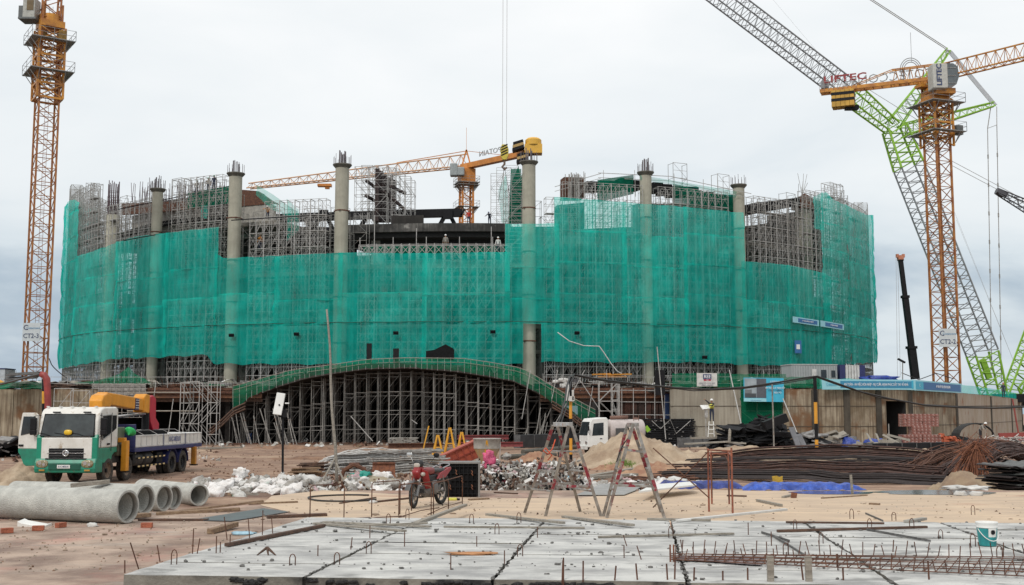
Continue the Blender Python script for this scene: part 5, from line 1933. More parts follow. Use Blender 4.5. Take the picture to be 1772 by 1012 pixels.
# ------------------------------------------------------------------ tower cranes
def mast_section(w, h, r, m, rb):
 q = MB()
 s = w / 2
 c = [(-s, -s), (s, -s), (s, s), (-s, s)]
 for i in range(4):
  a, b = c[i], c[(i + 1) % 4]
  q.bar((a[0], a[1], 0), (a[0], a[1], h), r * 2, r * 2, up=(0, 1, 0))
  for z in (0.02, h * .5):
   q.beam((*a, z), (*b, z), rb)
  q.beam((*a, 0), (*b, h * .5), rb)
  q.beam((*b, h * .5), (*a, h), rb)
 # ladder inside
 for x in (-.18, .18):
  q.beam((x, 0, 0), (x, 0, h), .025, 3)
 for k in range(8):
  q.beam((-.18, 0, h * k / 8), (.18, 0, h * k / 8), .02, 3)
 return q.mesh('mast_section', m)
def platform(t, z, w, L_, m, parent, rz=0):
 q = MB()
 hw, i = w / 2 + .9, w / 2 + .1
 for (x, y, a, b) in ((0, -(hw + i) / 2, hw * 2, hw - i), (0, (hw + i) / 2, hw * 2, hw - i), (-(hw + i) / 2, 0, hw - i, i * 2), ((hw + i) / 2, 0, hw - i, i * 2)):
  q.box((x, y, z), (a, b, .08))
 for k in range(4):
  R = rot3(0, 0, k * pi / 2)
  for s in (-1, 0, 1):
   q.beam(R @ V((s * hw, -hw, z)), R @ V((s * hw, -hw, z + 1.1)), .03)
   q.beam(R @ V((s * w / 2, -hw, z)), R @ V((s * w / 2, -w / 2, z - 1.2)), .05)
  for dz in (.55, 1.1):
   q.beam(R @ V((-hw, -hw, z + dz)), R @ V((hw, -hw, z + dz)), .025)
 return q.build('service_platform', m, parent)
def truss_box(q, p0, p1, w, h, n, rc, rb, upv=V((0, 0, 1)), tri=False, w2=None, h2=None):
 """lattice: square, or triangular with one top chord"""
 p0, p1 = V(p0), V(p1)
 ax = (p1 - p0).normalized()
 sd_ = ax.cross(upv).normalized()
 up = sd_.cross(ax).normalized()
 w2 = w if w2 is None else w2
 h2 = h if h2 is None else h2
 def cs(t):
  c = p0.lerp(p1, t)
  ww, hh = w + (w2 - w) * t, h + (h2 - h) * t
  if tri:
   return [c - sd_ * ww / 2, c + sd_ * ww / 2, c + up * hh]
  return [c - sd_ * ww / 2 - up * hh / 2, c + sd_ * ww / 2 - up * hh / 2, c + sd_ * ww / 2 + up * hh / 2, c - sd_ * ww / 2 + up * hh / 2]
 A, B = cs(0), cs(1)
 m = len(A)
 for i in range(m):
  q.beam(A[i], B[i], rc, 5)
 for k in range(n):
  a, b = cs(k / n), cs((k + 1) / n)
  mid = cs((k + .5) / n)
  for i in range(m):
   j = (i + 1) % m
   if tri and i == 0:
    q.beam(a[i], b[j], rb, 3)
    q.beam(a[i], a[j], rb, 3)
    continue
   if tri and i == 1:
    q.beam(a[1], mid[2], rb, 3)
    q.beam(mid[2], b[1], rb, 3)
    continue
   if tri and i == 2:
    q.beam(a[0], mid[2], rb, 3)
    q.beam(mid[2], b[0], rb, 3)
    continue
   q.beam(a[i], mid[j], rb, 3)
   q.beam(mid[j], b[i], rb, 3)
 return q
def tower_crane(label, base, w, z_mast, rz, m_mast, m_up, plats, sect=3.0, r=.09, rb=.05):
 t = thing('tower_crane', label, 'tower crane', base, rz)
 me = mast_section(w, sect, r, m_mast, rb)
 n = int(round(z_mast / sect))
 for i in range(n):
  put('mast_section', me, t, loc=(0, 0, i * sect))
 for z in plats:
  platform(t, z, w, 1, mat('platform_steel', (.30, .31, .31), .6, .2, var=.3), t)
 return t, n * sect
# -- left crane CT2-3
B = at(60, 650, 118)
c1, zt1 = tower_crane('rusty yellow tower crane at the left edge carrying sign CT2-3', (B.x, 118, POD - .6), 2.0, 26, .60, rst_c, yel_c, [])
# climbing cage and turntable
zc = at(82, 165, 118).z - (POD - .6)
zp2 = at(82, 128, 118).z - (POD - .6)
zp1 = at(82, 75, 118).z - (POD - .6)
me = mast_section(2.0, 3.0, .09, rst_c, .05)
k = zt1
while k < zc + 8:
 put('mast_section', me, c1, loc=(0, 0, k))
 k += 3.0
q = MB()
s = 1.3
for i in range(4):
 a = V(((-s, s, s, -s)[i], (-s, -s, s, s)[i], 0))
 b = V(((-s, s, s, -s)[(i + 1) % 4], (-s, -s, s, s)[(i + 1) % 4], 0))
 for (z0, z1) in ((zc - .5, zp1 + 1.5),):
  q.bar(a + V((0, 0, z0)), a + V((0, 0, z1)), .22, .22, up=(0, 1, 0))
  nn = 5
  for j in range(nn):
   za, zb2 = z0 + (z1 - z0) * j / nn, z0 + (z1 - z0) * (j + 1) / nn
   q.beam(a + V((0, 0, za)), b + V((0, 0, zb2)), .07)
   q.beam(b + V((0, 0, za)), a + V((0, 0, zb2)), .07)
   q.bar(a + V((0, 0, za)), b + V((0, 0, za)), .12, .22)
q.build('climbing_cage', yel_c, c1)
platform(c1, zp2, 2.6, 1, mat('platform_steel', (.30, .31, .31), .6, .2), c1)
platform(c1, zp1, 2.6, 1, mat('platform_steel', (.30, .31, .31), .6, .2), c1)
q = MB()
q.box((0, 0, zp1 + 1.9), (2.5, 2.5, .7))
q.lathe([(1.2, zp1 + 2.2), (1.2, zp1 + 3.0), (0.01, zp1 + 3.0)], 16)
q.build('slewing_ring', yel_c, c1)
q = MB()
truss_box(q, (0, 0, zp1 + 2.8), (.3, 0, zp1 + 16), 1.6, 1.6, 7, .12, .06, V((0, 1, 0)))
q.build('tower_head', rst_c, c1)
cb = bpy.data.objects.new('operator_cab', None)
COL.objects.link(cb)
cb.parent = c1
cb.location = (-1.9, .3, zp1 + 2.2)
cb.rotation_euler = (0, 0, -.6)
q = MB()
q.box((0, 0, 1.25), (1.3, 1.5, 2.2))
q.build('cab_shell', mat('cab_grey', (.42, .42, .38), .5, var=.3), cb, bevel=.06)
q = MB()
q.box((.15, -.77, 1.5), (.7, .05, 1.1))
q.build('cab_window', mat('brown_glass', (.16, .11, .05), .2), cb)
q = MB()
q.box((-.1, 0, .05), (1.9, 1.8, .18))
for x in (-.6, .0, .5):
 q.beam((x, -.7, 2.35), (x, -.7, 2.7), .02)
q.box((-.9, 0, .8), (.5, 1.2, 1.4))
q.build('cab_platform', mat('cab_dark', (.12, .13, .13), .6), cb)
q = MB()
q.bar((-1.2, -.4, zp1 + 1.0), (.9, -.6, zp1 + .1), .35, .4)
q.box((1.0, -1.1, zp1 + .6), (.8, .9, 1.2))
q.build('slewing_gear', mat('dirty_yellow', (.30, .17, .03), .6, var=.5, scale=3), c1)
def crane_sign(px, py, d, body):
 P, Q = at(px - 15.5, py + 15, d - 1.9), at(px + 14.5, py + 15, d - 1.9)
 t = board(P, Q, 31 / F * d, 'crane_sign', 'pale sign board reading ' + body + ' on the tower crane mast', 'sign', [
  ('b', 0, 1, 0, 1, mat('sign_grey', (.56, .60, .61), .5, var=.1), 'board'), ('t', .5, .28, .36, body, txt_n, .93), ('t', .18, .74, .40, 'C', txt_n, 1), ('t', .60, .72, .17, 'Coteccons', txt_b, 1)])
 return t
crane_sign(54, 575, 118, 'CT2-3')
# -- right crane CT2-2
B2 = at(1638.5, 658, 128)
c2, zt2 = tower_crane('yellow tower crane on the right with sign CT2-2 and LIFTEC counter-jib', (B2.x, 128, POD - .6), 2.0, 27.5, .35, rst_c, yel_c, [], r=.10, rb=.05)
zb0 = POD - .6
Z = lambda y: at(1622, y, 128).z - zb0
q = MB()
s = 1.28
za_, zb_ = Z(255), Z(175)
for i in range(4):
 a = V(((-s, s, s, -s)[i], (-s, -s, s, s)[i], 0))
 b = V(((-s, s, s, -s)[(i + 1) % 4], (-s, -s, s, s)[(i + 1) % 4], 0))
 q.bar(a + V((0, 0, za_)), a + V((0, 0, zb_)), .2, .2, up=(0, 1, 0))
 for j in range(4):
  z0, z1 = za_ + (zb_ - za_) * j / 4, za_ + (zb_ - za_) * (j + 1) / 4
  q.beam(a + V((0, 0, z0)), b + V((0, 0, z1)), .07)
  q.beam(b + V((0, 0, z0)), a + V((0, 0, z1)), .07)
  q.bar(a + V((0, 0, z1)), b + V((0, 0, z1)), .1, .2)
q.build('climbing_cage', yel_c, c2)
me = mast_section(2.0, 3.0, .10, rst_c, .05)
k = zt2
while k < zb_ - 1:
 put('mast_section', me, c2, loc=(0, 0, k))
 k += 3.0
for y in (232, 182):
 platform(c2, Z(y), 2.8, 1, mat('platform_steel', (.30, .31, .31), .6, .2), c2)
q = MB()
q.box((0, 0, Z(170)), (2.3, 2.3, 1.3))
q.lathe([(1.25, Z(164)), (1.35, Z(158)), (.9, Z(150)), (.01, Z(150))], 18)
q.build('slewing_ring', yel_c, c2)
q = MB()
q.box((-.9, .5, Z(150)), (2.2, 1.2, .35))
q.build('slew_motor_deck', yel_c, c2)
JZ = at(1620, 137, 128).z
J0 = onz(1620, 137, JZ)
JL = onz(1420, 160, JZ - .15)
JR = onz(1772, 101, JZ)
JR = J0 + (JR - J0) * 1.5
dirL = (JL - J0).normalized()
o0 = V((B2.x, 128, zb0))
jb = thing('crane_jib', 'x', 'x')   # re-parented below as a part of the right crane
for k_ in ('label', 'category'):
 del jb[k_]
jb.name = 'jib'
jb.parent = c2
jb.matrix_parent_inverse = c2.matrix_basis.inverted() if False else Matrix.Identity(4)
def topart(o, root):
 """make a world-space mesh a child of root without moving it"""
 o.parent = root
 o.matrix_parent_inverse = Matrix.LocRotScale(root.location, root.rotation_euler, root.scale).inverted()
 return o
bpy.data.objects.remove(jb)
q = MB()
truss_box(q, J0 + V((0, 0, -.1)), JR, 1.3, 1.75, 14, .10, .045, tri=True)
topart(q.build('jib', yel_c), c2)
q = MB()
sdv = dirL.cross(V((0, 0, 1))).normalized()
for s in (-.65, .65):
 q.bar(J0 + sdv * s, JL + sdv * s, .16, .42)
for k in range(14):
 c = J0.lerp(JL, k / 13)
 q.beam(c - sdv * .65, c + sdv * .65, .06)
q.build
topart(q.build('counter_jib', yel_c), c2)
q = MB()   # top chord of the counter-jib, two flat pieces falling to the tail
T1, T2 = onz(1545, 112, JZ + 2.2), JL.lerp(J0, .22) + V((0, 0, .2))
T0 = J0 + V((0, 0, 1.75))
for s in (-.3, .3):
 q.beam(T0 + sdv * s, J0.lerp(JL, .37) + V((0, 0, 1.7)) + sdv * s, .09)
 q.beam(J0.lerp(JL, .37) + V((0, 0, 1.7)) + sdv * s, J0.lerp(JL, .74) + V((0, 0, .2)) + sdv * s, .06)
for k in range(6):
 c = J0.lerp(JL, k * .37 / 6)
 c2_ = J0.lerp(JL, (k + .5) * .37 / 6)
 q.beam(c, c2_ + V((0, 0, 1.75)), .05)
 q.beam(c2_ + V((0, 0, 1.75)), J0.lerp(JL, (k + 1) * .37 / 6), .05)
topart(q.build('counter_jib_chord', yel_c), c2)
# counterweights under the tail
q0, q1 = J0.lerp(JL, .70), J0.lerp(JL, .90)
for k in range(5):
 c = q0.lerp(q1, (k + .5) / 5)
 m_ = MB()
 m_.box(c + V((0, 0, -1.15)), ((q1 - q0).length / 5 * .94, 1.7, 2.0), rot3(0, 0, math.atan2(dirL.y, dirL.x)))
 w_ = topart(m_.build('counterweight', mat('weight_yellow', (.62, .36, .06), .7, var=.3, scale=1)), c2)
for z in (-.6, -1.35):
 m_ = MB()
 c = q0.lerp(q1, .5)
 m_.box(c + V((0, -.0, z)), ((q1 - q0).length * 1.01, 1.76, .35), rot3(0, 0, math.atan2(dirL.y, dirL.x)))
 topart(m_.build('counterweight_band', blkp), c2)
m_ = MB()
m_.box(J0.lerp(JL, .72) + V((0, .4, -2.2)), (1.5, .9, .5))
topart(m_.build('weight_tray', blkp), c2)
m_ = MB()
m_.box(J0.lerp(JL, .96) + V((0, 0, .9)), (.8, .8, 1.0))
m_.beam(J0.lerp(JL, .96) + V((0, 0, .9)), J0.lerp(JL, .96) + V((0, 0, 2.4)), .18, 6, .08)
topart(m_.build('hoist_winch', gry_c), c2)
rzL = math.atan2(-dirL.y, -dirL.x)
o = text('lettering', 'LIFTEC', 1.15, mat('lift_red', (.30, .03, .03), .5), None, J0.lerp(JL, .80) + V((0, -.85, 1.2)), (pi / 2, 0, rzL), ext=.03, bold=.03, sx=1.45)
topart(o, c2)
# hand rails on the tail
q = MB()
for s in (-.9, .9):
 for dz in (.5, 1.0):
  q.beam(J0.lerp(JL, .68) + sdv * s + V((0, 0, dz)), JL + sdv * s + V((0, 0, dz)), .025)
 for k in range(9):
  c = J0.lerp(JL, .68 + k * .04)
  q.beam(c + sdv * s, c + sdv * s + V((0, 0, 1)), .025)
topart(q.build('tail_railing', steel), c2)
o = text('lettering', 'COTECCONS', 1.55, mat('sign_outline', (.33, .34, .34), .5), None, J0.lerp(JL, .36) + V((0, .2, .95)), (pi / 2, 0, rzL + pi), ext=.03, bold=-.01, sx=1.0)
topart(o, c2)
m_ = MB()
c = J0.lerp(JL, .20) + V((0, 0, 1.6))
for i in range(3):
 m_.tube([c + V(((.9 + .25 * i) * math.cos(t) * .9, .3, (.9 + .25 * i) * math.sin(t))) for t in [pi * (.1 + 1.2 * j / 14) for j in range(15)]], .05, 4)
m_.beam(c + V((0, 0, .8)), c + V((0, 0, 4.4)), .03)
topart(m_.build('logo_frame', mat('sign_outline', (.45, .46, .46))), c2)
# cab
cabp = J0 + V((-.1, -1.9, -.4))
m_ = MB()
m_.box(cabp + V((-.45, 0, 0)), (1.7, 1.8, 2.9))
topart(m_.build('cab_shell', mat('cab_pale', (.50, .50, .46), .5, var=.2), bevel=.12), c2)
m_ = MB()
m_.prism([(.0, -1.3), (1.0, -1.0), (1.35, 0), (1.2, 1.1), (.7, 1.45), (0, 1.45)], -.85, .85)
m_.v = [(x + cabp.x + .35, y + cabp.y - .0, z + cabp.z) for x, y, z in m_.v]
topart(m_.build('cab_window', mat('cab_glass', (.12, .14, .15), .12)), c2)
m_ = MB()
for z in (-.9, .0, .9):
 m_.tube([(cabp.x + .4, cabp.y - .9, cabp.z + z), (cabp.x + 1.3, cabp.y - .9, cabp.z + z), (cabp.x + 1.45, cabp.y - .2, cabp.z + z)], .03, 4)
topart(m_.build('cab_guard', steel), c2)
o = text('lettering', 'LIFTEC', .8, txt_n, None, cabp + V((-.6, -.94, .1)), (pi / 2, -pi / 2, 0), ext=.01, bold=.02, sx=1.05)
topart(o, c2)
m_ = MB()
m_.box(cabp + V((.3, .6, -1.6)), (2.2, 2.0, .6))
topart(m_.build('cab_deck', yel_c), c2)
m_ = MB()
m_.box((2.2, -1.0, Z(226)), (.9, .7, 1.1))
m_.build('control_box', mat('cab_dark', (.12, .13, .13)), c2)
crane_sign(1641, 585, 128, 'CT2-2')
# -- middle crane far behind
D3 = 195
B3 = at(807, 380, D3)
t3 = thing('tower_crane', 'orange tower crane far behind the middle of the building', 'tower crane', (B3.x, D3, B3.z - 20), .3)
me = mast_section(1.9, 3.0, .16, org_c, .08)
H3 = at(807, 318, D3).z - (B3.z - 20)
k = 0
while k < H3:
 put('mast_section', me, t3, loc=(0, 0, k))
 k += 3.0
for y in (312, 350, 308):
 platform(t3, at(807, y, D3).z - (B3.z - 20) - 1, 2.0, 1, steel_d, t3)
q = MB()
q.box((0, 0, at(807, 306, D3).z - (B3.z - 20)), (2.6, 2.6, 2.6))
q.lathe([(1.3, H3 + 1.2), (1.2, H3 + 3.4), (.01, H3 + 3.4)], 14)
q.build('slewing_ring', org_c, t3)
ZJ = at(807, 288, D3).z
K0 = onz(807, 288, ZJ)
K1 = onz(925, 262, ZJ)
K2 = onz(430, 326, ZJ)
q = MB()
truss_box(q, K0, K2, 1.6, 2.2, 22, .13, .06, tri=True, h2=1.0, w2=1.2)
topart(q.build('jib', mat('pale_orange', (.62, .36, .2), .6, var=.2)), t3)
q = MB()
q.bar(K0, K1, 1.2, .9)
topart(q.build('counter_jib', org_c), t3)
q = MB()
q.beam(K0 + V((-.8, 0, 0)), K0 + V((0, 0, 3)), .18)
q.beam(K0 + V((.8, 0, 0)), K0 + V((0, 0, 3)), .18)
q.beam(K0 + V((0, 0, 2.8)), K0.lerp(K1, .6) + V((0, 0, .4)), .06)
q.beam(K0 + V((0, 0, 2.8)), K0.lerp(K2, .3) + V((0, 0, 2)), .08)
q.beam(K0 + V((0, 0, 2.8)), K0 + V((0, 0, 7)), .04)
topart(q.build('apex_frame', org_c), t3)
m_ = MB()
m_.box(K1 + V((-.2, 0, .3)), (2.9, 2.2, 1.5))
m_.lathe([(1.35, 1.0), (1.35, 1.9), (1.0, 2.2), (.01, 2.25)], 20, K1 + V((-.2, 0, 0)))
topart(m_.build('winch_housing', mat('bright_yellow', (.75, .42, .05), .5, var=.15)), t3)
for dx, dz in ((-2.7, .9), (-2.0, -1.1)):
 for j in range(3):
  m_ = MB()
  m_.box(K1 + V((dx, 0, dz + .5 * (j - 1))), (2.0 - .15 * j, 2.0, .42), rot3(0, -.3, 0))
  topart(m_.build('counterweight', blkp if j % 2 == 0 else mat('weight_ochre', (.50, .33, .12), .7)), t3)
m_ = MB()
m_.box(K0 + V((-2.1, -1.6, -1.0)), (1.3, 1.6, 2.2))
m_.box(K0 + V((-.9, -1.6, -1.3)), (1.3, 1.4, 1.5))
topart(m_.build('cab_shell', mat('cab_blue_grey', (.35, .38, .38), .5, var=.3), bevel=.15), t3)
o = text('lettering', 'POTAIN', 1.3, mat('sign_outline', (.45, .46, .46)), None, K0.lerp(K1, .36) + V((0, -.6, 1.5)), (pi / 2, 0, pi + math.atan2(K1.y - K0.y, K1.x - K0.x)), ext=.04, sx=1.15)
topart(o, t3)
for px in (562,):
 c = onz(px, 319, ZJ)
 m_ = MB()
 m_.box(c + V((0, 0, -.2)), (2.6, 1.2, .5))
 m_.box(c + V((.5, 0, -.6)), (.8, .8, .5))
 topart(m_.build('trolley', org_c), t3)
# -- hook block on two ropes
hk = thing('hook_block', 'black and yellow striped crane hook block hanging on two long ropes', 'hook')
c = at(873, 262, 120)
m_ = MB()
m_.prism([(-.45, .2), (-.28, .75), (.28, .75), (.45, .2), (.42, -.5), (.2, -.95), (-.2, -.95), (-.42, -.5)], -.25, .25)
m_.v = [(x + c.x, y + c.y, z + c.z) for x, y, z in m_.v]
o = m_.build('block_body', mat('block_yellow', (.60, .48, .06), .5), hk, bevel=.05)
for k in range(4):
 m_ = MB()
 m_.bar(c + V((-.36, -.27, -.5 + k * .3)), c + V((.34, -.27, -.15 + k * .3)), .03, .12)
 m_.build('black_stripe', blkp, hk)
m_ = MB()
m_.tube([c + V((0, 0, -.9)), c + V((0, 0, -1.4)), c + V((-.25, 0, -1.7)), c + V((0, 0, -2.0)), c + V((.25, 0, -1.75))], .12, 6)
m_.build('hook', mat('hook_brown', (.16, .11, .08), .6), hk)
m_ = MB()
for dx, tx in ((-.22, -.14), (.22, .30)):
 m_.beam(c + V((dx, 0, .7)), c + V((tx, 0, 28)), .028)
m_.build('rope', steel_d, hk)
m_ = MB()
for tx, ty in ((862, 350), (884, 350)):
 m_.beam(c + V((0, 0, -1.7)), at(tx, ty, 124), .03)
m_.build('sling', steel_d, hk)
# ------------------------------------------------------------------ crawler crane with luffing jib
cc = thing('crawler_crane', 'lime green lattice crawler crane with a long luffing jib behind the right tower crane', 'crawler crane', (0, 0, 0))
DQ = 166
def seg(p0, p1, w, n, m, name, rc=.12, rb=.06, w2=None):
 q = MB()
 truss_box(q, p0, p1, w * 1.18, w * 1.18, n, rc * 1.15, rb * 1.15, V((0, 1, 0)), w2=w2 and w2 * 1.18, h2=w2 and w2 * 1.18)
 return q.build(name, m, cc)
b0, b1, b2, b3 = at(1722, 690, DQ), at(1700, 612, DQ), at(1572, 288, DQ), at(1548, 222, DQ)
seg(b0, b1, 2.3, 4, grn_c, 'boom_foot_section', .15, .08, w2=2.9)
seg(b1, b2, 2.9, 18, gry_c, 'boom', .12, .06)
seg(b2, b3, 2.9, 4, grn_c, 'boom_head', .16, .09, w2=2.4)
m_ = MB()
m_.bar(at(1712, 655, DQ), at(1700, 622, DQ), .6, .8)
m_.build('boom_foot_box', grn_c, cc)
j0, j1, j2 = at(1545, 222, DQ), at(1470, 160, DQ - 2), at(1180, -60, DQ - 8)
seg(j0, j1, 1.6, 5, grn_c, 'jib_foot_section', .13, .07, w2=2.3)
seg(j1, j2, 2.3, 24, gry_c, 'luffing_jib', .11, .05)
m1 = at(1641, 86, DQ)
seg(at(1545, 218, DQ), m1, 1.7, 12, grn_c, 'jib_strut', .10, .05, w2=.5)
m2 = at(1720, 180, DQ + 1)
seg(at(1560, 226, DQ), m2, 1.5, 12, grn_c, 'jib_strut', .10, .05, w2=.5)
m_ = MB()
for k in range(9):
 o_ = V(((k - 4) * .17, (k - 4) * .12, 0))
 m_.beam(m1 + o_, m2 + o_, .06, 4)
m_.build('luffing_ropes', mat('pale_ropes', (.5, .52, .54), .5), cc)
m_ = MB()
for s in (-.35, .35):
 m_.beam(m1 + V((0, s, s)), at(1478, -20, DQ - 2) + V((0, s, s)), .06)
m_.beam(at(1545, 222, DQ), at(1220, -60, DQ), .012, 3)
m_.beam(at(1500, 190, DQ), at(1330, -10, DQ), .012, 3)
m_.build('jib_pendants', steel_d, cc)
m_ = MB()
pA, pB = m2 + V((-.5, 0, -.4)), m2 + V((.4, 0, -.4))
lA, lB = at(1709, 222, DQ), at(1725, 216, DQ)
m_.beam(pA, lA, .07)
m_.beam(pB, lB, .07)
m_.beam(lA, lB, .05)
lA2, lB2 = at(1716, 640, DQ), at(1733, 660, DQ)
m_.beam(lA, lA2, .06)
m_.beam(lB, lB2, .06)
for k in range(1, 9):
 for (a, b) in ((lA, lA2), (lB, lB2)):
  c = a.lerp(b, k / 8.4)
  m_.beam(c - V((0, 0, .3)), c + V((0, 0, .3)), .11, 5)
m_.build('backstay_pendants', steel_d, cc)
m_ = MB()
for (a, b) in (((1560, 226), (1645, 262)), ((1645, 285), (1772, 352)), ((1560, 232), (1772, 345)), ((1480, 140), (1600, 215))):
 m_.beam(at(*a, DQ - 1), at(*b, DQ - 1), .04)
for (a, b) in (((1645, 350), (1760, 640)), ((1655, 380), (1752, 620))):
 m_.beam(at(*a, DQ + 2), at(*b, DQ + 2), .018, 3)
m_.build('guy_ropes', steel_d, cc)
m_ = MB()
m_.box(at(1728, 690, DQ) + V((2, 1, .1)), (7, 5, 1.2))
m_.build('crawler_tracks', blkp, cc)
cc2 = thing('crawler_crane', 'second lime green crawler crane cut by the right edge of the photo', 'crawler crane')
q = MB()
truss_box(q, at(1752, 695, 176), at(1802, 560, 176), 2.9, 2.9, 8, .17, .09, V((0, 1, 0)))
q.build('boom', grn_c, cc2)
q = MB()
q.box(at(1790, 692, 176), (3.6, 3, 1.6))
q.tube([at(1770, 690, 176), at(1762, 672, 176), at(1775, 655, 176), at(1790, 660, 176)], .2, 8)
q.build('house', grn_c, cc2)
q = MB()
q.bar(at(1788, 698, 175), at(1764, 698, 175), 2, 1.0)
q.build('base', blkp, cc2)
cc3 = thing('lattice_boom_tip', 'dark lattice boom tip reaching in from the right edge below the pendants', 'crane boom')
q = MB()
truss_box(q, at(1728, 332, 138), at(1830, 384, 138), .6, .6, 6, .09, .05, V((0, 1, 0)), w2=1.8, h2=1.8)
q.beam(at(1724, 330, 138), at(1742, 338, 138), .5, 6, .4, True)
q.build('boom', mat('dark_grey_steel', (.09, .09, .10), .5, .2), cc3)
# telescopic boom
tb = thing('telescopic_boom', 'slim black telescopic crane boom with an orange tip on the right', 'crane boom')
a, b = at(1584, 656, 130), at(1558, 447, 130)
for k, (t0, t1, w) in enumerate(((0, .26, .8), (.26, .68, .62), (.68, .99, .46))):
 m_ = MB()
 m_.bar(a.lerp(b, t0), a.lerp(b, t1), w, w, up=(0, 1, 0))
 m_.box(a.lerp(b, t1), (w * 1.3, w * 1.3, .3))
 m_.build('boom_stage', blkp, tb)
m_ = MB()
m_.box(b + V((0, 0, .1)), (.6, .6, .5))
m_.box(b + V((-.35, 0, .3)), (.25, .4, .4))
m_.box(b + V((.35, 0, .3)), (.25, .4, .4))
m_.build('boom_tip', mat('salmon_tip', (.55, .22, .13), .6), tb)
m_ = MB()
m_.beam(b + V((-.5, 0, 0)), at(1553, 650, 130), .02, 3)
m_.beam(b + V((-.3, 0, 0)), at(1558, 650, 130), .02, 3)
m_.build('hoist_rope', steel_d, tb)
# drooping garland cable on the podium
m_ = MB()
m_.tube([at(1560 + 30 * i, 645 + 12 * math.sin(i * 1.7) ** 2, 104) for i in range(4)], .04, 5)
tag(m_.build('slack_cable', cable_m), 'slack cable strung between lamp post and tower crane on the podium', 'cable')
m_ = MB()
m_.tube([at(85 + (118 - 85) * t, 620 + 55 * t ** .5 * .5 + 8 * t, 112) for t in [i / 8 for i in range(9)]], .05, 5)
tag(m_.build('slack_cable', cable_m), 'slack cable hanging from the left tower crane towards the building', 'cable')
# white hose on nets right of the fifth column
m_ = MB()
q_ = [(965, 575), (985, 590), (1010, 598), (1037, 599), (1045, 610), (1058, 630), (1068, 642), (1085, 652)]
m_.tube([at(x, y, 113) for x, y in q_], .05, 6)
tag(m_.build('white_hose', dwhite, smooth=True), 'white hose drooping over the net right of the fifth column', 'hose')
# ------------------------------------------------------------------ wheels shared by vehicles
def wheel_parts(parent, loc, r, w, rot, name='wheel', rimm=None, dual=False):
 wl = bpy.data.objects.new(name, None)
 COL.objects.link(wl)
 wl.parent = parent
 wl.location = loc
 wl.rotation_euler = rot
 q = MB()
 prof = [(r * .58, -w * .42), (r * .72, -w * .5), (r * .93, -w * .47), (r, -w * .36), (r, w * .36), (r * .93, w * .47), (r * .72, w * .5), (r * .58, w * .42)]
 q.lathe(prof, 36, (0, 0, 0), rot3(pi / 2))
 # tread blocks
 for k in range(30):
  a = 2 * pi * k / 30
  for s in (-1, 1):
   q.box((r * 1.0 * math.cos(a), s * w * .22, r * 1.0 * math.sin(a)), (.03, w * .3, .07), rot3(0, -a, 0))
 q.build('tyre', rubber, wl, smooth=False)
 q = MB()
 q.lathe([(r * .58, -w * .40), (r * .55, -w * .32), (r * .50, -w * .12), (r * .30, -w * .10), (r * .22, -w * .34), (r * .16, -w * .42), (.001, -w * .43)], 28, (0, 0, 0), rot3(pi / 2) @ rot3(0, 0, 0))
 q.lathe([(r * .58, w * .40), (r * .5, w * .2), (r * .3, w * .1), (.001, w * .1)], 20, (0, 0, 0), rot3(pi / 2))
 for k in range(10):
  a = 2 * pi * k / 10
  for s in (-1, 1):
   q.beam((r * .29 * math.cos(a), s * w * .1, r * .29 * math.sin(a)), (r * .29 * math.cos(a), s * w * .19, r * .29 * math.sin(a)), r * .035, 6, cap=True)
 q.build('rim', rimm or rim_m, wl)
 q = MB()
 for k in range(8):
  a = 2 * pi * (k + .5) / 8
  for s in (-1, 1):
   q.lathe([(.001, 0), (r * .055, 0)], 8, (r * .41 * math.cos(a), s * (w * .115 + .004), r * .41 * math.sin(a)), rot3(pi / 2))
 q.build('hand_holes', blkp, wl)
 return wl
# ------------------------------------------------------------------ truck with loader crane
# local axes: +x towards the tail, +y to the truck's right side seen from the camera's far side, z up; origin at the near front corner
TA = V((-15.68, 43.0, 0))
hd = V((.066, .998, 0))
trz = math.atan2(hd.y, hd.x)
tk = thing('crane_truck', 'muddy white and green eight-wheel flatbed truck with yellow loader crane and open door', 'truck', TA, trz)
# local y>0 is to the left in the picture (far side)
Wd = 2.36
def tb_(c, d, m, name, bevel=.02, R=None, parent=tk):
 q = MB()
 q.box(c, d, R)
 return q.build(name, m, parent, bevel=bevel)
# cab shell from a side profile, white upper and green lower
prof_up = [(0.0, 1.38), (0.0, 1.80), (.10, 2.42), (.20, 2.74), (.34, 2.86), (.6, 2.93), (1.7, 2.95), (1.86, 2.88), (1.9, 2.7), (1.9, 1.38)]
q = MB()
q.prism(prof_up, .02, Wd - .02)
q.build('cab_shell', white_tk, tk, bevel=.07, seg=3)
q = MB()
q.prism([(0.015, .80), (0.015, 1.38), (1.88, 1.38), (1.88, 1.18), (1.62, 1.16), (1.45, 1.05), (1.36, .80), (.52, .80), (.46, .72), (.06, .72)], 0.03, Wd - .03)
q.build('cab_lower', teal_tk, tk, bevel=.04)
# corner deflectors
for y in (.13, Wd - .13):
 q = MB()
 q.prism([(-.035, .98), (-.035, 1.78), (.02, 1.9), (.12, 1.9), (.12, .98)], y - .14, y + .14)
 q.build('corner_deflector', teal, tk, bevel=.03)
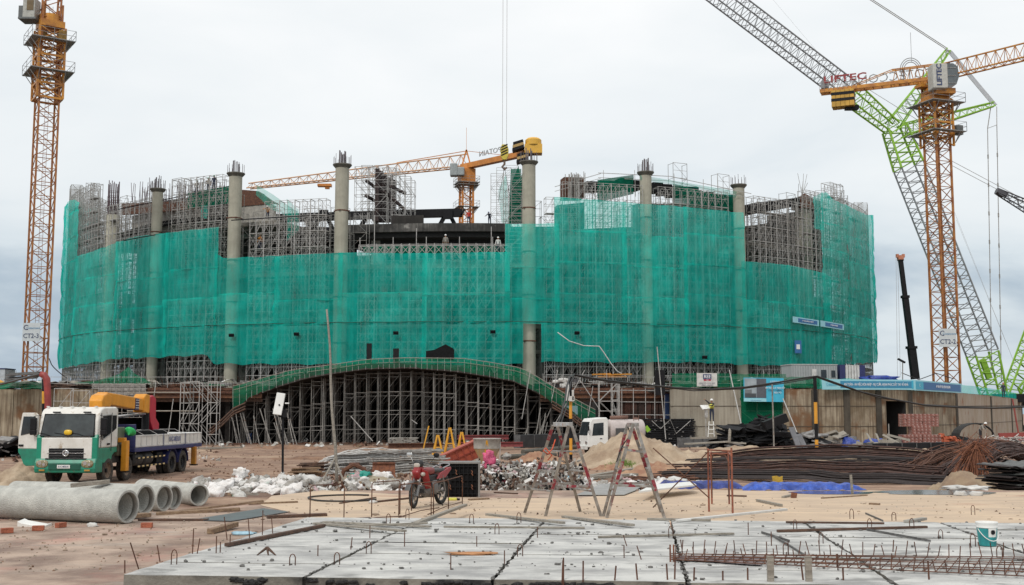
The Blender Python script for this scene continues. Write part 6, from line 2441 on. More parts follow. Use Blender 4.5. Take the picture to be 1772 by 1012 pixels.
# front panel and grille
tb_((-.02, Wd / 2, 1.36), (.06, 1.98, .84), white_tk, 'front_panel', .03)
tb_((-.055, Wd / 2, 1.20), (.03, 1.36, .36), blkp, 'grille', .03)
for z in (1.10, 1.20, 1.30):
 tb_((-.078, Wd / 2, z), (.02, 1.36 if z != 1.2 else 1.5, .016), chrome if z == 1.2 else mat('grille_bar', (.09, .09, .09), .4), 'grille_bar', .002)
q = MB()
q.lathe([(.001, .05), (.07, .05), (.075, .02), (.085, .02), (.09, .055), (.12, .055), (.13, .0)], 28, (-.08, Wd / 2, 1.20), rot3(0, -pi / 2, 0))
em = q.build('round_emblem', chrome, tk, smooth=True)
q = MB()
for s in (-1, 1):
 q.tube([(-.135, Wd / 2 + s * .055 * math.cos(t), 1.20 + .055 * math.sin(t) + s * .0) for t in [pi * (-.6 + 1.1 * k / 8) for k in range(9)]], .012, 5)
q.build('emblem_mark', mat('emblem_grey', (.3, .3, .3), .3, .6), em)
# bumper
q = MB()
q.prism([(-.12, .46), (-.16, .62), (-.14, .84), (-.04, 1.02), (.10, 1.02), (.5, .9), (.5, .46)], -.01, Wd + .01)
bp_ = q.build('bumper', teal_tk, tk, bevel=.04, seg=3)
tb_((-.165, Wd / 2, .70), (.03, 1.25, .24), mat('bumper_recess', (.01, .10, .065), .4), 'bumper_recess', .02)
tb_((-.05, Wd / 2, .985), (.08, 1.6, .05), blkp, 'bumper_gap', .01)
tb_((-.19, Wd / 2 + .02, .70), (.02, .50, .13), white, 'number_plate', .004)
pl = text('lettering', '51C-003.01', .10, txt_n, tk, (-.205, Wd / 2 + .02, .70), (pi / 2, 0, -pi / 2), ext=.002, bold=.002, sx=.9)
for y in (.30, Wd - .30):
 hl = bpy.data.objects.new('headlight', None)
 COL.objects.link(hl)
 hl.parent = tk
 q = MB()
 q.blob((-.13, y, .80), (.07, .24, .15), 3, 16, 10, .05)
 q.build('headlight_housing', lens_y, hl, smooth=True)
 for dy, dz, r in ((-.09, -.02, .055), (.07, .03, .07)):
  q = MB()
  q.lathe([(.001, 0), (r, 0), (r, -.02)], 14, (-.205, y + dy, .80 + dz), rot3(0, -pi / 2, 0))
  q.build('headlight_reflector', chrome, hl, smooth=False)
 tb_((-.15, y, .56), (.04, .22, .06), mat('orange_lens', (.5, .25, .04), .3), 'fog_light', .01)
# windscreen
q = MB()
P0 = [V((-.012, .14, 1.84)), V((-.012, Wd - .14, 1.84)), V((.175, Wd - .2, 2.66)), V((.175, .2, 2.66))]
q.grid(lambda u, v: P0[0].lerp(P0[1], u).lerp(P0[3].lerp(P0[2], u), v) + V((-.035 * math.sin(pi * u) - .03, 0, 0)), 12, 4)
q.build('windscreen', mat('windscreen_glass', (.055, .068, .07), .06, c2=(.025, .03, .032), scale=1.4), tk, smooth=True)  # two noise-mixed tones in the glass colour suggest reflections
q = MB()
q.tube([P0[0] + V((-.03, 0, 0)), P0[1] + V((-.03, 0, 0)), P0[2] + V((-.03, 0, 0)), P0[3] + V((-.03, 0, 0)), P0[0] + V((-.03, 0, 0))], .025, 6)
q.build('windscreen_seal', blkp, tk)
for y0 in (.5, 1.15, 1.8):
 q = MB()
 q.tube([(-.07, y0, 1.84), (-.075, y0 + .22, 1.92), (-.06, y0 + .52, 1.96)], .012, 5)
 q.build('wiper', blkp, tk)
for y in (.5, 1.7):
 tb_((.13, y, 2.74), (.06, .3, .05), blkp, 'visor_clip', .01)
for y in (.3, .8, 1.25, 1.7, 2.2):
 tb_((.45, y, 2.95), (.12, .1, .05), dwhite, 'roof_lamp', .015)
q = MB()
q.blob((-.10, 1.12, 1.98), (.06, .16, .1), 1, 12, 8, .05)
tag(q.build('hard_hat', mat('helmet_yellow', (.75, .48, .03), .3), smooth=True), 'yellow hard hat lying behind the truck windscreen', 'helmet')
bpy.data.objects['hard_hat'].matrix_world = Matrix.Translation(TA) @ Matrix.Rotation(trz, 4, 'Z')
# near side door window (camera side, y=0)
q = MB()
q.prism([(.42, 1.72), (.36, 2.0), (.44, 2.58), (1.16, 2.62), (1.16, 1.95)], -.012, .03)
q.build('side_window', mat('side_glass', (.02, .024, .026), .08), tk)
q = MB()
q.tube([(.42, -.015, 1.70), (.35, -.015, 2.0), (.43, -.015, 2.60), (1.18, -.015, 2.65), (1.18, -.015, 1.93), (.42, -.015, 1.70)], .022, 5)
q.build('window_seal', mat('grey_seal', (.25, .25, .24), .6), tk)
q = MB()
q.prism([(1.32, 1.98), (1.32, 2.62), (1.66, 2.62), (1.66, 2.12)], -.012, .03)
q.build('quarter_window', mat('side_glass', (.02, .024, .026), .08), tk)
tb_((.95, -.02, 1.52), (.22, .03, .07), blkp, 'door_handle', .01)
q = MB()
q.tube([(.30, .0, 1.40), (.28, .0, 2.70)], .012, 4)
q.tube([(1.24, .0, 1.25), (1.24, .0, 2.72)], .012, 4)
q.build('door_gap', blkp, tk)
# mirrors on both sides
for (y, s) in ((-.12, -1), (Wd + .02, 1)):
 mr = bpy.data.objects.new('mirror', None)
 COL.objects.link(mr)
 mr.parent = tk
 tb_((-.06, y + s * .12, 2.30), (.12, .24, .46), blkp, 'mirror_head', .03, parent=mr)
 tb_((-.06, y + s * .12, 1.98), (.12, .24, .20), blkp, 'mirror_head', .03, parent=mr)
 q = MB()
 q.tube([(.1, y - s * .1, 2.62), (-.02, y + s * .1, 2.60), (-.02, y + s * .1, 1.86), (.05, y - s * .08, 1.80)], .016, 5)
 q.build('mirror_arm', blkp, mr)
# open door on the far side, swung forward
dr = bpy.data.objects.new('open_door', None)
COL.objects.link(dr)
dr.parent = tk
dr.location = (.12, Wd + .03, 0)
dr.rotation_euler = (0, 0, 1.30)
q = MB()
q.prism([(0, 1.36), (0, 1.96), (.0, 2.60), (.12, 2.72), (.76, 2.72), (.90, 1.9), (.90, 1.36)], -.04, .04)
q.build('door_upper', white_tk, dr, bevel=.02)
q = MB()
q.prism([(0, .72), (0, 1.36), (.90, 1.36), (.88, 1.2), (.78, 1.1), (.62, .78), (.5, .70)], -.04, .04)
q.build('door_lower', teal_tk, dr, bevel=.02)
for s in (-.05, .05):
 q = MB()
 q.prism([(.12, 1.98), (.12, 2.58), (.68, 2.58), (.78, 1.86)], s - .008, s + .008)
 q.build('door_window', glass, dr)
q = MB()
q.box((.74, .06, 1.48), (.2, .04, .07))
q.build('door_handle', blkp, dr)
# chassis
for y in (.75, 1.75):
 tb_((5.9, y, .92), (11.2, .12, .26), blkp, 'chassis_rail', .01)
tb_((2.4, Wd / 2, 1.0), (1.2, 2.0, .5), mat('engine_dark', (.05, .05, .045), .7, var=.5, scale=6), 'engine_block', .03)
for (x, rr) in ((1.12, .5), (2.95, .5)):
 for y in (.17, Wd - .17):
  wheel_parts(tk, (x, y, rr), rr, .30, (0, 0, 0))
for x in (7.95, 9.32):
 for y in (.17, .50, Wd - .50, Wd - .17):
  wheel_parts(tk, (x, y, .5), .5, .27, (0, 0, 0), rimm=blkp)
for x in (1.12, 2.95, 7.95, 9.32):
 tb_((x, Wd / 2, .5), (.16, 2.2, .16), blkp, 'axle', .02)
q = MB()
for cx in (7.95, 9.32):
 pts = [(cx + .62 * math.cos(t), .5 + .62 * math.sin(t)) for t in [pi * (1 - k / 10) for k in range(11)]]
 q.prism(pts + [(x * 1.0, z + .035) for x, z in pts[::-1]], .02, .62)
q.build('rear_mudguard', navy, tk)
q = MB()
q.prism([(2.45, .85), (2.45, 1.08), (3.45, 1.08), (3.45, .85), (3.40, .80), (3.40, 1.04), (2.5, 1.04), (2.5, .80)], .0, .34)
q.build('front_mudguard', blkp, tk)
# flatbed
bx0, bx1 = 3.45, 11.5
tb_(((bx0 + bx1) / 2, Wd / 2, 1.20), (bx1 - bx0, 2.48, .16), navy, 'bed_floor', .02)
for y in (.0, Wd):
 for k, (xa, xb) in enumerate(((bx0 + .03, 6.55), (6.65, 9.25), (9.35, bx1 - .03))):
  q = MB()
  q.box(((xa + xb) / 2, y, 1.55), (xb - xa, .05, .50))
  sb = q.build('side_board', white_tk, tk, bevel=.01)
  q = MB()
  nR = 5 if k < 2 else 4
  s = -1 if y == 0 else 1
  for i in range(nR + 1):
   x = xa + .05 + (xb - xa - .1) * i / nR
   q.box((x, y + s * .035, 1.55), (.05, .03, .44))
  for z in (1.34, 1.77):
   q.box(((xa + xb) / 2, y + s * .035, z), (xb - xa, .03, .045))
  q.build('board_ribs', dwhite, sb)
 for x in (6.6, 9.3):
  tb_((x, y, 1.5), (.08, .08, .62), navy, 'stake', .01)
text('lettering', '51C-003.01', .30, mat('plate_blue', (.10, .12, .28), .5), tk, (7.95, -.055, 1.56), (pi / 2, 0, 0), ext=.004, bold=.004, sx=1.0)
tb_((bx0 + .04, Wd / 2, 1.75), (.07, 2.46, 1.0), navy, 'headboard', .02)
tb_((bx1, Wd / 2, 1.55), (.05, 2.4, .5), white, 'tailboard', .02)
tb_((6.6, Wd / 2 + .3, 1.62), (5.5, 1.3, .62), blk, 'load_sheets', .02)
for k in range(4):
 q = MB()
 q.tube([(4.4 + k * 1.5, -.03, 1.8), (4.6 + k * 1.5, .4, 1.98), (4.7 + k * 1.5, 1.6, 1.96)], .012, 4)
 q.build('lashing_strap', steel, tk)
for x in (3.6, 5.4, 7.2, 9.6, 11.2):
 tb_((x, -.02, 1.08), (.05, .03, .05), lens_y, 'marker_lamp', .005)
# side guard with red/white/yellow dashes, tanks
for z in (.52, .86):
 gd = tb_((5.45, .03, z), (3.1, .05, .07), blkp, 'side_guard', .005)
 for k in range(7):
  q = MB()
  q.box((4.05 + k * .46, .0, z), (.2, .02, .06))
  q.build('reflector_dash', mat('dash_yellow', (.70, .52, .25), .5), gd)
for x in (4.5, 5.6):
 q = MB()
 q.lathe([(.001, -.45), (.26, -.43), (.28, -.38), (.28, .38), (.26, .43), (.001, .45)], 20, (x, .42, .80), rot3(0, pi / 2, 0))
 q.build('tank', mat('tank_dirty', (.09, .085, .08), .6, var=.5, scale=5), tk, smooth=True)
tb_((6.7, .4, .8), (.7, .5, .45), blkp, 'battery_box', .02)
# outriggers
for (x, y, h0, h1) in ((2.22, -.16, .42, 1.62), (2.22, Wd + .16, .42, 1.5), (10.45, -.05, .32, 1.15), (10.45, Wd + .05, .32, 1.15)):
 og = bpy.data.objects.new('outrigger', None)
 COL.objects.link(og)
 og.parent = tk
 tb_((x, y, (h0 + h1) / 2), (.30 if x < 5 else .2, .22, h1 - h0), yel_c if x > 5 else mat('truck_orange', (.72, .30, .02), .45, var=.2), 'outrigger_leg', .02, parent=og)
 tb_((x, y, h0 - .02), (.34, .3, .06), blkp, 'foot_plate', .01, parent=og)
 tb_((x, y + (.3 if y < 1 else -.3), h1 + .02), (.24, .6, .18), mat('truck_orange', (.72, .30, .02), .45), 'outrigger_beam', .02, parent=og)
torg = mat('truck_orange', (.72, .30, .02), .45)
# loader crane
lc = bpy.data.objects.new('loader_crane', None)
COL.objects.link(lc)
lc.parent = tk
lc.location = (0, -.5, 0)
tb_((2.35, Wd / 2 + .5, 1.25), (.7, 2.3, .45), mat('crane_base', (.16, .14, .08), .6, var=.5), 'crane_base', .03, parent=lc)
tb_((2.35, 1.05, 1.75), (.8, .9, .8), mat('tank_olive', (.12, .13, .09), .5, var=.3), 'oil_tank', .03, parent=lc)
tb_((2.35, 1.5, 2.25), (.55, .6, 1.6), torg, 'slewing_column', .05, parent=lc)
q = MB()
q.prism([(1.9, 2.85), (1.85, 3.2), (2.05, 3.42), (2.4, 3.5), (2.8, 3.4), (2.95, 3.15), (2.6, 2.9)], 1.2, 1.75)
q.build('crane_shoulder', torg, lc, bevel=.05)
q = MB()
q.prism([(2.4, 3.08), (2.5, 3.55), (6.8, 3.30), (6.8, 2.78)], 1.28, 1.72)
q.build('main_boom', torg, lc, bevel=.04)
q = MB()
q.prism([(5.35, 2.86), (5.35, 3.34), (5.75, 3.32), (5.75, 2.84)], 1.265, 1.735)
q.build('boom_label_plate', mat('label_dark', (.04, .035, .09), .5), lc)
for k in range(4):
 tb_((5.55, 1.255, 2.93 + k * .11), (.36, .01, .03), dwhite, 'label_stripe', .001, parent=lc)
q = MB()
q.prism([(6.3, 2.75), (6.25, 3.4), (6.5, 3.55), (6.9, 3.5), (6.9, 2.7)], 1.24, 1.76)
q.build('boom_head', torg, lc, bevel=.04)
q = MB()
q.prism([(6.85, 3.4), (7.5, 3.5), (7.85, 3.35), (7.9, 2.5), (8.3, 2.25), (8.3, 1.95), (7.6, 1.95), (7.3, 2.3), (7.1, 2.9), (6.85, 3.0)], 1.33, 1.67)
q.build('red_jib_head', mat('hook_red', (.50, .02, .045), .45, var=.2), lc, bevel=.04)
q = MB()
q.beam((7.1, 1.5, 2.8), (7.1, 1.5, 1.9), .16, 8, cap=True)
q.beam((7.1, 1.5, 1.9), (7.1, 1.5, 1.6), .1, 8, cap=True)
q.build('hook_block', blkp, lc)
q = MB()
q.beam((6.6, 1.35, 2.7), (2.6, 1.35, 2.5), .07, 8)
q.build('lift_cylinder', chrome, lc)
q = MB()
q.lathe([(.02, -.16), (.07, -.05), (.2, .02), (.24, .08), (.22, .08), (.02, 0)], 16, (2.85, -.05, 1.92), rot3(0, .9, 0))
tag(q.build('loudhailer', plastic_g, smooth=True), 'green plastic funnel hanging on the side of the truck crane base', 'funnel')
bpy.data.objects['loudhailer'].matrix_world = Matrix.Translation(TA) @ Matrix.Rotation(trz, 4, 'Z')
bpy.data.objects['loudhailer'].name = 'funnel'
# red/black suction hose standing behind the cab
t = thing('concrete_pump_hose', 'thick red hose bent over a black and yellow post behind the truck cab', 'hose')
m_ = MB()
m_.tube([at(84, 740, 52), at(83, 700, 52), at(82, 670, 52), at(81, 656, 52), at(77, 649, 52), at(70, 647, 52)], [.15, .15, .15, .16, .15, .13], 12)
m_.build('red_hose', mat('hose_red', (.33, .05, .045), .5, var=.3), t, smooth=True)
m_ = MB()
for k in range(5):
 m_ = MB()
 a, b = at(76.5, 656 + k * 21, 52.2), at(76.5, 677 + k * 21, 52.2)
 m_.beam(a, b, .1, 10)
 m_.build('post_band', blkp if k in (0, 2, 4) else yel, t, smooth=True)
m_ = MB()
m_.tube([at(70, 647, 52), at(50, 652, 54), at(20, 660, 58), at(-20, 670, 62)], .06, 6)
m_.build('rubber_hose', cable_m, t)
# ------------------------------------------------------------------ white tanker truck
def tanker():
 A = onz(1006, 754, 0)
 A = at(1017, 757, 72)
 s = bpy.data.objects
 t = thing('tanker_truck', 'small white tank truck with dusty barrel tank parked by the arch foot', 'truck', (A.x, 72, 0), .28)
 t.scale = (.86, .86, 1)
 q = MB()
 q.prism([(0, .55), (0, 1.25), (.22, 2.15), (.38, 2.36), (1.5, 2.44), (1.62, 2.3), (1.62, .55)], 0, 1.9)
 q.build('cab_shell', white, t, bevel=.06, seg=3)
 q = MB()
 q.prism([(.35, 1.28), (.47, 2.05), (1.25, 2.12), (1.25, 1.32)], -.015, .02)
 q.build('side_window', glass, t)
 q = MB()
 q.add([(-.015, .1, 1.3), (-.015, 1.8, 1.3), (.2, 1.75, 2.16), (.2, .15, 2.16)], [(0, 3, 2, 1)])
 q.build('windscreen', glass, t)
 for y in (.25, 1.65):
  q = MB()
  q.box((-.03, y, .85), (.06, .35, .16))
  q.build('headlight', chrome, t, bevel=.02)
 q = MB()
 q.box((-.08, .95, .52), (.18, 1.9, .24))
 q.build('bumper', dwhite, t, bevel=.03)
 q = MB()
 q.box((1.05, -.02, 1.1), (.16, .03, .05))
 q.build('door_handle', blkp, t)
 q = MB()
 q.lathe([(.001, -.02), (.60, 0), (.68, .08), (.70, .2), (.70, 2.6), (.68, 2.72), (.6, 2.8), (.001, 2.82)], 28, (1.95, .95, 1.62), rot3(0, pi / 2, 0))
 q.build('tank_barrel', mat('dusty_pinkish_tank', (.52, .46, .44), .6, var=.2, scale=2), t, smooth=True)
 q = MB()
 q.box((2.7, .2, 1.5), (.8, .08, .5))
 q.build('tank_window', mat('dark_hatch', (.09, .09, .09), .4), t)
 q = MB()
 q.beam((2.1, .8, 2.42), (3.5, .8, 2.46), .12, 8, cap=True)
 q.lathe([(.2, 0), (.2, .12), (.001, .12)], 14, (4.2, .95, 2.3))
 for x in (3.9, 4.3):
  q.beam((x, .6, 2.2), (x, .6, 2.6), .025)
 q.build('hose_roll', mat('brown_hose', (.22, .12, .09), .7), t, smooth=True)
 q = MB()
 q.box((2.8, .95, .78), (4.4, .8, .2))
 q.build('chassis', blkp, t)
 for x in (.8, 3.9):
  for y in (.12, 1.78):
   wheel_parts(t, (x, y, .4), .4, .24, (0, 0, 0))
 q = MB()
 q.tube([(.12, -.05, 1.35), (.0, -.2, 1.5), (.0, -.2, 1.9)], .015, 5)
 q.box((.0, -.22, 1.75), (.06, .16, .3))
 q.build('mirror', blkp, t)
tanker()
# ------------------------------------------------------------------ motorbike
def motorbike():
 # local: +x forward
 P = onz(738, 878, .6)
 t = thing('motorbike', 'dusty red and black motorbike parked facing the slabs', 'motorbike', (P.x, P.y + .3, .604), math.atan2(-.90, -.43), rot=(.0, 0, math.atan2(-.90, -.43)))
 r = .285
 def whl(x, fr):
  w = bpy.data.objects.new('wheel', None)
  COL.objects.link(w)
  w.parent = t
  w.location = (x, 0, r)
  if fr:
   w.rotation_euler = (0, 0, .25)
  q = MB()
  q.tube([((r - .04) * math.cos(a), 0, (r - .04) * math.sin(a)) for a in [2 * pi * k / 36 for k in range(37)]], .042, 10)
  q.build('tyre', mat('bike_tyre', (.035, .033, .03), .85, var=.4, scale=12), w, smooth=True)
  q = MB()
  q.tube([((r - .085) * math.cos(a), 0, (r - .085) * math.sin(a)) for a in [2 * pi * k / 36 for k in range(37)]], .014, 6)
  for k in range(5):
   a = 2 * pi * k / 5
   q.bar((.03 * math.cos(a), 0, .03 * math.sin(a)), ((r - .085) * math.cos(a + .15), 0, (r - .085) * math.sin(a + .15)), .02, .03, up=(0, 1, 0))
  q.beam((0, -.07, 0), (0, .07, 0), .035, 12, cap=True)
  q.build('rim', mat('grey_alloy', (.28, .28, .27), .4, .6), w)
  q = MB()
  q.lathe([(.06, 0), (.11, 0), (.11, .004), (.06, .004)], 24, (0, .05, 0), rot3(pi / 2))
  q.build('brake_disc', chrome, w)
  return w
 whl(.62, True)
 whl(-.62, False)
 fk = bpy.data.objects.new('front_fork', None)
 COL.objects.link(fk)
 fk.parent = t
 for s in (-1, 1):
  q = MB()
  q.beam((.62, s * .08, r), (.40, s * .07, .82), .022, 8)
  q.beam((.62, s * .08, r - .02), (.53, s * .08, .5), .032, 8)
  q.build('fork_leg', mat('fork_grey', (.22, .22, .22), .4, .6), fk)
 q = MB()
 q.grid(lambda u, v: V((.62 + (r + .03) * math.cos(pi * (.12 + .62 * u)), (v - .5) * .13, r + (r + .03 + .015 * math.sin(pi * v)) * math.sin(pi * (.12 + .62 * u)))), 14, 4)
 q.build('front_mudguard', mat('bike_grey', (.10, .10, .10), .4), t, smooth=True)
 # red front shield and side fairings
 q = MB()
 q.prism([(.50, .62), (.60, .78), (.50, .90), (.36, .98), (.30, .86), (.40, .62)], -.09, .09)
 q.build('front_cowl', red, t, bevel=.05, seg=3)
 for s in (-1, 1):
  q = MB()
  q.add([(.46, s * .10, .88), (.36, s * .22, .80), (.30, s * .24, .58), (.16, s * .20, .42), (.28, s * .12, .40), (.42, s * .12, .66)] + [(.42, s * .06, .88), (.32, s * .16, .80), (.26, s * .18, .58), (.12, s * .15, .44), (.26, s * .08, .42), (.38, s * .06, .66)],
    [(0, 1, 2, 5), (2, 3, 4, 5), (6, 11, 8, 7), (8, 11, 10, 9), (0, 6, 7, 1), (1, 7, 8, 2), (2, 8, 9, 3), (3, 9, 10, 4), (4, 10, 11, 5), (5, 11, 6, 0)])
  q.build('side_fairing', red, t, bevel=.012)
  q = MB()
  q.blob((.44, s * .13, .74), (.06, .05, .045), 2, 10, 6, .05)
  q.build('indicator', mat('clear_lens', (.5, .45, .4), .15), t, smooth=True)
 q = MB()
 q.prism([(.10, .46), (.34, .70), (.26, .86), (.02, .70), (-.25, .72), (-.42, .66), (-.40, .52), (-.1, .44)], -.085, .085)
 q.build('body_frame', mat('bike_black', (.018, .018, .02), .5, var=.3), t, bevel=.03)
 q = MB()
 q.blob((-.02, 0, .79), (.22, .11, .085), 5, 16, 10, .06)
 q.build('fuel_tank', mat('faded_red', (.27, .045, .045), .45, var=.4), t, smooth=True)
 q = MB()
 q.blob((-.40, 0, .79), (.34, .13, .055), 7, 18, 8, .06)
 q.build('seat', mat('seat_vinyl', (.05, .05, .052), .5), t, smooth=True)
 for s in (-1, 1):
  q = MB()
  q.prism([(-.20, .60), (-.35, .74), (-.85, .86), (-.88, .80), (-.60, .62)], s * .12 - .02, s * .12 + .02)
  q.build('tail_fairing', mat('tail_red', (.34, .05, .06), .4), t, bevel=.015)
 q = MB()
 q.tube([(-.45, .14, .84), (-.75, .15, .90), (-.86, .08, .93), (-.86, -.08, .93), (-.75, -.15, .90), (-.45, -.14, .84)], .014, 6)
 q.build('grab_rail', mat('rail_grey', (.4, .4, .42), .4, .6), t)
 q = MB()
 q.box((-.90, 0, .80), (.06, .14, .08))
 q.build('tail_lamp', red, t, bevel=.02)
 q = MB()
 q.tube([(-.82, 0, .62), (-.93, 0, .48), (-.95, 0, .34)], [.06, .055, .05], 8)
 q.build('rear_mudguard', mat('bike_black', (.025, .025, .027), .45), t)
 # engine
 q = MB()
 q.blob((.08, 0, .36), (.19, .14, .13), 8, 14, 10, .15, 2)
 q.lathe([(.09, -.16), (.10, -.14), (.10, .14), (.09, .16), (.001, .16)], 16, (-.03, 0, .30), rot3(pi / 2))
 for k in range(6):
  q.box((.24, 0, .36 + k * .02 - .05), (.12, .15, .008))
 q.build('engine', mat('engine_alloy', (.26, .25, .24), .5, .5, var=.5, scale=12), t)
 q = MB()
 q.tube([(.25, -.08, .32), (.15, -.12, .2), (-.2, -.13, .2), (-.35, -.14, .25), (-.85, -.17, .42)], [.018, .018, .02, .04, .045], 10)
 q.build('exhaust', mat('exhaust_grey', (.2, .2, .2), .35, .7, var=.4), t, smooth=True)
 for s in (-1, 1):
  q = MB()
  q.beam((-.30, s * .10, .38), (-.62, s * .08, r), .022, 8)
  q.beam((-.60, s * .12, r + .03), (-.46, s * .12, .68), .028, 8)
  q.build('swing_arm', mat('fork_grey', (.22, .22, .22)), t)
  q = MB()
  q.beam((-.12, s * .14, .28), (-.12, s * .28, .27), .016, 6, cap=True)
  q.build('foot_peg', blkp, t)
 # handlebar group
 hb = bpy.data.objects.new('handlebar', None)
 COL.objects.link(hb)
 hb.parent = t
 q = MB()
 q.tube([(.20, .34, .96), (.30, .20, .98), (.36, 0, .95), (.30, -.20, .98), (.20, -.34, .96)], .012, 8)
 q.build('bar', mat('bike_black', (.025, .025, .027)), hb)
 for s in (-1, 1):
  q = MB()
  q.beam((.24, s * .25, .975), (.19, s * .37, .955), .02, 8, cap=True)
  q.build('grip', rubber, hb)
  q = MB()
  q.tube([(.27, s * .22, .98), (.24, s * .30, 1.10), (.23, s * .33, 1.13)], .007, 6)
  q.blob((.23, s * .35, 1.16), (.02, .075, .05), 1, 12, 8, .02)
  q.build('mirror', blkp if s > 0 else mat('mirror_pale', (.55, .56, .56), .1, .5), hb, smooth=True)
 q = MB()
 q.blob((.42, 0, .97), (.08, .12, .09), 2, 14, 10, .05)
 q.build('headlight_cowl', mat('bike_black', (.025, .025, .027)), t, smooth=True)
 q = MB()
 q.blob((.49, 0, .94), (.03, .08, .05), 2, 14, 10, .02)
 q.build('headlight', mat('clear_lens', (.5, .45, .4), .15), t, smooth=True)
 q = MB()
 q.tube([(-.1, .12, .26), (-.22, .28, .01)], .012, 6)
 q.build('side_stand', blkp, t)
 q = MB()
 q.blob((-.05, .16, .42), (.13, .05, .15), 6, 10, 8, .3)
 q.build('leg_guard', mat('fork_grey', (.22, .22, .22)), t, smooth=True)
motorbike()
# ------------------------------------------------------------------ A-frame stepladders
def stepladder(pxs, base, top_w, label, H=1.95):
 """pxs: pixel feet of front-left, front-right, rear-left, rear-right"""
 fl, fr, rl, rr = [onz(x, y, .606) for x, y in pxs]
 c = (fl + fr + rl + rr) / 4
 t = thing('stepladder', label, 'ladder', (c.x, c.y, .604))
 apex = V((0, 0, H))
 ax = ((fr - fl).normalized() + (rr - rl).normalized()).normalized()
 feet = [V((p.x - c.x, p.y - c.y, .0)) for p in (fl, fr, rl, rr)]
 hw = top_w / 2
 # each side of the ladder is an A-frame pair : left pair (fl, rl) right pair (fr, rr)
 tops = [apex - ax * hw + V((0, -.03, 0)), apex + ax * hw + V((0, -.03, 0)), apex - ax * hw + V((0, .03, 0)), apex + ax * hw + V((0, .03, 0))]
 return t, feet, tops
def build_ladder(feet_px, tops_px, d_tops, label, rails):
 """rails = list of (foot index, top index); tops at given pixels and depth"""
 feet = [onz(x, y, .606) for x, y in feet_px]
 c = sum(feet, V((0, 0, 0))) / len(feet)
 tops = [at(x, y, d) for (x, y), d in zip(tops_px, d_tops)]
 t = thing('stepladder', label, 'ladder', (c.x, c.y, .604))
 o = V((c.x, c.y, .604))
 F_ = [f - o for f in feet]
 T_ = [p - o for p in tops]
 for i, (a, b) in enumerate(rails):
  m_ = MB()
  m_.bar(F_[a] + V((0, 0, .0)), T_[b], .062, .03, up=(0, 1, 0))
  rl = m_.build('rail', alu, t, bevel=.004)
  # red paint marks on the rail
  for (u, v) in (((.50, .64), (.84, .96)), ((.30, .42), (.66, .72)), ((.70, .9),), ((.36, .60), (.76, .83)))[(i + (len(label) % 3)) % 4]:
   m_ = MB()
   m_.bar(F_[a].lerp(T_[b], u), F_[a].lerp(T_[b], v), .066, .034, up=(0, 1, 0))
   m_.build('paint_mark', redp, rl)
 return t, F_, T_
# left ladder
t, F_, T_ = build_ladder([(908, 887), (944, 893), (1004, 885), (1040, 893)], [(957, 736), (984, 736), (965, 738), (990, 738)], [22.9, 22.6, 23.3, 23.0], 'left one of two aluminium stepladders with red paint marks, top cap flat', [(0, 0), (1, 1), (2, 2), (3, 3)])
for u in (.28, .5, .72):
 m_ = MB()
 m_.bar(F_[0].lerp(T_[0], u), F_[1].lerp(T_[1], u), .05, .035)
 m_.build('rung', alu, t, bevel=.003)
 m_ = MB()
 m_.bar(F_[2].lerp(T_[2], u), F_[3].lerp(T_[3], u), .05, .035)
 m_.build('rung', alu, t, bevel=.003)
for (a, b, u) in ((1, 3, .335), (0, 2, .34)):
 m_ = MB()
 m_.bar(F_[a].lerp(T_[a], u), F_[b].lerp(T_[b], u), .03, .045)
 sp = m_.build('spreader', alu, t, bevel=.003)
 m_ = MB()
 p, q = F_[a].lerp(T_[a], u), F_[b].lerp(T_[b], u)
 m_.bar(p.lerp(q, .35), p.lerp(q, .6), .034, .05)
 m_.build('paint_mark', redp, sp)
m_ = MB()
ca = (T_[0] + T_[1] + T_[2] + T_[3]) / 4
ax = V(((T_[1] - T_[0]).x, (T_[1] - T_[0]).y, 0)).normalized()
m_.bar(ca - ax * .22 + V((0, 0, .03)), ca + ax * .22 + V((0, 0, .03)), .12, .09)
m_.build('top_cap', mat('alu_paint_worn', (.45, .44, .42), .5, .3, f2=((.28, .12, .07), 6, .58)), t, bevel=.01)
m_ = MB()
for k in (-.15, -.03, .13):
 m_.lathe([(.035, 0), (.035, .015), (.001, .015)], 12, ca + ax * k + V((0, -.065, .03)), rot3(pi / 2))
m_.build('hinge_bolt', chrome, t)
# right ladder
t, F_, T_ = build_ladder([(1044, 893), (1050, 896), (1144, 886), (1150, 897)], [(1086, 734), (1096, 732), (1093, 735), (1102, 738)], [23.0, 22.7, 23.2, 22.9], 'right one of two aluminium stepladders with red paint marks, seen nearly edge on', [(0, 0), (1, 1), (2, 2), (3, 3)])
for u in (.3, .52, .75):
 for (a, b) in ((0, 1), (2, 3)):
  m_ = MB()
  m_.bar(F_[a].lerp(T_[a], u), F_[b].lerp(T_[b], u), .05, .035)
  m_.build('rung', alu, t, bevel=.003)
for (a, b, u) in ((1, 3, .345), (0, 2, .35), (1, 3, .72)):
 m_ = MB()
 p, q = F_[a].lerp(T_[a], u), F_[b].lerp(T_[b], u)
 m_.bar(p, q, .03, .045)
 sp = m_.build('spreader', alu, t, bevel=.003)
 m_ = MB()
 m_.bar(p.lerp(q, .3), p.lerp(q, .5), .034, .05)
 m_.build('paint_mark', redp, sp)
m_ = MB()
ca = (T_[0] + T_[1] + T_[2] + T_[3]) / 4
m_.bar(ca - V((.08, .12, 0)), ca + V((.10, .12, 0)), .12, .08)
m_.build('top_cap', alu, t, bevel=.01)
m_ = MB()
m_.tube([ca + V((-.1, 0, 0)), ca + V((-.05, -.05, -.2)), ca + V((-.22, 0, -.45)), ca + V((-.33, 0, -.75))], .012, 6)
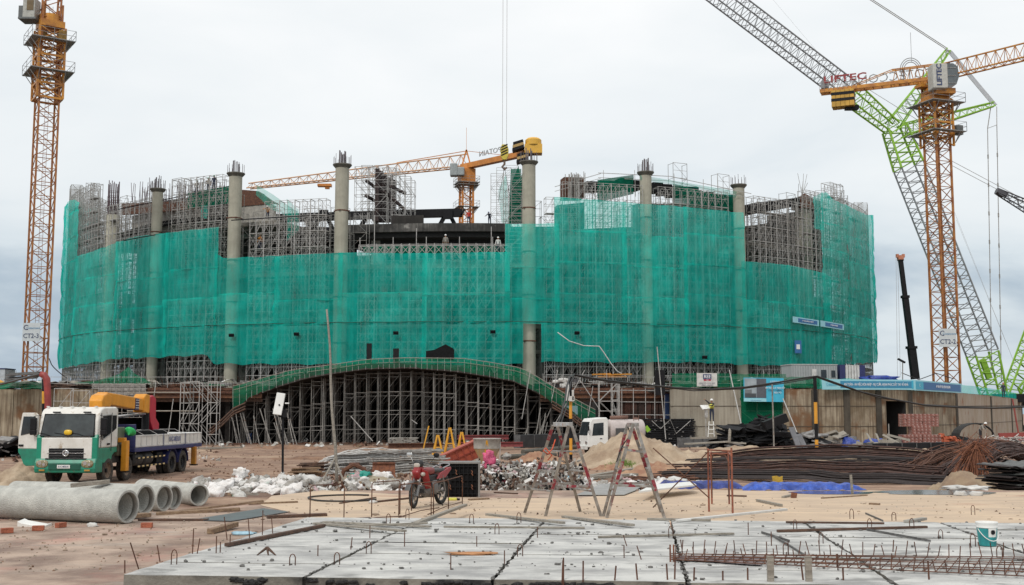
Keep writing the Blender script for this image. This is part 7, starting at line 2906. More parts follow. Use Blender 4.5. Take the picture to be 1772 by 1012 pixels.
m_.build('rope', cable_m, t)
# orange ribbon tied to the left ladder
m_ = MB()
a = at(962, 742, 24)
m_.tube([at(961, 760, 22.7), at(956, 776, 22.7), at(948, 786, 22.6), at(940, 780, 22.5), at(944, 775, 22.5), at(955, 788, 22.6), at(948, 796, 22.7)], .012, 5)
tag(m_.build('ribbon', mat('orange_ribbon', (.65, .09, .03), .6), smooth=True), 'orange ribbon tied round the left stepladder rail', 'ribbon')
# ------------------------------------------------------------------ red scaffold frame on the deck
t = thing('scaffold_trestle', 'narrow rusty red scaffold frame standing on the beige deck', 'scaffold')
m_ = MB()
fpx = [(1227, 885), (1268, 891), (1232, 872), (1262, 872)]
f4 = [onz(*p, .606) for p in fpx]
H4 = [1.34, 1.38, 1.20, 1.20]
for k, p in enumerate(f4):
 m_ = MB()
 m_.beam(p, p + V((0, 0, H4[k])), .021, 10)
 m_.build('upright', mat('red_lead', (.33, .10, .05), .7, c2=(.17, .06, .04), scale=9), t, smooth=True)
for (a, b, z) in ((0, 1, 1.31), (2, 3, 1.16), (0, 2, 1.2), (1, 3, 1.2)):
 m_ = MB()
 m_.beam(f4[a] + V((0, 0, z)), f4[b] + V((0, 0, z)), .018, 8)
 m_.build('ledger', mat('red_lead', (.33, .10, .05)), t, smooth=True)
m_ = MB()
p = f4[0].lerp(f4[1], .15)
q_ = f4[0].lerp(f4[1], .85)
m_.tube([p + V((0, 0, .3)), p + V((0, 0, 1.1)), p.lerp(q_, .15) + V((0, 0, 1.22)), q_.lerp(p, .15) + V((0, 0, 1.22)), q_ + V((0, 0, 1.1)), q_ + V((0, 0, .3))], .012, 6)
m_.build('inner_hoop', rust, t)
for (a, b) in (((1130, 878), (1227, 780)), ((1130, 775), (1228, 862))):
 m_ = MB()
 m_.beam(at(*a, 24.4), at(*b, 23.9), .013, 6)
 m_.build('cross_brace', rust, t)
m_ = MB()
m_.bar(at(1185, 768, 24), at(1260, 764, 24), .2, .03)
m_.bar(at(1258, 765, 24), at(1290, 767, 24), .15, .03)
m_.build('top_board', wood_g, t)
m_ = MB()
m_.tube([at(1262, 764, 23.8), at(1263, 745, 23.8), at(1262, 741, 23.8)], [.03, .03, .01], 8)
m_.build('pole_tip', wood_g, t)
# ------------------------------------------------------------------ poles, cable
def bandpole(px, y0, y1, bands, label, r=.1):
 p0 = onz(px, y1, 0)
 t = thing('marker_post', label, 'post', (p0.x, p0.y, gz(p0.x, p0.y)))
 top = at(px, y0, p0.y).z
 for (ya, yb, m) in bands:
  za, zb = at(px, yb, p0.y).z, at(px, ya, p0.y).z
  m_ = MB()
  m_.beam((0, 0, za), (0, 0, zb), r, 12, cap=True)
  m_.build('band', m, t, smooth=False)
 return p0, top
pB, tB = bandpole(1414, 650, 796, ((650, 695, blkp), (695, 732, mat('band_orange', (.72, .33, .03), .5, var=.2)), (732, 760, blkp), (760, 782, mat('band_orange', (.72, .33, .03))), (782, 797, blkp)), 'tall black and orange post holding the cable, in front of the right wall')
pA, tA = bandpole(988, 652, 798, ((652, 690, blkp), (690, 724, mat('band_orange', (.72, .33, .03))), (724, 758, blkp), (758, 786, mat('band_orange', (.72, .33, .03))), (786, 799, blkp)), 'black and orange post behind the left stepladder with white boxes', r=.09)
pC = onz(726, 805, 0)
cb_ = thing('power_cable', 'thick black cable sagging from post to post across the right half', 'cable')
def sag(a, b, s, n=24):
 return [a.lerp(b, i / n) - V((0, 0, 4 * s * (i / n) * (1 - i / n))) for i in range(n + 1)]
a = V((pA.x, pA.y, tA))
b = V((pB.x, pB.y, tB))
m_ = MB()
c = at(1792, 704, pB.y + 6)
prev = [at(983, 655, pA.y), at(976, 690, pA.y - 3), at(966, 715, pA.y - 6), at(960, 745, pA.y - 8)]
def pxl(pts, d0, d1):
 n = len(pts) - 1
 return [at(x, y, d0 + (d1 - d0) * i / n) for i, (x, y) in enumerate(pts)]
m_.tube(pxl([(994, 648), (1050, 658), (1110, 665), (1170, 671), (1230, 674), (1290, 670), (1350, 661), (1390, 654), (1414, 651)], pA.y, pB.y), .055, 8)
m_.tube(pxl([(1414, 651), (1445, 662), (1490, 678), (1540, 690), (1600, 701), (1660, 705), (1720, 706), (1800, 703)], pB.y, pB.y + 8), .055, 8)
m_.build('main_cable', cable_m, cb_, smooth=True)
m_ = MB()
m_.tube(pxl([(994, 650), (1060, 662), (1130, 668), (1200, 676), (1280, 673), (1350, 664), (1414, 653), (1450, 666), (1520, 688), (1600, 700), (1660, 703), (1800, 702)], pA.y, pB.y + 8), .035, 6)
m_.build('thin_cable', cable_m, cb_, smooth=True)
m_ = MB()
m_.tube(pxl([(994, 648), (986, 652), (981, 668), (978, 690), (972, 715), (962, 745)], pA.y, pA.y - 8), .05, 6)
m_.tube(pxl([(994, 648), (988, 660), (984, 680), (980, 705), (970, 735), (966, 790)], pA.y, pA.y - 8), .035, 6)
m_.build('drop_cable', cable_m, cb_, smooth=True)
# white boxes on post
t = thing('junction_box', 'white sensor boxes fixed to the black and orange post behind the left stepladder', 'box', (pA.x, pA.y - .12, 0))
for (dx, y, w, h) in ((-.18, 682, .22, .75), (.06, 690, .3, .3), (.12, 684, .12, .6)):
 m_ = MB()
 m_.box((dx, -.1, at(988, y, pA.y).z), (w, .18, h))
 m_.build('box', dwhite, t, bevel=.02)
# flood light pole left
p0 = onz(489, 836, 0)
t = thing('solar_light', 'white solar street light on a thin black pole left of the arch', 'street light', (p0.x, p0.y, gz(p0.x, p0.y)))
zt = at(486, 700, p0.y).z
m_ = MB()
m_.beam((0, 0, 0), (-.05, 0, zt), .045, 10)
m_.build('pole', blkp, t, smooth=True)
m_ = MB()
m_.box((-.18, -.1, zt + .02), (.34, .08, .86), rot3(-.15, .14, 0))
m_.build('lamp_panel', white, t, bevel=.02)
m_ = MB()
m_.lathe([(.001, 0), (.035, 0), (.035, .01)], 12, (-.16, -.17, zt - .02), rot3(pi / 2))
m_.build('sensor', blkp, t)
m_ = MB()
m_.box((-.05, 0, zt - .35), (.3, .2, .3))
m_.tube([(0, 0, zt - .2), (.2, 0, zt - .1), (.25, 0, zt - .5), (.05, 0, zt - .6)], .02, 6)
m_.build('battery_box', blkp, t)
m_ = MB()
m_.box((.12, -.05, zt + .05), (.16, .05, .05))
m_.build('bracket', white, t)
# leaning bamboo pole with tripod foot
p0 = onz(583, 840, 0)
t = thing('leaning_pole', 'tall thin leaning wooden pole with propped foot in the middle', 'pole')
m_ = MB()
b = at(566, 535, p0.y)
a = V((p0.x, p0.y, gz(p0.x, p0.y)))
pts = [a.lerp(b, k / 10) + V((.03 * math.sin(k), 0, 0)) for k in range(11)]
m_.tube(pts, [.065 - .003 * k for k in range(11)], 8)
m_.build('pole_shaft', wood_g, t, smooth=True)
m_ = MB()
m_.tube([a.lerp(b, .16), V((p0.x - .5, p0.y - .5, .1))], .04, 6)
m_.tube([a.lerp(b, .14), V((p0.x + .35, p0.y - .4, .1))], .035, 6)
m_.build('prop', wood_g, t)
m_ = MB()
m_.beam(onz(1340, 795, 0), at(1336, 662, 66), .05)
tag(m_.build('scaffold_pole', steel_d), 'thin pole standing before the billboard', 'pole')
m_ = MB()
m_.beam(onz(1132, 728, -0) if False else at(1152, 760, 94), at(1137, 600, 94), .05)
tag(m_.build('scaffold_pole', steel), 'thin pole with lamp rising beside the grey wall left end', 'pole')
m_ = MB()
m_.box(at(1142, 662, 94.3), (.8, .3, 2.1))
tag(m_.build('pump_column', blkp), 'dark upright box beside the thin pole at the grey wall left end', 'post')
for (a, b, lab) in (((1262, 640), (1285, 745), 'left'), ((1355, 690), (1392, 780), 'right')):
 m_ = MB()
 m_.beam(at(*a, 94), at(*b, 90), .05)
 tag(m_.build('raking_prop', steel), lab + ' long raking prop before the green screen', 'prop')
# ------------------------------------------------------------------ things standing on the haul road
def gnd(px, py):
 p = onz(px, py, 0)
 for _ in range(6):
  p = onz(px, py, gz(p.x, p.y))
 p.z = gz(p.x, p.y)
 return p
def mound(px0, px1, pyb, ytop, dep, label, m=sand, peak=.5, seed=0, cat='sand pile', amp=.25, name='sand_mound', sharp=1.0, ridge=0.):
 a, b = gnd(px0, pyb), gnd(px1, pyb)
 c = (a + b) / 2
 hw = (b.x - a.x) / 2
 h = at(px0, ytop, c.y + dep * .3).z - c.z
 m_ = MB()
 nu, nv = 56, 28
 def f(u, v):
  x = (u - .5) * 2
  y = (v - .5) * 2
  xx = x - (peak - .5) * 2 * (1 - abs(x))
  rr = math.hypot(xx * (1 - ridge) + (ridge * (abs(x) ** 3) * (1 if x > 0 else -1)), y)
  k = max(0, 1 - rr ** sharp)
  k = k * k * (3 - 2 * k) * .4 + k * .6
  nn = noise.fractal(V((x * hw * 1.1, y * dep * 1.1, seed)), .8, 2., 5)
  z = h * k + amp * h * nn * min(1, k * 3)
  return V((x * hw, y * dep, z - .12 + .02))
 m_.grid(f, nu, nv)
 return tag(m_.build(name, m, smooth=True, loc=(c.x, c.y + dep * .3, c.z)), label, cat)
mound(975, 1300, 806, 736, 4.8, 'big pale sand mound in the middle right, pointed top', peak=.33, seed=3, amp=.2, sharp=.92)
mound(1150, 1480, 800, 768, 3.0, 'low pale sand ridge right of the big mound', seed=7, ridge=.5, amp=.22)
mound(1400, 1720, 806, 772, 3.0, 'low sandy bank in front of the black box beams', seed=12, ridge=.5, amp=.3)
mound(1610, 1765, 853, 812, 2.2, 'brown sand mound at the right beside the dark stacked sheets', m=mat('brown_sand', (.34, .26, .17), .95, c2=(.22, .15, .10), scale=.9, bump=1, bscale=5), seed=20, amp=.3)
mound(-60, 95, 838, 795, 2.5, 'sand heap at the left edge below the open truck door', seed=25, amp=.3)
mound(600, 705, 808, 787, 1.6, 'small grey earth heap behind the steel tubes', m=mat('grey_earth', (.33, .29, .21), .95, c2=(.22, .17, .12), scale=1.2, bump=1, bscale=6), seed=31, amp=.35)
mound(715, 762, 800, 781, 1.2, 'small grey earth heap behind the motorbike', m=mat('grey_earth', (.33, .29, .21)), seed=36, amp=.3)
mound(862, 1010, 808, 778, 2.2, 'low clay heap behind the left stepladder', m=mat('clay', (.40, .26, .16), .95, c2=(.26, .13, .08), scale=1.2, bump=1, bscale=6), seed=41, amp=.35)
mound(540, 720, 838, 815, 2.2, 'rubble strewn earth bank under the scrap heap', m=mat('grey_earth', (.33, .29, .21)), seed=47, amp=.4)
mound(1040, 1270, 822, 799, 2.4, 'reddish clay bank at the foot of the big sand mound', m=mat('clay', (.40, .26, .16)), seed=51, amp=.4)
mound(1000, 1130, 812, 798, 1.5, 'reddish clay shoulder left of the grass tuft', m=mat('clay', (.40, .26, .16)), seed=56, amp=.4)
# mud ridges thrown up along the road
for i, (a, b, y) in enumerate(((395, 600, 772), (600, 760, 772), (200, 330, 800), (430, 640, 790))):
 mound(a, b, y + 5, y - 3, 1.6, 'low reddish mud ridge along the haul road ' + ['before the left half of the arch', 'before the crown of the arch', 'behind the flatbed', 'in the middle of the road'][i], m=mat('mud_ridge', (.27, .16, .10), .95, c2=(.15, .085, .055), scale=1.5, bump=1, bscale=6), seed=60 + i, ridge=.6, amp=.5, cat='mud')
# grass tuft
m_ = MB()
c = gnd(1078, 812)
for k in range(520):
 x, y = R_.gauss(0, .45), R_.gauss(0, .3)
 if abs(x) > 1.0:
  continue
 h = rnd(.25, .62) * (1 - abs(x) * .5)
 dx, dy = rnd(-.2, .2), rnd(-.15, .15)
 w = .018
 m_.add([(x - w, y, 0), (x + w, y, 0), (x + dx * .5 + w * .7, y + dy * .5, h * .6), (x + dx * .5 - w * .7, y + dy * .5, h * .6), (x + dx, y + dy, h)], [(0, 1, 2, 3), (3, 2, 4)])
tag(stuff(m_.build('grass_tuft', grassm, loc=c)), 'green grass tuft at the foot of the sand mound', 'grass')
# ---- sacks
bags = []
for s in range(9):
 m_ = MB()
 r = (rnd(.30, .46), rnd(.20, .30), rnd(.10, .17))
 m_.blob((0, 0, r[2] * .8), r, s * 1.3 + 2, 18, 12, .45, 1.6, flat=-r[2] * .8)
 vs = []
 for (x, y, z) in m_.v:
  n_ = .8 * noise.noise(V((x * 5, y * 5, z * 5 + s)))
  vs.append((x * (1 + .22 * n_), y * (1 + .22 * n_), z * (1 + .35 * noise.noise(V((x * 7, y * 7, s))))))
 m_.v = vs
 # gathered neck
 m_.tube([(r[0] * .8, 0, r[2] * .9), (r[0] * 1.15, .02, r[2] * 1.15), (r[0] * 1.4, .05, r[2] * 1.5)], [.09, .035, .09], 7)
 bags.append(m_)
bag_me = [[b.mesh('sack', m, False) for b in bags] for m in (bag_w, dwhite, bag_g, mat('pinkish_sack', (.56, .40, .42), .7, c2=(.40, .28, .28), scale=6, bump=.6), mat('printed_sack', (.60, .60, .57), .7, c2=(.50, .48, .45), scale=4, bump=.7, f2=((.10, .34, .16), 3.3, .64)))]
for gset in bag_me:
 for me in gset:
  me.polygons.foreach_set('use_smooth', [True] * len(me.polygons))
def heap(n, pxa, pxb, ya, yb, lift, label, group, sizes=(.8, 1.3), kinds=(0, 0, 1, 4, 2, 3), prof=None, cat='sack', name='sack'):
 for i in range(n):
  px = rnd(pxa, pxb)
  y = rnd(ya, yb)
  g_ = gnd(px, y)
  k = 1 - abs((px - pxa) / (pxb - pxa) * 2 - 1) ** 2
  if prof:
   k = interp(prof, px)
  dz = R_.random() ** 1.2 * lift * k * (1 - .6 * (y - ya) / (yb - ya))
  s = rnd(*sizes)
  o = put(name, R_.choice(bag_me[R_.choice(kinds)]), None, loc=(g_.x, g_.y, g_.z + dz - .04), rot=(rnd(-.5, .5), rnd(-.5, .5), rnd(0, 6.3)), scale=(s, s, s * rnd(.8, 1.2)))
  tag(o, label, cat, group)
heap(70, 330, 520, 836, 858, .2, 'crumpled white sack in the heap between the pipes and the lamp pole', 'white sacks right of the pipes', (.6, 1.05), (0, 0, 4, 1, 0, 2, 4))
heap(20, 470, 570, 836, 848, .3, 'crumpled white sack in the low row around the lamp pole foot', 'white sacks at the lamp pole foot', (.6, 1.0), (0, 3, 1, 2))
heap(20, 590, 700, 838, 850, .3, 'dirty sack in the heap in front of the steel tubes', 'sacks before the steel tubes', (.6, 1.0), (0, 3, 2, 1))
heap(120, 826, 1000, 826, 858, .95, 'small dirty white sack in the big rubbish heap right of the black form panel', 'sacks in the big rubbish heap', (.35, .75), (0, 1, 2, 3, 2, 2), prof=[(820, .9), (850, 1.), (900, .95), (960, .75), (1005, .2)])
heap(22, 1000, 1150, 838, 848, .15, 'dirty white scrap in the thin litter behind the stepladders', 'litter behind the stepladders', (.4, .8), (1, 2, 0))
heap(10, 1145, 1215, 838, 841, .25, 'white bag lying behind the blue tarpaulin strip', 'white bags behind the blue tarpaulin', (.6, 1.1), (0, 1))
heap(60, 500, 830, 838, 853, .08, 'flattened dirty sack trodden into the strip of rubbish along the deck edge', 'flattened sacks along the deck edge', (.3, .7), (2, 1, 3, 0, 2))
heap(26, 1000, 1160, 828, 846, .08, 'flattened dirty sack in the litter behind the right stepladder', 'flattened sacks behind the right stepladder', (.3, .6), (2, 1, 3))
# rubble core of the rubbish heap
mound(818, 1012, 855, 822, 2.6, 'dark rubble core of the big rubbish heap', m=mat('rubble', (.20, .17, .14), .95, c2=(.09, .075, .06), scale=4, bump=1, bscale=12), seed=70, cat='rubble', amp=.35)
mound(345, 480, 856, 846, 1.2, 'rubble core under the white sacks', m=mat('rubble', (.20, .17, .14)), seed=74, cat='rubble', amp=.4)
def chips(n, pxa, pxb, ya, yb, lift, mats, label, smin=.03, smax=.12):
 q = MB()
 for i in range(n):
  px, y = rnd(pxa, pxb), rnd(ya, yb)
  g_ = gnd(px, y)
  s = rnd(smin, smax)
  q.box((g_.x, g_.y, g_.z + rnd(0, lift)), (s * rnd(.6, 2.5), s, s * rnd(.2, 1)), rot3(rnd(0, 3), rnd(0, 3), rnd(0, 3)), mi=R_.randrange(len(mats)))
 tag(stuff(q.build('rubble', mats)), label, 'rubble')
chips(1700, 822, 1008, 822, 862, .7, [bag_g, dwhite, wood_d, conc, blk, wood_d, mat('rubble_grey', (.22, .2, .18)), mat('rubble_brown', (.2, .13, .09))], 'mixed small debris filling the big rubbish heap')
chips(260, 520, 720, 818, 850, .25, [wood_d, rust, conc, wood, mat('rubble_grey', (.22, .2, .18))], 'mixed debris around the steel tube pile')
chips(400, 380, 1160, 838, 858, .06, [wood_d, dwhite, wood, conc], 'chips and litter scattered along the deck edge', .02, .08)
chips(900, 480, 1170, 832, 862, .05, [wood_d, wood, bag_g, rust, blk, conc, dwhite], 'splinters and scraps trodden into the deck edge', .02, .11)
chips(1300, 200, 1250, 776, 838, .0, [mat('clod', (.27, .165, .11), .95, var=.4, scale=5), mat('clod_dark', (.19, .115, .08), .95)], 'clods of red mud turned up on the haul road', .03, .085)
chips(520, 0, 560, 862, 990, .0, [mat('clod', (.27, .165, .11)), mat('gravel_bit', (.34, .28, .22), .9), mat('gravel_bit', (.34, .28, .22))], 'small clods and chips on the left fill', .008, .032)
chips(420, 560, 1772, 852, 892, .0, [wood_d, mat('gravel_bit', (.30, .25, .2)), wood, conc], 'wood chips and grit on the beige deck', .01, .035)
chips(200, 0, 380, 770, 800, .1, [wood_d, dwhite, rust, conc], 'litter scattered along the foot of the left wall', .05, .2)
chips(160, 1150, 1772, 768, 790, .2, [wood_d, dwhite, blk, conc], 'litter scattered along the foot of the right wall', .05, .22)
chips(300, 380, 1000, 764, 775, .12, [wood_d, rust, conc, dwhite, wood], 'debris along the foot of the arch shoring', .05, .3)
for (px, y, s, m, lab, dz) in ((846, 830, (.24, .2, .3), bag_p, 'bright pink plastic bag on the left of the big rubbish heap', .55), (862, 850, (.22, .2, .2), mat('red_plastic', (.45, .04, .08), .5, bump=.5), 'torn red plastic at the foot of the pink bag', .12), (980, 842, (.5, .25, .12), bag_b, 'pale blue plastic sheet at the right end of the big rubbish heap', .2), (621, 838, (.42, .3, .2), bag_t, 'teal green plastic sheet in front of the steel tubes', .1), (660, 838, (.35, .25, .22), bag_w, 'large white bag right of the teal sheet', .1), (417, 838, (.26, .18, .18), bag_w, 'upright white sack topmost in the left heap', .28)):
 g_ = gnd(px, y)
 m_ = MB()
 m_.blob((0, 0, s[2] * .7), s, px, 20, 14, .8, 2.4)
 tag(m_.build('plastic_bag', m, smooth=True, loc=(g_.x, g_.y, g_.z + dz)), lab, 'bag')
# ---- black waffle form panel
g_ = onz(795, 860, .604)
t = thing('form_panel_box', 'black waffle-ribbed steel form standing upright beside the motorbike', 'formwork', (g_.x, g_.y, .604), 0)
w_, h_ = .98, .84
m_ = MB()
m_.box((0, .35, h_ / 2), (w_ - .04, .66, h_ - .04))
m_.build('form_box', blk, t)
m_ = MB()
m_.box((0, .34, h_ + .012), (w_ + .06, .72, .045))
m_.build('top_plate', mat('grey_plate_top', (.22, .21, .2), .5, .2), t, bevel=.005)
m_ = MB()
m_.box((w_ / 2 + .005, -.02, h_ / 2), (.05, .06, h_))
m_.box((-w_ / 2 - .0, -.02, h_ / 2), (.03, .06, h_))
m_.build('edge_flange', mat('grey_plate_top', (.22, .21, .2)), t)
for i in range(9):
 m_ = MB()
 m_.box((-w_ / 2 + .06 + i * (w_ - .12) / 8, -.0, h_ / 2), (.022, .05, h_ - .06))
 m_.build('vertical_rib', blk, t)
for j in range(5):
 m_ = MB()
 m_.box((0, -.002, .08 + j * (h_ - .16) / 4), (w_ - .06, .045, .02))
 m_.build('cross_rib', blk, t)
for (x, z) in ((.05, .42), (-.25, .25), (.3, .25), (.3, .60), (-.1, .62)):
 m_ = MB()
 m_.tube([(x, -.03, z + .06), (x + .03, -.035, z + .03), (x + .01, -.035, z - .02), (x + .04, -.035, z - .06)], .012, 5)
 m_.build('rust_clip', rust_l, t)
# ---- yellow barrier A-frames
g_ = gnd(772, 802)
for k, (dx, h, tw, lab) in enumerate(((-.55, 1.35, .9, 'leftmost yellow A-shaped steel frame'), (.1, 1.75, 1.0, 'tallest yellow A-shaped steel frame, in the middle'), (.75, 1.5, .9, 'rightmost yellow A-shaped steel frame'))):
 t = thing('yellow_trestle', lab + ' of the group behind the red container', 'steel frame', (g_.x + dx, g_.y + 1.4 + k * .3, g_.z + .1), rnd(-.3, .3), 'yellow A-frames')
 for s in (-1, 1):
  m_ = MB()
  m_.bar((s * tw * .38, 0, 0), (s * .03, 0, h), .09, .07, up=(0, 1, 0))
  m_.build('leg', yel, t)
  m_ = MB()
  m_.bar((s * tw * .30, .5, 0), (s * .03, .05, h * .96), .07, .06, up=(0, 1, 0))
  m_.build('rear_leg', yel, t)
 m_ = MB()
 m_.bar((-.17, 0, h * .5), (.17, 0, h * .5), .05, .05)
 m_.build('crossbar', yel, t)
m_ = MB()
m_.beam(at(727, 800, 56), at(742, 737, 56), .04)
tag(m_.build('yellow_pole', yel), 'thin yellow pole leaning left of the yellow frames', 'pole')
# red tilted container
a = gnd(800, 806)
t = thing('skip_bin', 'faded red ribbed steel skip tipped up behind the black form panel', 'skip', (a.x - .1, a.y + .8, a.z + .55), 0, rot=(.15, -.42, .15))
m_ = MB()
m_.prism([(-.95, -.45), (.85, -.45), (1.05, .42), (-.95, .42), (-.95, .36), (.98, .36), (.80, -.38), (-.95, -.38)], -.1, .45)
m_.build('bin_shell', redb, t)
m_ = MB()
m_.box((0, -.1, 0), (1.9, .05, .86))
m_.build('side_plate', redb, t)
for k in range(6):
 m_ = MB()
 m_.box((-.85 + k * .34, -.15, 0), (.06, .06, .84))
 m_.build('rib', mat('rib_red', (.30, .06, .04), .6), t)
m_ = MB()
m_.box((0, -.15, .42), (2.0, .1, .07))
m_.box((0, -.15, .0), (1.9, .06, .05))
m_.build('rim', mat('rib_red', (.30, .06, .04)), t)
# concrete hopper
a = gnd(842, 812)
t = thing('concrete_hopper', 'grey and rust-yellow concrete hopper with cone bottom behind the rubbish heap', 'hopper', (a.x, a.y + 1.0, a.z + .25))
m_ = MB()
m_.lathe([(.30, .0), (.66, .72)], 30)
m_.build('cone', mat('ochre_hopper', (.55, .32, .08), .7, c2=(.38, .27, .14), scale=2, streak=.6, dark=(.35, .33, .3)), t, smooth=True)
m_ = MB()
m_.lathe([(.665, .70), (.68, 1.15), (.70, 1.16), (.70, 1.20), (.64, 1.18), (.62, .8), (.001, .4)], 30)
m_.build('drum', mat('cement_grey', (.42, .40, .36), .8, var=.3), t, smooth=True)
for (x) in (-.02, .2):
 m_ = MB()
 m_.bar((.0, -.69, 1.1), (x * 1.5 - .1, -.5, .05), .06, .04)
 m_.build('strap', yel, t)
m_ = MB()
m_.beam((.62, -.2, -.2), (.66, -.2, 1.0), .03)
m_.build('leg', steel, t)
# ---- bundles of bars, tubes, beams lying on the ground
def bundle(px0, y0, px1, y1, n, spread, h, r, m, label, cat='bars', name='bar_bundle', wav=.12, group=None, lift=0., seed=0, nseg=14):
 a, b = gnd(px0, y0), gnd(px1, y1)
 o = (a + b) / 2
 q = MB()
 d = (b - a)
 u = V((-d.y, d.x, 0)).normalized()
 for i in range(n):
  k0, k1 = rnd(-.04, .04), rnd(.94, 1.05)
  s = rnd(-1, 1)
  off = u * s * spread
  hz = (1 - abs(s)) * h * R_.random() + r
  ph = rnd(0, 9)
  pts = []
  for j in range(nseg + 1):
   t_ = k0 + (k1 - k0) * j / nseg
   p = a.lerp(b, t_) + off - o
   p.z = gz(a.x + d.x * t_, a.y + d.y * t_) - o.z + hz + lift * math.sin(pi * min(1, max(0, t_))) + wav * .35 * nz3(t_ * 2.2, seed, s * .4)
   p += u * (wav * nz3(t_ * 3, ph, 3))
   pts.append(p)
  q.tube(pts, r, 4)
 return tag(q.build(name, m, loc=o), label, cat, group)
wet = mat('wet_rebar', (.10, .042, .028), .6, .1, c2=(.03, .016, .013), scale=5, bump=.4, stretch=(.3, 4, 4))
wet2 = mat('wet_dark_rebar', (.035, .022, .02), .6, .1, c2=(.014, .010, .010), scale=5, bump=.3, stretch=(.3, 4, 4))
bundle(1150, 826, 1640, 838, 70, 1.0, .35, .022, wet2, 'dark wet rebar bundle lying nearest behind the blue tarpaulin strip', lift=.1, seed=1)
bundle(1160, 818, 1680, 826, 70, 1.0, .45, .022, wet, 'long brown rebar bundle, second from the front on the right', lift=.2, seed=2)
bundle(1200, 811, 1700, 817, 60, .9, .5, .024, wet2, 'dark rebar bundle in the middle of the right-hand stack', lift=.2, seed=3)
bundle(1235, 806, 1700, 812, 80, .9, .65, .024, wet, 'highest arching rebar bundle of the right-hand stack', lift=.55, seed=4)
bundle(1480, 806, 1772, 815, 50, .9, .6, .022, wet2, 'rebar bundle running to the right edge of the photo', lift=.3, seed=5)
bundle(1500, 822, 1720, 800, 34, .7, .3, .022, wet, 'loose rebar fanning up to the right over the stack', lift=.4, seed=6, wav=.4)
bundle(1080, 832, 1300, 824, 24, .5, .15, .02, rust, 'thin rusty bars reaching left towards the clay bank', lift=.05, seed=7)
for i, (a, b) in enumerate((((1600, 815), (1800, 775)), ((1640, 818), (1820, 782)), ((1580, 808), (1800, 770)), ((1660, 822), (1830, 790)))):
 bundle(a[0], a[1] + 10, b[0], b[1] + 25, 40, .8, .5, .024, wet if i % 2 else rust, ['lowest', 'second', 'topmost', 'rear'][i] + ' bent rebar bundle heaped at the right edge', lift=.9, wav=.7, seed=10 + i)
# sheaf of bent rebar
g_ = gnd(1698, 838)
q = MB()
for i in range(150):
 a0 = R_.gauss(0, .42)
 l = rnd(.7, 1.5)
 b0 = V((rnd(-.06, .06) + .25, rnd(-.1, .1), 1.45 + rnd(-.15, .15)))
 e_ = b0 + V((math.sin(a0 - .25) * l, rnd(-.3, .1), -math.cos(a0) * l))
 e_.z = max(.02, e_.z)
 q.tube([b0, b0.lerp(e_, .5) + V((0, 0, .06)), e_], .014, 4)
for i in range(70):
 b0 = V((rnd(-.4, .9), rnd(-.2, .3), 1.2 + rnd(-.2, .4)))
 q.tube([b0, b0 + V((rnd(-.6, .6), rnd(-.3, .3), rnd(-.3, .5)))], .012, 4)
tag(q.build('rebar_sheaf', rust_l, loc=(g_.x, g_.y + 1, g_.z)), 'sheaf of orange-brown bent rebar ends hanging at the right heap', 'rebar')
g_ = gnd(1608, 808)
q = MB()
for i in range(70):
 a0 = rnd(-1.3, 1.3)
 l = rnd(.4, 1.3)
 q.tube([(rnd(-.4, .4), rnd(-.2, .2), 0), (math.sin(a0) * l * .6, 0, l * .5), (math.sin(a0) * l, rnd(-.3, .3), l * .75)], .012, 4)
tag(q.build('tangled_wire', rust_l, loc=(g_.x, g_.y, g_.z)), 'tangle of rusty wire between the bundles and the heap', 'wire')
# dark sheet stack at right edge
t = thing('sheet_stack', 'stack of dark wet corrugated sheets at the right edge', 'sheets', gnd(1772, 862), .25)
for i in range(22):
 m_ = MB()
 w = rnd(2.0, 2.6)
 s0 = rnd(0, 9)
 m_.grid(lambda u, v: V(((u - .5) * w + rnd(0, .0), (v - .5) * 1.6, .03 * math.sin(u * 30) + .06 * nz3(u * 3, v * 2, s0))), 26, 2)
 o = m_.build('sheet', wet2 if i % 3 else mat('sheet_grey', (.12, .125, .12), .5, .2, var=.4), t, loc=(.3 + rnd(-.25, .25), rnd(-.15, .15), .05 + i * .05), rot=(rnd(-.05, .05), rnd(-.08, .06), rnd(-.15, .15)))
 so = o.modifiers.new('thick', 'SOLIDIFY')
 so.thickness = .02
# grey steel tubes pile (centre left)
bundle(572, 822, 745, 812, 46, .5, .9, .035, steel, 'pile of grey scaffold tubes lying behind the motorbike', name='tube_bundle', cat='tubes', wav=.05, lift=.0, seed=20)
bundle(640, 822, 770, 818, 40, .5, 1.1, .035, steel_d, 'second pile of grey tubes nearer the motorbike', name='tube_bundle', cat='tubes', wav=.05, seed=21)
bundle(560, 812, 700, 800, 18, .4, .9, .03, dwhite, 'pale thin tubes sloping on top of the tube piles', name='tube_bundle', cat='tubes', wav=.05, seed=22, lift=.35)
for (px, y, w, h, m, lab, rz) in ((664, 828, .95, .62, rust_l, 'upright rusty steel plate leaning on the tube pile', .1),):
 g_ = gnd(px, y)
 m_ = MB()
 m_.box((0, 0, h / 2), (w, .04, h), rot3(-.15))
 m_.box((0, -.03, h - .02), (w, .07, .05))
 tag(m_.build('rusty_plate', m, loc=g_, rot=(0, 0, rz)), lab, 'plate')
g_ = gnd(612, 832)
m_ = MB()
m_.tube([(-.55, 0, 0), (-.4, 0, .4), (0, 0, .62), (.4, 0, .45), (.6, 0, .05)], .09, 6)
m_.tube([(-.2, .2, .6), (.2, .1, .62)], .1, 6)
tag(m_.build('bent_plate', rust, loc=g_), 'rusty bent arch-shaped steel piece left of the rusty plate', 'steel scrap')
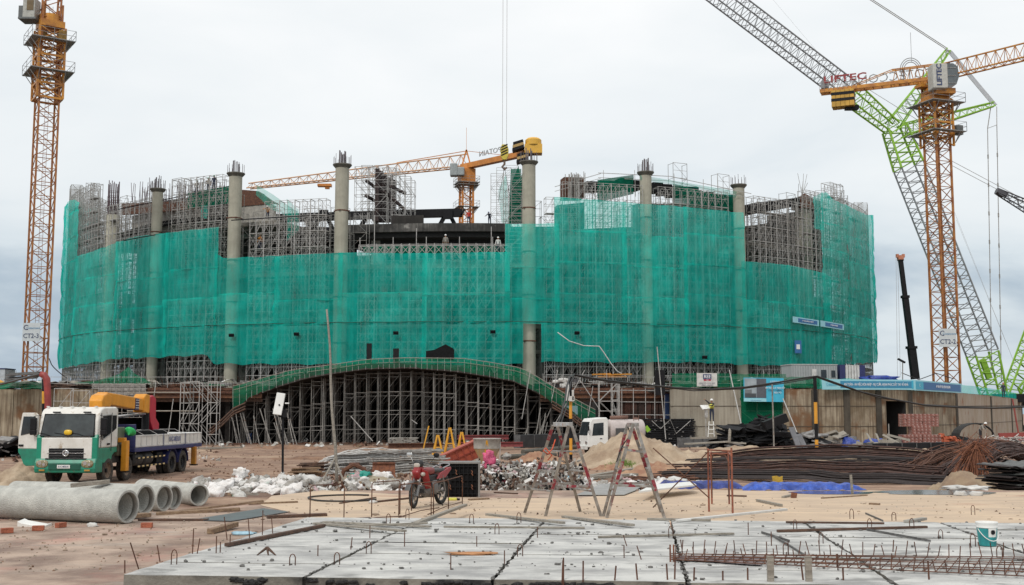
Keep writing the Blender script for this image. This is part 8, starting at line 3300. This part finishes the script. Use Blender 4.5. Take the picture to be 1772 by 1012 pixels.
for i, (px, y, lab) in enumerate(((532, 828, 'lower'), (548, 822, 'upper'))):
 g_ = gnd(px, y)
 m_ = MB()
 for k in range(9):
  m_.bar((-.7 + rnd(-.2, .2), rnd(-.3, .3), .06 + k * .045), (.7 + rnd(-.3, .2), rnd(-.3, .3), .06 + k * .05), .14, .05)
 tag(m_.build('board_stack', wood_d if i else wood, loc=g_), lab + ' heap of broken brown boards right of the lamp pole', 'boards')
# maroon I-beams and dark pipes
for i, (a, b, z, m, lab) in enumerate((((795, 778), (905, 778), .25, mat('maroon_paint', (.25, .05, .05), .5, var=.3), 'maroon steel beam behind the yellow frames, lower'), ((792, 775), (880, 774), .65, mat('maroon_paint', (.25, .05, .05)), 'maroon steel beam behind the yellow frames, upper'), ((672, 779), (765, 778), .2, rust, 'rust brown steel beam left of the yellow frames'), ((735, 782), (800, 784), .2, mat('olive_pipe', (.10, .09, .07), .6), 'dark olive pipe left of the yellow frames'), ((905, 790), (1000, 782), .3, mat('olive_pipe', (.10, .09, .07)), 'dark olive pipe behind the left stepladder'), ((870, 795), (960, 790), .15, mat('olive_pipe', (.10, .09, .07)), 'long dark pipe behind the rubbish heap'))):
 P, Q = gnd(*a), gnd(*b)
 P.z += z
 Q.z += z
 m_ = MB()
 if 'beam' in lab:
  m_.bar(P, Q, .3, .05)
  m_.bar(P + V((0, 0, .3)), Q + V((0, 0, .3)), .3, .05)
  m_.bar(P + V((0, 0, .15)), Q + V((0, 0, .15)), .04, .26)
 else:
  m_.beam(P, Q, .16, 12, cap=True)
 tag(m_.build('steel_beam' if 'beam' in lab else 'steel_pipe', m), lab, 'beam' if 'beam' in lab else 'pipe')
# black channel forms
def channel(px0, y0, px1, y1, h, lab, m=None, w=.5, d0=None):
 P, Q = gnd(px0, y0), gnd(px1, y1)
 t = thing('channel_form', lab, 'formwork')
 m = m or mat('channel_grey', (.05, .052, .056), .45, .2, var=.4, scale=1)
 m_ = MB()
 m_.bar(P + V((0, 0, h / 2)), Q + V((0, 0, h / 2)), w, h)
 m_.build('box_beam', m, t, bevel=.02)
 n = max(2, int((Q - P).length / 1.6))
 for k in range(n + 1):
  c = P.lerp(Q, k / n)
  u = (Q - P).normalized()
  m_ = MB()
  m_.bar(c + V((0, 0, h / 2)) - u * .04, c + V((0, 0, h / 2)) + u * .04, w + .08, h + .06)
  m_.build('stiffener', mat('stiffener', (.13, .13, .13), .5, .2, var=.5, scale=4), t)
channel(895, 776, 1010, 772, 1.0, 'open black steel channel form lying before the tanker truck, left end')
channel(1010, 774, 1105, 778, .7, 'low dark steel channel form in front of the tanker truck')
channel(1178, 776, 1242, 772, .75, 'grey steel channel form before the grey wall', mat('channel_light', (.16, .165, .17), .5, .2, var=.3))
channel(1502, 786, 1760, 776, .62, 'long black box beam lying before the right wall, front one', blkp, .6)
channel(1530, 780, 1700, 770, .5, 'long black box beam lying before the right wall, rear one', blkp, .6)
channel(1385, 786, 1448, 782, .5, 'short black box beam right of the black form pile', blkp, .6)
channel(1100, 765, 1180, 762, 1.0, 'black marked box form left of the tied form stack', mat('channel_grey', (.05, .052, .056)), .8)
# ---- stacks of black formwork panels
def panel_pile(px0, px1, yb, ytop, dep, n, lab, seed=0, order=False, m=blkp, pale=.2):
 a, b = gnd(px0, yb), gnd(px1, yb)
 t = thing('formwork_stack', lab, 'formwork stack', (a.x, a.y, a.z))
 wid = b.x - a.x
 rr = random.Random(seed)
 H = [at((px0 + px1) / 2, yt, a.y + dep / 2).z - a.z for yt in (ytop,)][0]
 base = MB()
 base.box((0, 0, 0), (1, 1, 1))
 me = base.mesh('form_panel', m)
 me2 = base.mesh('form_panel', mat('panel_edge_pale', (.30, .29, .28), .7, var=.5, scale=6))
 for i in range(n):
  u = rr.random()
  zmax = H * (1 - abs(u * 2 - 1) ** 3) if not order else H
  if order:
   row = i / n
   z = H * row
   x = .5 * wid
   put('form_panel', me, t, loc=(x + rr.uniform(-.06, .06), dep / 2, z), rot=(0, 0, rr.uniform(-.03, .03)), scale=(wid * rr.uniform(.93, 1.02), dep * .9, H / n * .7))
   for k in range(3):
    put('form_panel', me2, t, loc=(rr.uniform(.05, .95) * wid, -.02, z + H / n * .4), rot=(rr.uniform(-.4, .4), rr.uniform(-.3, .3), rr.uniform(-.5, .5)), scale=(rr.uniform(.06, .16), .12, .035))
   continue
  z = rr.random() ** .8 * zmax
  L_ = rr.uniform(.5, 1.7)
  put('form_panel', me if rr.random() > pale else me2, t, loc=(u * wid, rr.uniform(0, dep), z), rot=(rr.uniform(-.35, .35), rr.uniform(-.4, .4), rr.uniform(-.7, .7)), scale=(L_, rr.uniform(.3, .8), rr.uniform(.05, .12) if rr.random() < .7 else rr.uniform(.15, .35)))
 core = MB()
 nn = 14
 core.grid(lambda u, v: V((u * wid, dep * .15 + v * dep, max(0, H * .85 * (1 - abs(u * 2 - 1) ** 3)) * math.sin(pi * min(1, v * 1.2 + .12)) ** .5 if v < .99 else 0)), nn, 6)
 core.build('pile_core', m, t)
 return t
panel_pile(1112, 1206, 772, 722, 2.4, 13, 'neatly strapped stack of black form panels with white edge scraps', 1, True)
panel_pile(1245, 1330, 786, 736, 2.4, 110, 'left part of the messy heap of black form panels', 2, pale=.12)
panel_pile(1300, 1400, 787, 724, 2.4, 150, 'highest part of the messy heap of black form panels', 3, pale=.10)
panel_pile(1385, 1425, 782, 745, 1.5, 30, 'black boxes right of the messy panel heap', 4, pale=.25)
panel_pile(1420, 1478, 778, 748, 2.0, 60, 'grey board pile at the foot of the right wall', 5, m=wood_g, pale=.3)
panel_pile(-30, 76, 792, 760, 2.0, 44, 'dark forms heaped at the foot of the left wall behind the open door', 6, pale=.2)
panel_pile(1480, 1560, 779, 762, 1.5, 26, 'loose boards right of the blue tarpaulin heap', 7, m=wood_g, pale=.3)
panel_pile(1640, 1690, 776, 752, 1.5, 16, 'low stack of dark boards right of the red bricks', 8, pale=.1)
panel_pile(672, 723, 774, 756, 1.2, 10, 'grey concrete block stack at the foot of the arch shoring', 9, True, m=conc)
m_ = MB()
m_.bar(at(1322, 737, 74), at(1360, 722, 74), 1.0, .55)
tag(m_.build('form_beam', blkp), 'tilted black form beam on top of the messy panel heap', 'formwork')
for k, (a, b) in enumerate((((1369, 740), (1386, 783)), ((1382, 752), (1398, 786)))):
 m_ = MB()
 m_.bar(at(*a, 72), at(*b, 70), .32, .1, up=(0, 1, 0))
 tag(m_.build('leaning_board', mat('grey_lean', (.14, .14, .15), .6, var=.3)), ('longer' if k == 0 else 'shorter') + ' grey board leaning on the messy black panel heap', 'board')
# strap zigzag on the tidy stack
m_ = MB()
d_ = gnd(1150, 772).y - .12
m_.tube([at(x, y, d_) for x, y in ((1128, 728), (1143, 742), (1160, 726), (1170, 750), (1195, 728))], .03, 4)
tag(m_.build('strap', steel), 'pale strap zigzagging over the tidy black panel stack', 'strap')
m_ = MB()
m_.bar(at(1117, 738, 80), at(1123, 746, 80), .3, .1, up=(0, 1, 0))
tag(m_.build('lime_board', grn_c), 'lime green strip left of the tidy black panel stack', 'board')
# ---- tarpaulins
def tarp(px0, px1, yb, ytop, dep, lab, m=blue_t, seed=0, name='tarpaulin'):
 a, b = gnd(px0, yb), gnd(px1, yb)
 wid = b.x - a.x
 H = at((px0 + px1) / 2, ytop, a.y + dep * .3).z - a.z
 def f(u, v):
  pr = min(1, 5 * u, 5 * (1 - u)) * (.75 + .5 * nz3(u * wid * 1.1, seed))
  z = H * max(0, pr) * math.sin(pi * min(1, v * 1.05)) ** .5 if 0 < v < 1 else 0
  return V((u * wid + .1 * nz3(v * 6, u * 6, seed), v * dep + .25 * nz3(u * wid * 1.6, v * 3, seed + 2) + (-.1 if v == 0 else 0), max(0, z) + .05 * nz3(u * wid * 5, v * 6, seed) + .02))
 m_ = MB()
 m_.grid(f, 60, 16)
 return tag(m_.build(name, m, smooth=True, loc=a), lab, 'tarpaulin')
tarp(1457, 1502, 778, 750, 1.8, 'crumpled bright blue tarpaulin heap at the foot of the right wall, left one', seed=3)
tarp(1496, 1536, 777, 753, 1.8, 'smaller blue tarpaulin heap behind leaning boards at the right wall', seed=8)
for k, (a, b) in enumerate((((1500, 750), (1512, 770)), ((1516, 750), (1524, 770)), ((1528, 752), (1560, 770)), ((1535, 752), (1575, 762)))):
 m_ = MB()
 P, Q = at(*a, 84), at(*b, 82)
 m_.bar(P, Q, .16, .05, up=(0, 1, 0))
 tag(m_.build('leaning_board', wood_g), ['first', 'second', 'third', 'fourth'][k] + ' from the left of the pale boards leaning on the blue tarpaulin at the wall', 'board', 'boards on the wall tarpaulin')
# blue strip on deck edge
for (x0, x1, y0, yt, lab, sd_, m) in ((1136, 1292, 846, 829, 'left darker stretch of the long blue tarpaulin strip along the deck edge', 11, mat('blue_tarp_dark', (.035, .06, .28), .5, c2=(.014, .025, .12), scale=5, bump=.8, bscale=8)), (1286, 1502, 849, 831, 'right brighter stretch of the long blue tarpaulin strip along the deck edge', 15, mat('blue_tarp_bright', (.04, .11, .50), .45, c2=(.02, .05, .25), scale=5, bump=.8, bscale=8))):
 a, b = onz(x0, y0, .6), onz(x1, y0 + (0), .6)
 wid = b.x - a.x
 def f(u, v, wid=wid, sd_=sd_):
  h = .21 * min(1, 8 * u + .2, 8 * (1 - u) + .05) * (.92 + .25 * nz3(u * wid * 1.2, sd_))
  z = h * math.sin(pi * (v * .9 + .1)) ** .55 if v > 0 else 0
  return V((u * wid, v * .7 + .05 * nz3(u * wid * 4, v * 3, sd_), z + .05 * nz3(u * wid * 5, v * 5, sd_) + .01))
 m_ = MB()
 m_.grid(f, 120, 12)
 tag(m_.build('tarpaulin', m, smooth=True, loc=(a.x, a.y, .60)), lab, 'tarpaulin')
m_ = MB()
P = [onz(x, y, .85) for x, y in ((1105, 850), (1205, 838), (1195, 833), (1130, 838))]
m_.add(P + [p - V((0, 0, .04)) for p in P], [(0, 1, 2, 3), (0, 4, 5, 1), (1, 5, 6, 2), (2, 6, 7, 3), (3, 7, 4, 0)])
tag(m_.build('white_sheet', white), 'white sheet lying on the left end of the blue tarpaulin strip', 'sheet')
g_ = onz(1346, 834, .75)
m_ = MB()
m_.prism([(-.14, 0), (.14, 0), (.14, .17), (.05, .14), (-.02, .18), (-.16, .16)], 0, .03)
tag(m_.build('yellow_plate', mat('ochre_plate', (.60, .38, .04), .6, var=.4, scale=8), loc=g_), 'ochre yellow plate standing behind the blue tarpaulin strip', 'plate')
g_ = onz(1474, 853, .6)
m_ = MB()
m_.box((0, 0, .24), (.06, .04, .48), rot3(0, -.06, 0))
tag(m_.build('stake', wood_g, loc=g_), 'grey wooden stake standing in the puddle at the right end of the tarpaulin strip', 'stake')
mm = MB()
mm.blob((0, 0, .06), (.6, .4, .07), 3, 24, 8, .9, 2.5)
tag(mm.build('foam_sheet', dwhite, smooth=True, loc=onz(1670, 848, .5)), 'crumpled white sheet at the far edge of the right puddle', 'sheet')
# ---- brick pallets
def bricks(px0, px1, yb, yt, lab, d=None, m=brickm, nx=6, wrap=True):
 a, b = at(px0, yb, d), at(px1, yb, d)
 w = b.x - a.x
 h = at(px0, yt, d).z - a.z
 t = thing('brick_pallet', lab, 'bricks', (a.x, d, a.z))
 nz_ = max(2, int(h / .17))
 q = MB()
 q.box((0, 0, 0), (w / nx * .985, .9, h / nz_ * .96))
 me = q.mesh('brick', m)
 me2 = q.mesh('brick', brick_r)
 for j in range(nz_):
  for i in range(nx):
   put('brick', me if R_.random() < .8 or wrap else me2, t, loc=(w * (i + .5) / nx + rnd(-.01, .01), .45 + rnd(-.03, .03), h * (j + .5) / nz_), rot=(0, 0, rnd(-.03, .03)))
 return t
bricks(1562, 1625, 738, 716, 'topmost wide shrink-wrapped brick pallet in front of the black doorway', 84, nx=9)
bricks(1579, 1612, 752, 737, 'small middle shrink-wrapped brick pallet carrying the topmost one', 83.8, nx=5)
bricks(1562, 1596, 768, 752, 'lower left shrink-wrapped brick pallet', 83.5, nx=5)
bricks(1597, 1630, 768, 752, 'lower middle shrink-wrapped brick pallet', 83.5, nx=5)
a = at(1630, 767, 83.5)
t = thing('brick_heap', 'slumped heap of bare orange bricks right of the lower pallets', 'bricks', a)
q = MB()
q.box((0, 0, 0), (.22, .2, .16))
me = q.mesh('brick', mat('orange_brick', (.52, .13, .06), .8, var=.35, scale=6))
for i in range(70):
 x = rnd(0, 1.45)
 put('brick', me, t, loc=(x, rnd(0, .6), rnd(0, .62) * (1 - x / 1.6) ** .6 + .05), rot=(rnd(-.3, .3), rnd(-.3, .3), rnd(-.6, .6)))
# ---- clutter at right end
m_ = MB()
for k in range(8):
 m_.tube([at(1690, 756, 84) + V((1.3 * math.cos(t_) * (1 + .03 * k), .1 * k, 1.0 * math.sin(t_))) for t_ in [pi * j / 12 for j in range(13)]], .05, 5)
tag(m_.build('pipe_coil', cable_m), 'black pipe coil standing before the right wall behind the workers', 'coil')
m_ = MB()
for k in range(60):
 u = rnd(0, 1)
 p = at(1700 + 80 * u, 762 + rnd(-4, 4), 82)
 m_.bar(p, p + V((rnd(-1, 1), 0, rnd(-.2, .4))), .08, .04)
tag(stuff(m_.build('scrap_heap', dwhite)), 'white scrap strewn behind the rebar heap at the right', 'scrap')
for k, y in enumerate((752, 760)):
 m_ = MB()
 m_.bar(at(1728, y + 1, 86), at(1800, y - 1, 86), .2, .32)
 tag(m_.build('red_beam', mat('dull_red', (.30, .06, .05), .6)), ('upper' if k == 0 else 'lower') + ' dull red beam at the right edge before the wall', 'beam')
m_ = MB()
m_.beam(at(1765, 765, 84), at(1752, 690, 84), .06)
tag(m_.build('red_pole', mat('dull_red', (.30, .06, .05))), 'leaning red pole at the right end of the wall', 'pole')
m_ = MB()
m_.lathe([(.001, 0), (.3, 0), (.3, .9), (.001, .9)], 16, gnd(430, 767))
tag(m_.build('blue_barrel', mat('barrel_blue', (.04, .12, .4), .5)), 'blue barrel at the left foot of the arch', 'barrel')
for k, (a, b, m) in enumerate((((385, 771), (560, 770), rust), ((500, 768), (700, 769), wood_d), ((640, 775), (730, 773), wood_d), ((200, 790), (260, 786), wood_d), ((340, 778), (420, 776), wood_g), ((1020, 828), (1120, 812), wood_g), ((1015, 830), (1100, 826), wood_g), ((930, 822), (985, 812), wood_g), ((1110, 773), (1190, 769), wood_g), ((1275, 770), (1360, 772), wood_g))):
 P, Q = gnd(*a), gnd(*b)
 P.z += .1
 Q.z += .12
 m_ = MB()
 m_.bar(P, Q, .3, .12)
 tag(m_.build('timber_beam', m), ['rusty beam along the left foot of the arch', 'dark beam along the middle foot of the arch', 'dark beam before the concrete block stack', 'dark board on the mud behind the truck', 'pale board on the mud left of the arch', 'longest pale board on the ground behind the stepladders', 'pale board beside the longest one behind the stepladders', 'pale board on the clay heap behind the left stepladder', 'grey board before the black marked box form', 'grey board before the green screen'][k], 'plank')
# ------------------------------------------------------------------ people
def person(px, py, d, H, pose, shirt, trous, label, helmet=(.8, .8, .78), vest=None, rz=0., feet=True):
 """body grown from a skeleton; pose = dict of joint offsets in units of height"""
 base = at(px, py, d)
 J = {'pel': (0, 0, .52), 'che': (0, 0, .72), 'nek': (0, 0, .83), 'hed': (0, -.005, .90), 'top': (0, -.005, .965),
   'hipl': (-.055, 0, .50), 'knel': (-.06, -.01, .27), 'ankl': (-.065, .01, .04), 'toel': (-.07, -.07, .015),
   'hipr': (.055, 0, .50), 'kner': (.06, -.01, .27), 'ankr': (.065, .01, .04), 'toer': (.07, -.07, .015),
   'shol': (-.11, 0, .80), 'elbl': (-.15, 0, .64), 'wril': (-.16, -.04, .50), 'hanl': (-.16, -.06, .45),
   'shor': (.11, 0, .80), 'elbr': (.15, 0, .64), 'wrir': (.16, -.04, .50), 'hanr': (.16, -.06, .45)}
 J.update(pose)
 E = [('pel', 'che'), ('che', 'nek'), ('nek', 'hed'), ('hed', 'top'), ('pel', 'hipl'), ('hipl', 'knel'), ('knel', 'ankl'), ('ankl', 'toel'), ('pel', 'hipr'), ('hipr', 'kner'), ('kner', 'ankr'), ('ankr', 'toer'),
   ('che', 'shol'), ('shol', 'elbl'), ('elbl', 'wril'), ('wril', 'hanl'), ('che', 'shor'), ('shor', 'elbr'), ('elbr', 'wrir'), ('wrir', 'hanr')]
 Rd = {'pel': .085, 'che': .095, 'nek': .035, 'hed': .055, 'top': .045, 'hipl': .06, 'hipr': .06, 'knel': .04, 'kner': .04, 'ankl': .028, 'ankr': .028, 'toel': .025, 'toer': .025,
   'shol': .045, 'shor': .045, 'elbl': .03, 'elbr': .03, 'wril': .022, 'wrir': .022, 'hanl': .022, 'hanr': .022}
 ks = list(J)
 me = bpy.data.meshes.new('person')
 me.from_pydata([V(J[k]) * H for k in ks], [(ks.index(a), ks.index(b)) for a, b in E], [])
 o = bpy.data.objects.new('person', me)
 COL.objects.link(o)
 sk = o.modifiers.new('skin', 'SKIN')
 sv_ = me.skin_vertices[0].data
 for i, k in enumerate(ks):
  sv_[i].radius = (Rd[k] * H, Rd[k] * H * (.75 if k in ('pel', 'che') else 1))
  sv_[i].use_root = (k == 'pel')
 o.modifiers.new('s', 'SUBSURF').levels = 1
 dg = bpy.context.evaluated_depsgraph_get()
 m2 = bpy.data.meshes.new_from_object(o.evaluated_get(dg))
 bpy.data.objects.remove(o)
 m2.materials.clear()
 boot = mat('boots', (.04, .03, .025), .8)
 for m in (skin, shirt, trous, boot):
  m2.materials.append(m)
 segs = [(V(J[a]) * H, V(J[b]) * H, a, b) for a, b in E]
 for f in m2.polygons:
  c = f.center
  best, bi = 1e9, None
  for s_ in segs:
   ab = s_[1] - s_[0]
   t_ = max(0, min(1, (c - s_[0]).dot(ab) / max(1e-9, ab.length_squared)))
   dd = (c - (s_[0] + ab * t_)).length
   if dd < best:
    best, bi = dd, s_
  b = bi[3]
  f.material_index = 0 if b in ('hed', 'top', 'hanl', 'hanr') else 3 if b in ('toel', 'toer') else 2 if b in ('hipl', 'hipr', 'knel', 'kner', 'ankl', 'ankr') else 1
  f.use_smooth = True
 r = thing('person', label, 'person', base, rz)
 put('body', m2, r)
 hd_ = V(J['hed']).lerp(V(J['top']), .5) * H
 m_ = MB()
 m_.lathe([(.080 * H, 0), (.068 * H, .005 * H), (.066 * H, .03 * H), (.05 * H, .058 * H), (.02 * H, .072 * H), (.001, .075 * H)], 14, hd_ + V((0, -.008 * H, .0)))
 m_.build('helmet', mat('helmet_%d' % int(helmet[2] * 100), helmet, .35), r, smooth=True)
 if vest:
  m_ = MB()
  p_, c_ = V(J['pel']) * H, V(J['nek']) * H
  m_.tube([p_.lerp(c_, .15), p_.lerp(c_, .45), p_.lerp(c_, .8)], [.092 * H, .108 * H, .105 * H], 10)
  m_.build('vest', vest, r, smooth=True)
 # face
 m_ = MB()
 m_.blob(hd_ + V((0, -.056 * H, -.028 * H)), (.009 * H, .012 * H, .014 * H), 1, 6, 5, .02)
 m_.build('nose', skin, r)
 return r
walk = {'knel': (-.06, -.10, .30), 'ankl': (-.06, -.10, .05), 'toel': (-.06, -.17, .03), 'ankr': (.06, .12, .05), 'toer': (.06, .06, .02)}
reach_up_l = {'elbl': (-.20, -.05, .88), 'wril': (-.30, -.08, .96), 'hanl': (-.36, -.09, .99), 'elbr': (.0, -.16, .70), 'wrir': (-.12, -.18, .70), 'hanr': (-.17, -.18, .70)}
bend = {'che': (-.03, -.12, .68), 'nek': (-.05, -.20, .75), 'hed': (-.06, -.25, .79), 'top': (-.06, -.29, .84), 'shol': (-.14, -.15, .74), 'shor': (.08, -.15, .74), 'elbl': (-.22, -.22, .62), 'wril': (-.30, -.26, .56), 'hanl': (-.34, -.27, .54), 'elbr': (.12, -.2, .60), 'wrir': (.12, -.26, .50), 'hanr': (.12, -.28, .46)}
# worker on the small ladder adjusting a solar light
WD = 78
t = thing('step_platform', 'small white step ladder carrying the worker by the grey wall', 'ladder')
for dx in (-5, 4):
 for dy in (0, .5):
  m_ = MB()
  m_.beam(at(1231 + dx + (1 if dx > 0 else -1) * 1, 757, WD + dy * 1.2), at(1231 + dx * .8, 729, WD + .1 + dy * .4), .04)
  m_.build('leg', white, t)
for y in (735, 743, 750):
 m_ = MB()
 m_.beam(at(1226, y, WD), at(1236, y, WD), .035)
 m_.build('rung', white, t)
person(1232, 729, WD + .2, 1.55, reach_up_l, cl_bk, cl_nv, 'worker in yellow vest and white helmet on a ladder reaching to a solar panel', vest=cl_yl)
t = thing('solar_light', 'small solar light panel on a pole beside the worker at the grey wall', 'street light')
m_ = MB()
m_.beam(at(1222, 757, WD), at(1221, 708, WD), .035)
m_.box(at(1222, 716, WD), (.2, .15, .5))
m_.build('pole', steel, t)
m_ = MB()
m_.add([at(1211, 702, WD), at(1232, 701, WD + .6), at(1235, 707, WD + .4), at(1216, 709, WD - .3)], [(0, 1, 2, 3)])
so = m_.build('panel', white, t)
so.modifiers.new('th', 'SOLIDIFY').thickness = .06
m_ = MB()
m_.bar(at(1195, 758, WD), at(1245, 757, WD), .5, .12)
tag(m_.build('plank', wood_g), 'pale plank under the worker ladder at the grey wall', 'plank')
person(463, 380, 128.5, 1.75, {**walk, **bend, 'elbl': (-.22, -.16, .70), 'wril': (-.33, -.18, .66), 'hanl': (-.38, -.18, .65)}, cl_or, cl_nv, 'worker in orange jacket leaning out on the scaffold right of the third column', (.82, .82, .80), rz=.3)
person(450, 432, 125, 1.75, {}, cl_or, cl_nv, 'worker in orange standing lower in the scaffold right of the third column', (.75, .55, .05))
person(771, 433, 121.5, 1.75, {}, cl_gy, mat('brown_trousers', (.14, .11, .08), .9), 'worker in grey shirt and white helmet behind the middle guard rail', (.86, .86, .84))
person(811, 388, 129, 1.7, walk, cl_rd, cl_nv, 'worker in red on the ring slab before the orange tower crane mast', (.6, .2, .1))
person(862, 437, 122, 1.75, {}, mat('white_shirt', (.6, .6, .58), .8), cl_nv, 'worker in white shirt at the right end of the middle guard rail', (.86, .86, .84))
person(847, 388, 129, 1.6, bend, cl_nv, cl_nv, 'dark clothed worker bending on the ring slab near the netted tower', (.2, .25, .4))
person(1697, 764, 83, 1.6, bend, cl_gy, cl_bk, 'worker in grey crouching before the right wall, white helmet', (.86, .86, .84), rz=.8)
person(1737, 688, 128, 1.7, {}, cl_nv, cl_nv, 'worker in dark blue behind the right parapet net', (.45, .12, .08))
for px, y, d_, c in ((332, 335, 127, cl_gy), (352, 330, 127, cl_gy), (362, 326, 127, cl_nv)):
 person(px + 8, y + 3, d_, 1.75, walk if px != 352 else {}, c, cl_nv, 'worker standing on top of the left block, ' + {332: 'left one', 352: 'middle one', 362: 'right one'}[px], (.1, .3, .2))
# birds-eye small things: lamp heads on the fifth bay, extra thin poles above right block
for i, px in enumerate((978, 1045, 1075, 1100, 1168, 1217, 1243)):
 p = at(px, 340, 126)
 m_ = MB()
 m_.beam((0, 0, 0), (rnd(-.1, .1), 0, at(px, 340 - [10, 46, 20, 46, 40, 30, 40][i], 126).z - p.z), .04)
 tag(m_.build('scaffold_pole', steel, loc=p), 'thin upright pole rising above the upper right forms', 'pole', 'thin poles above the upper right forms')
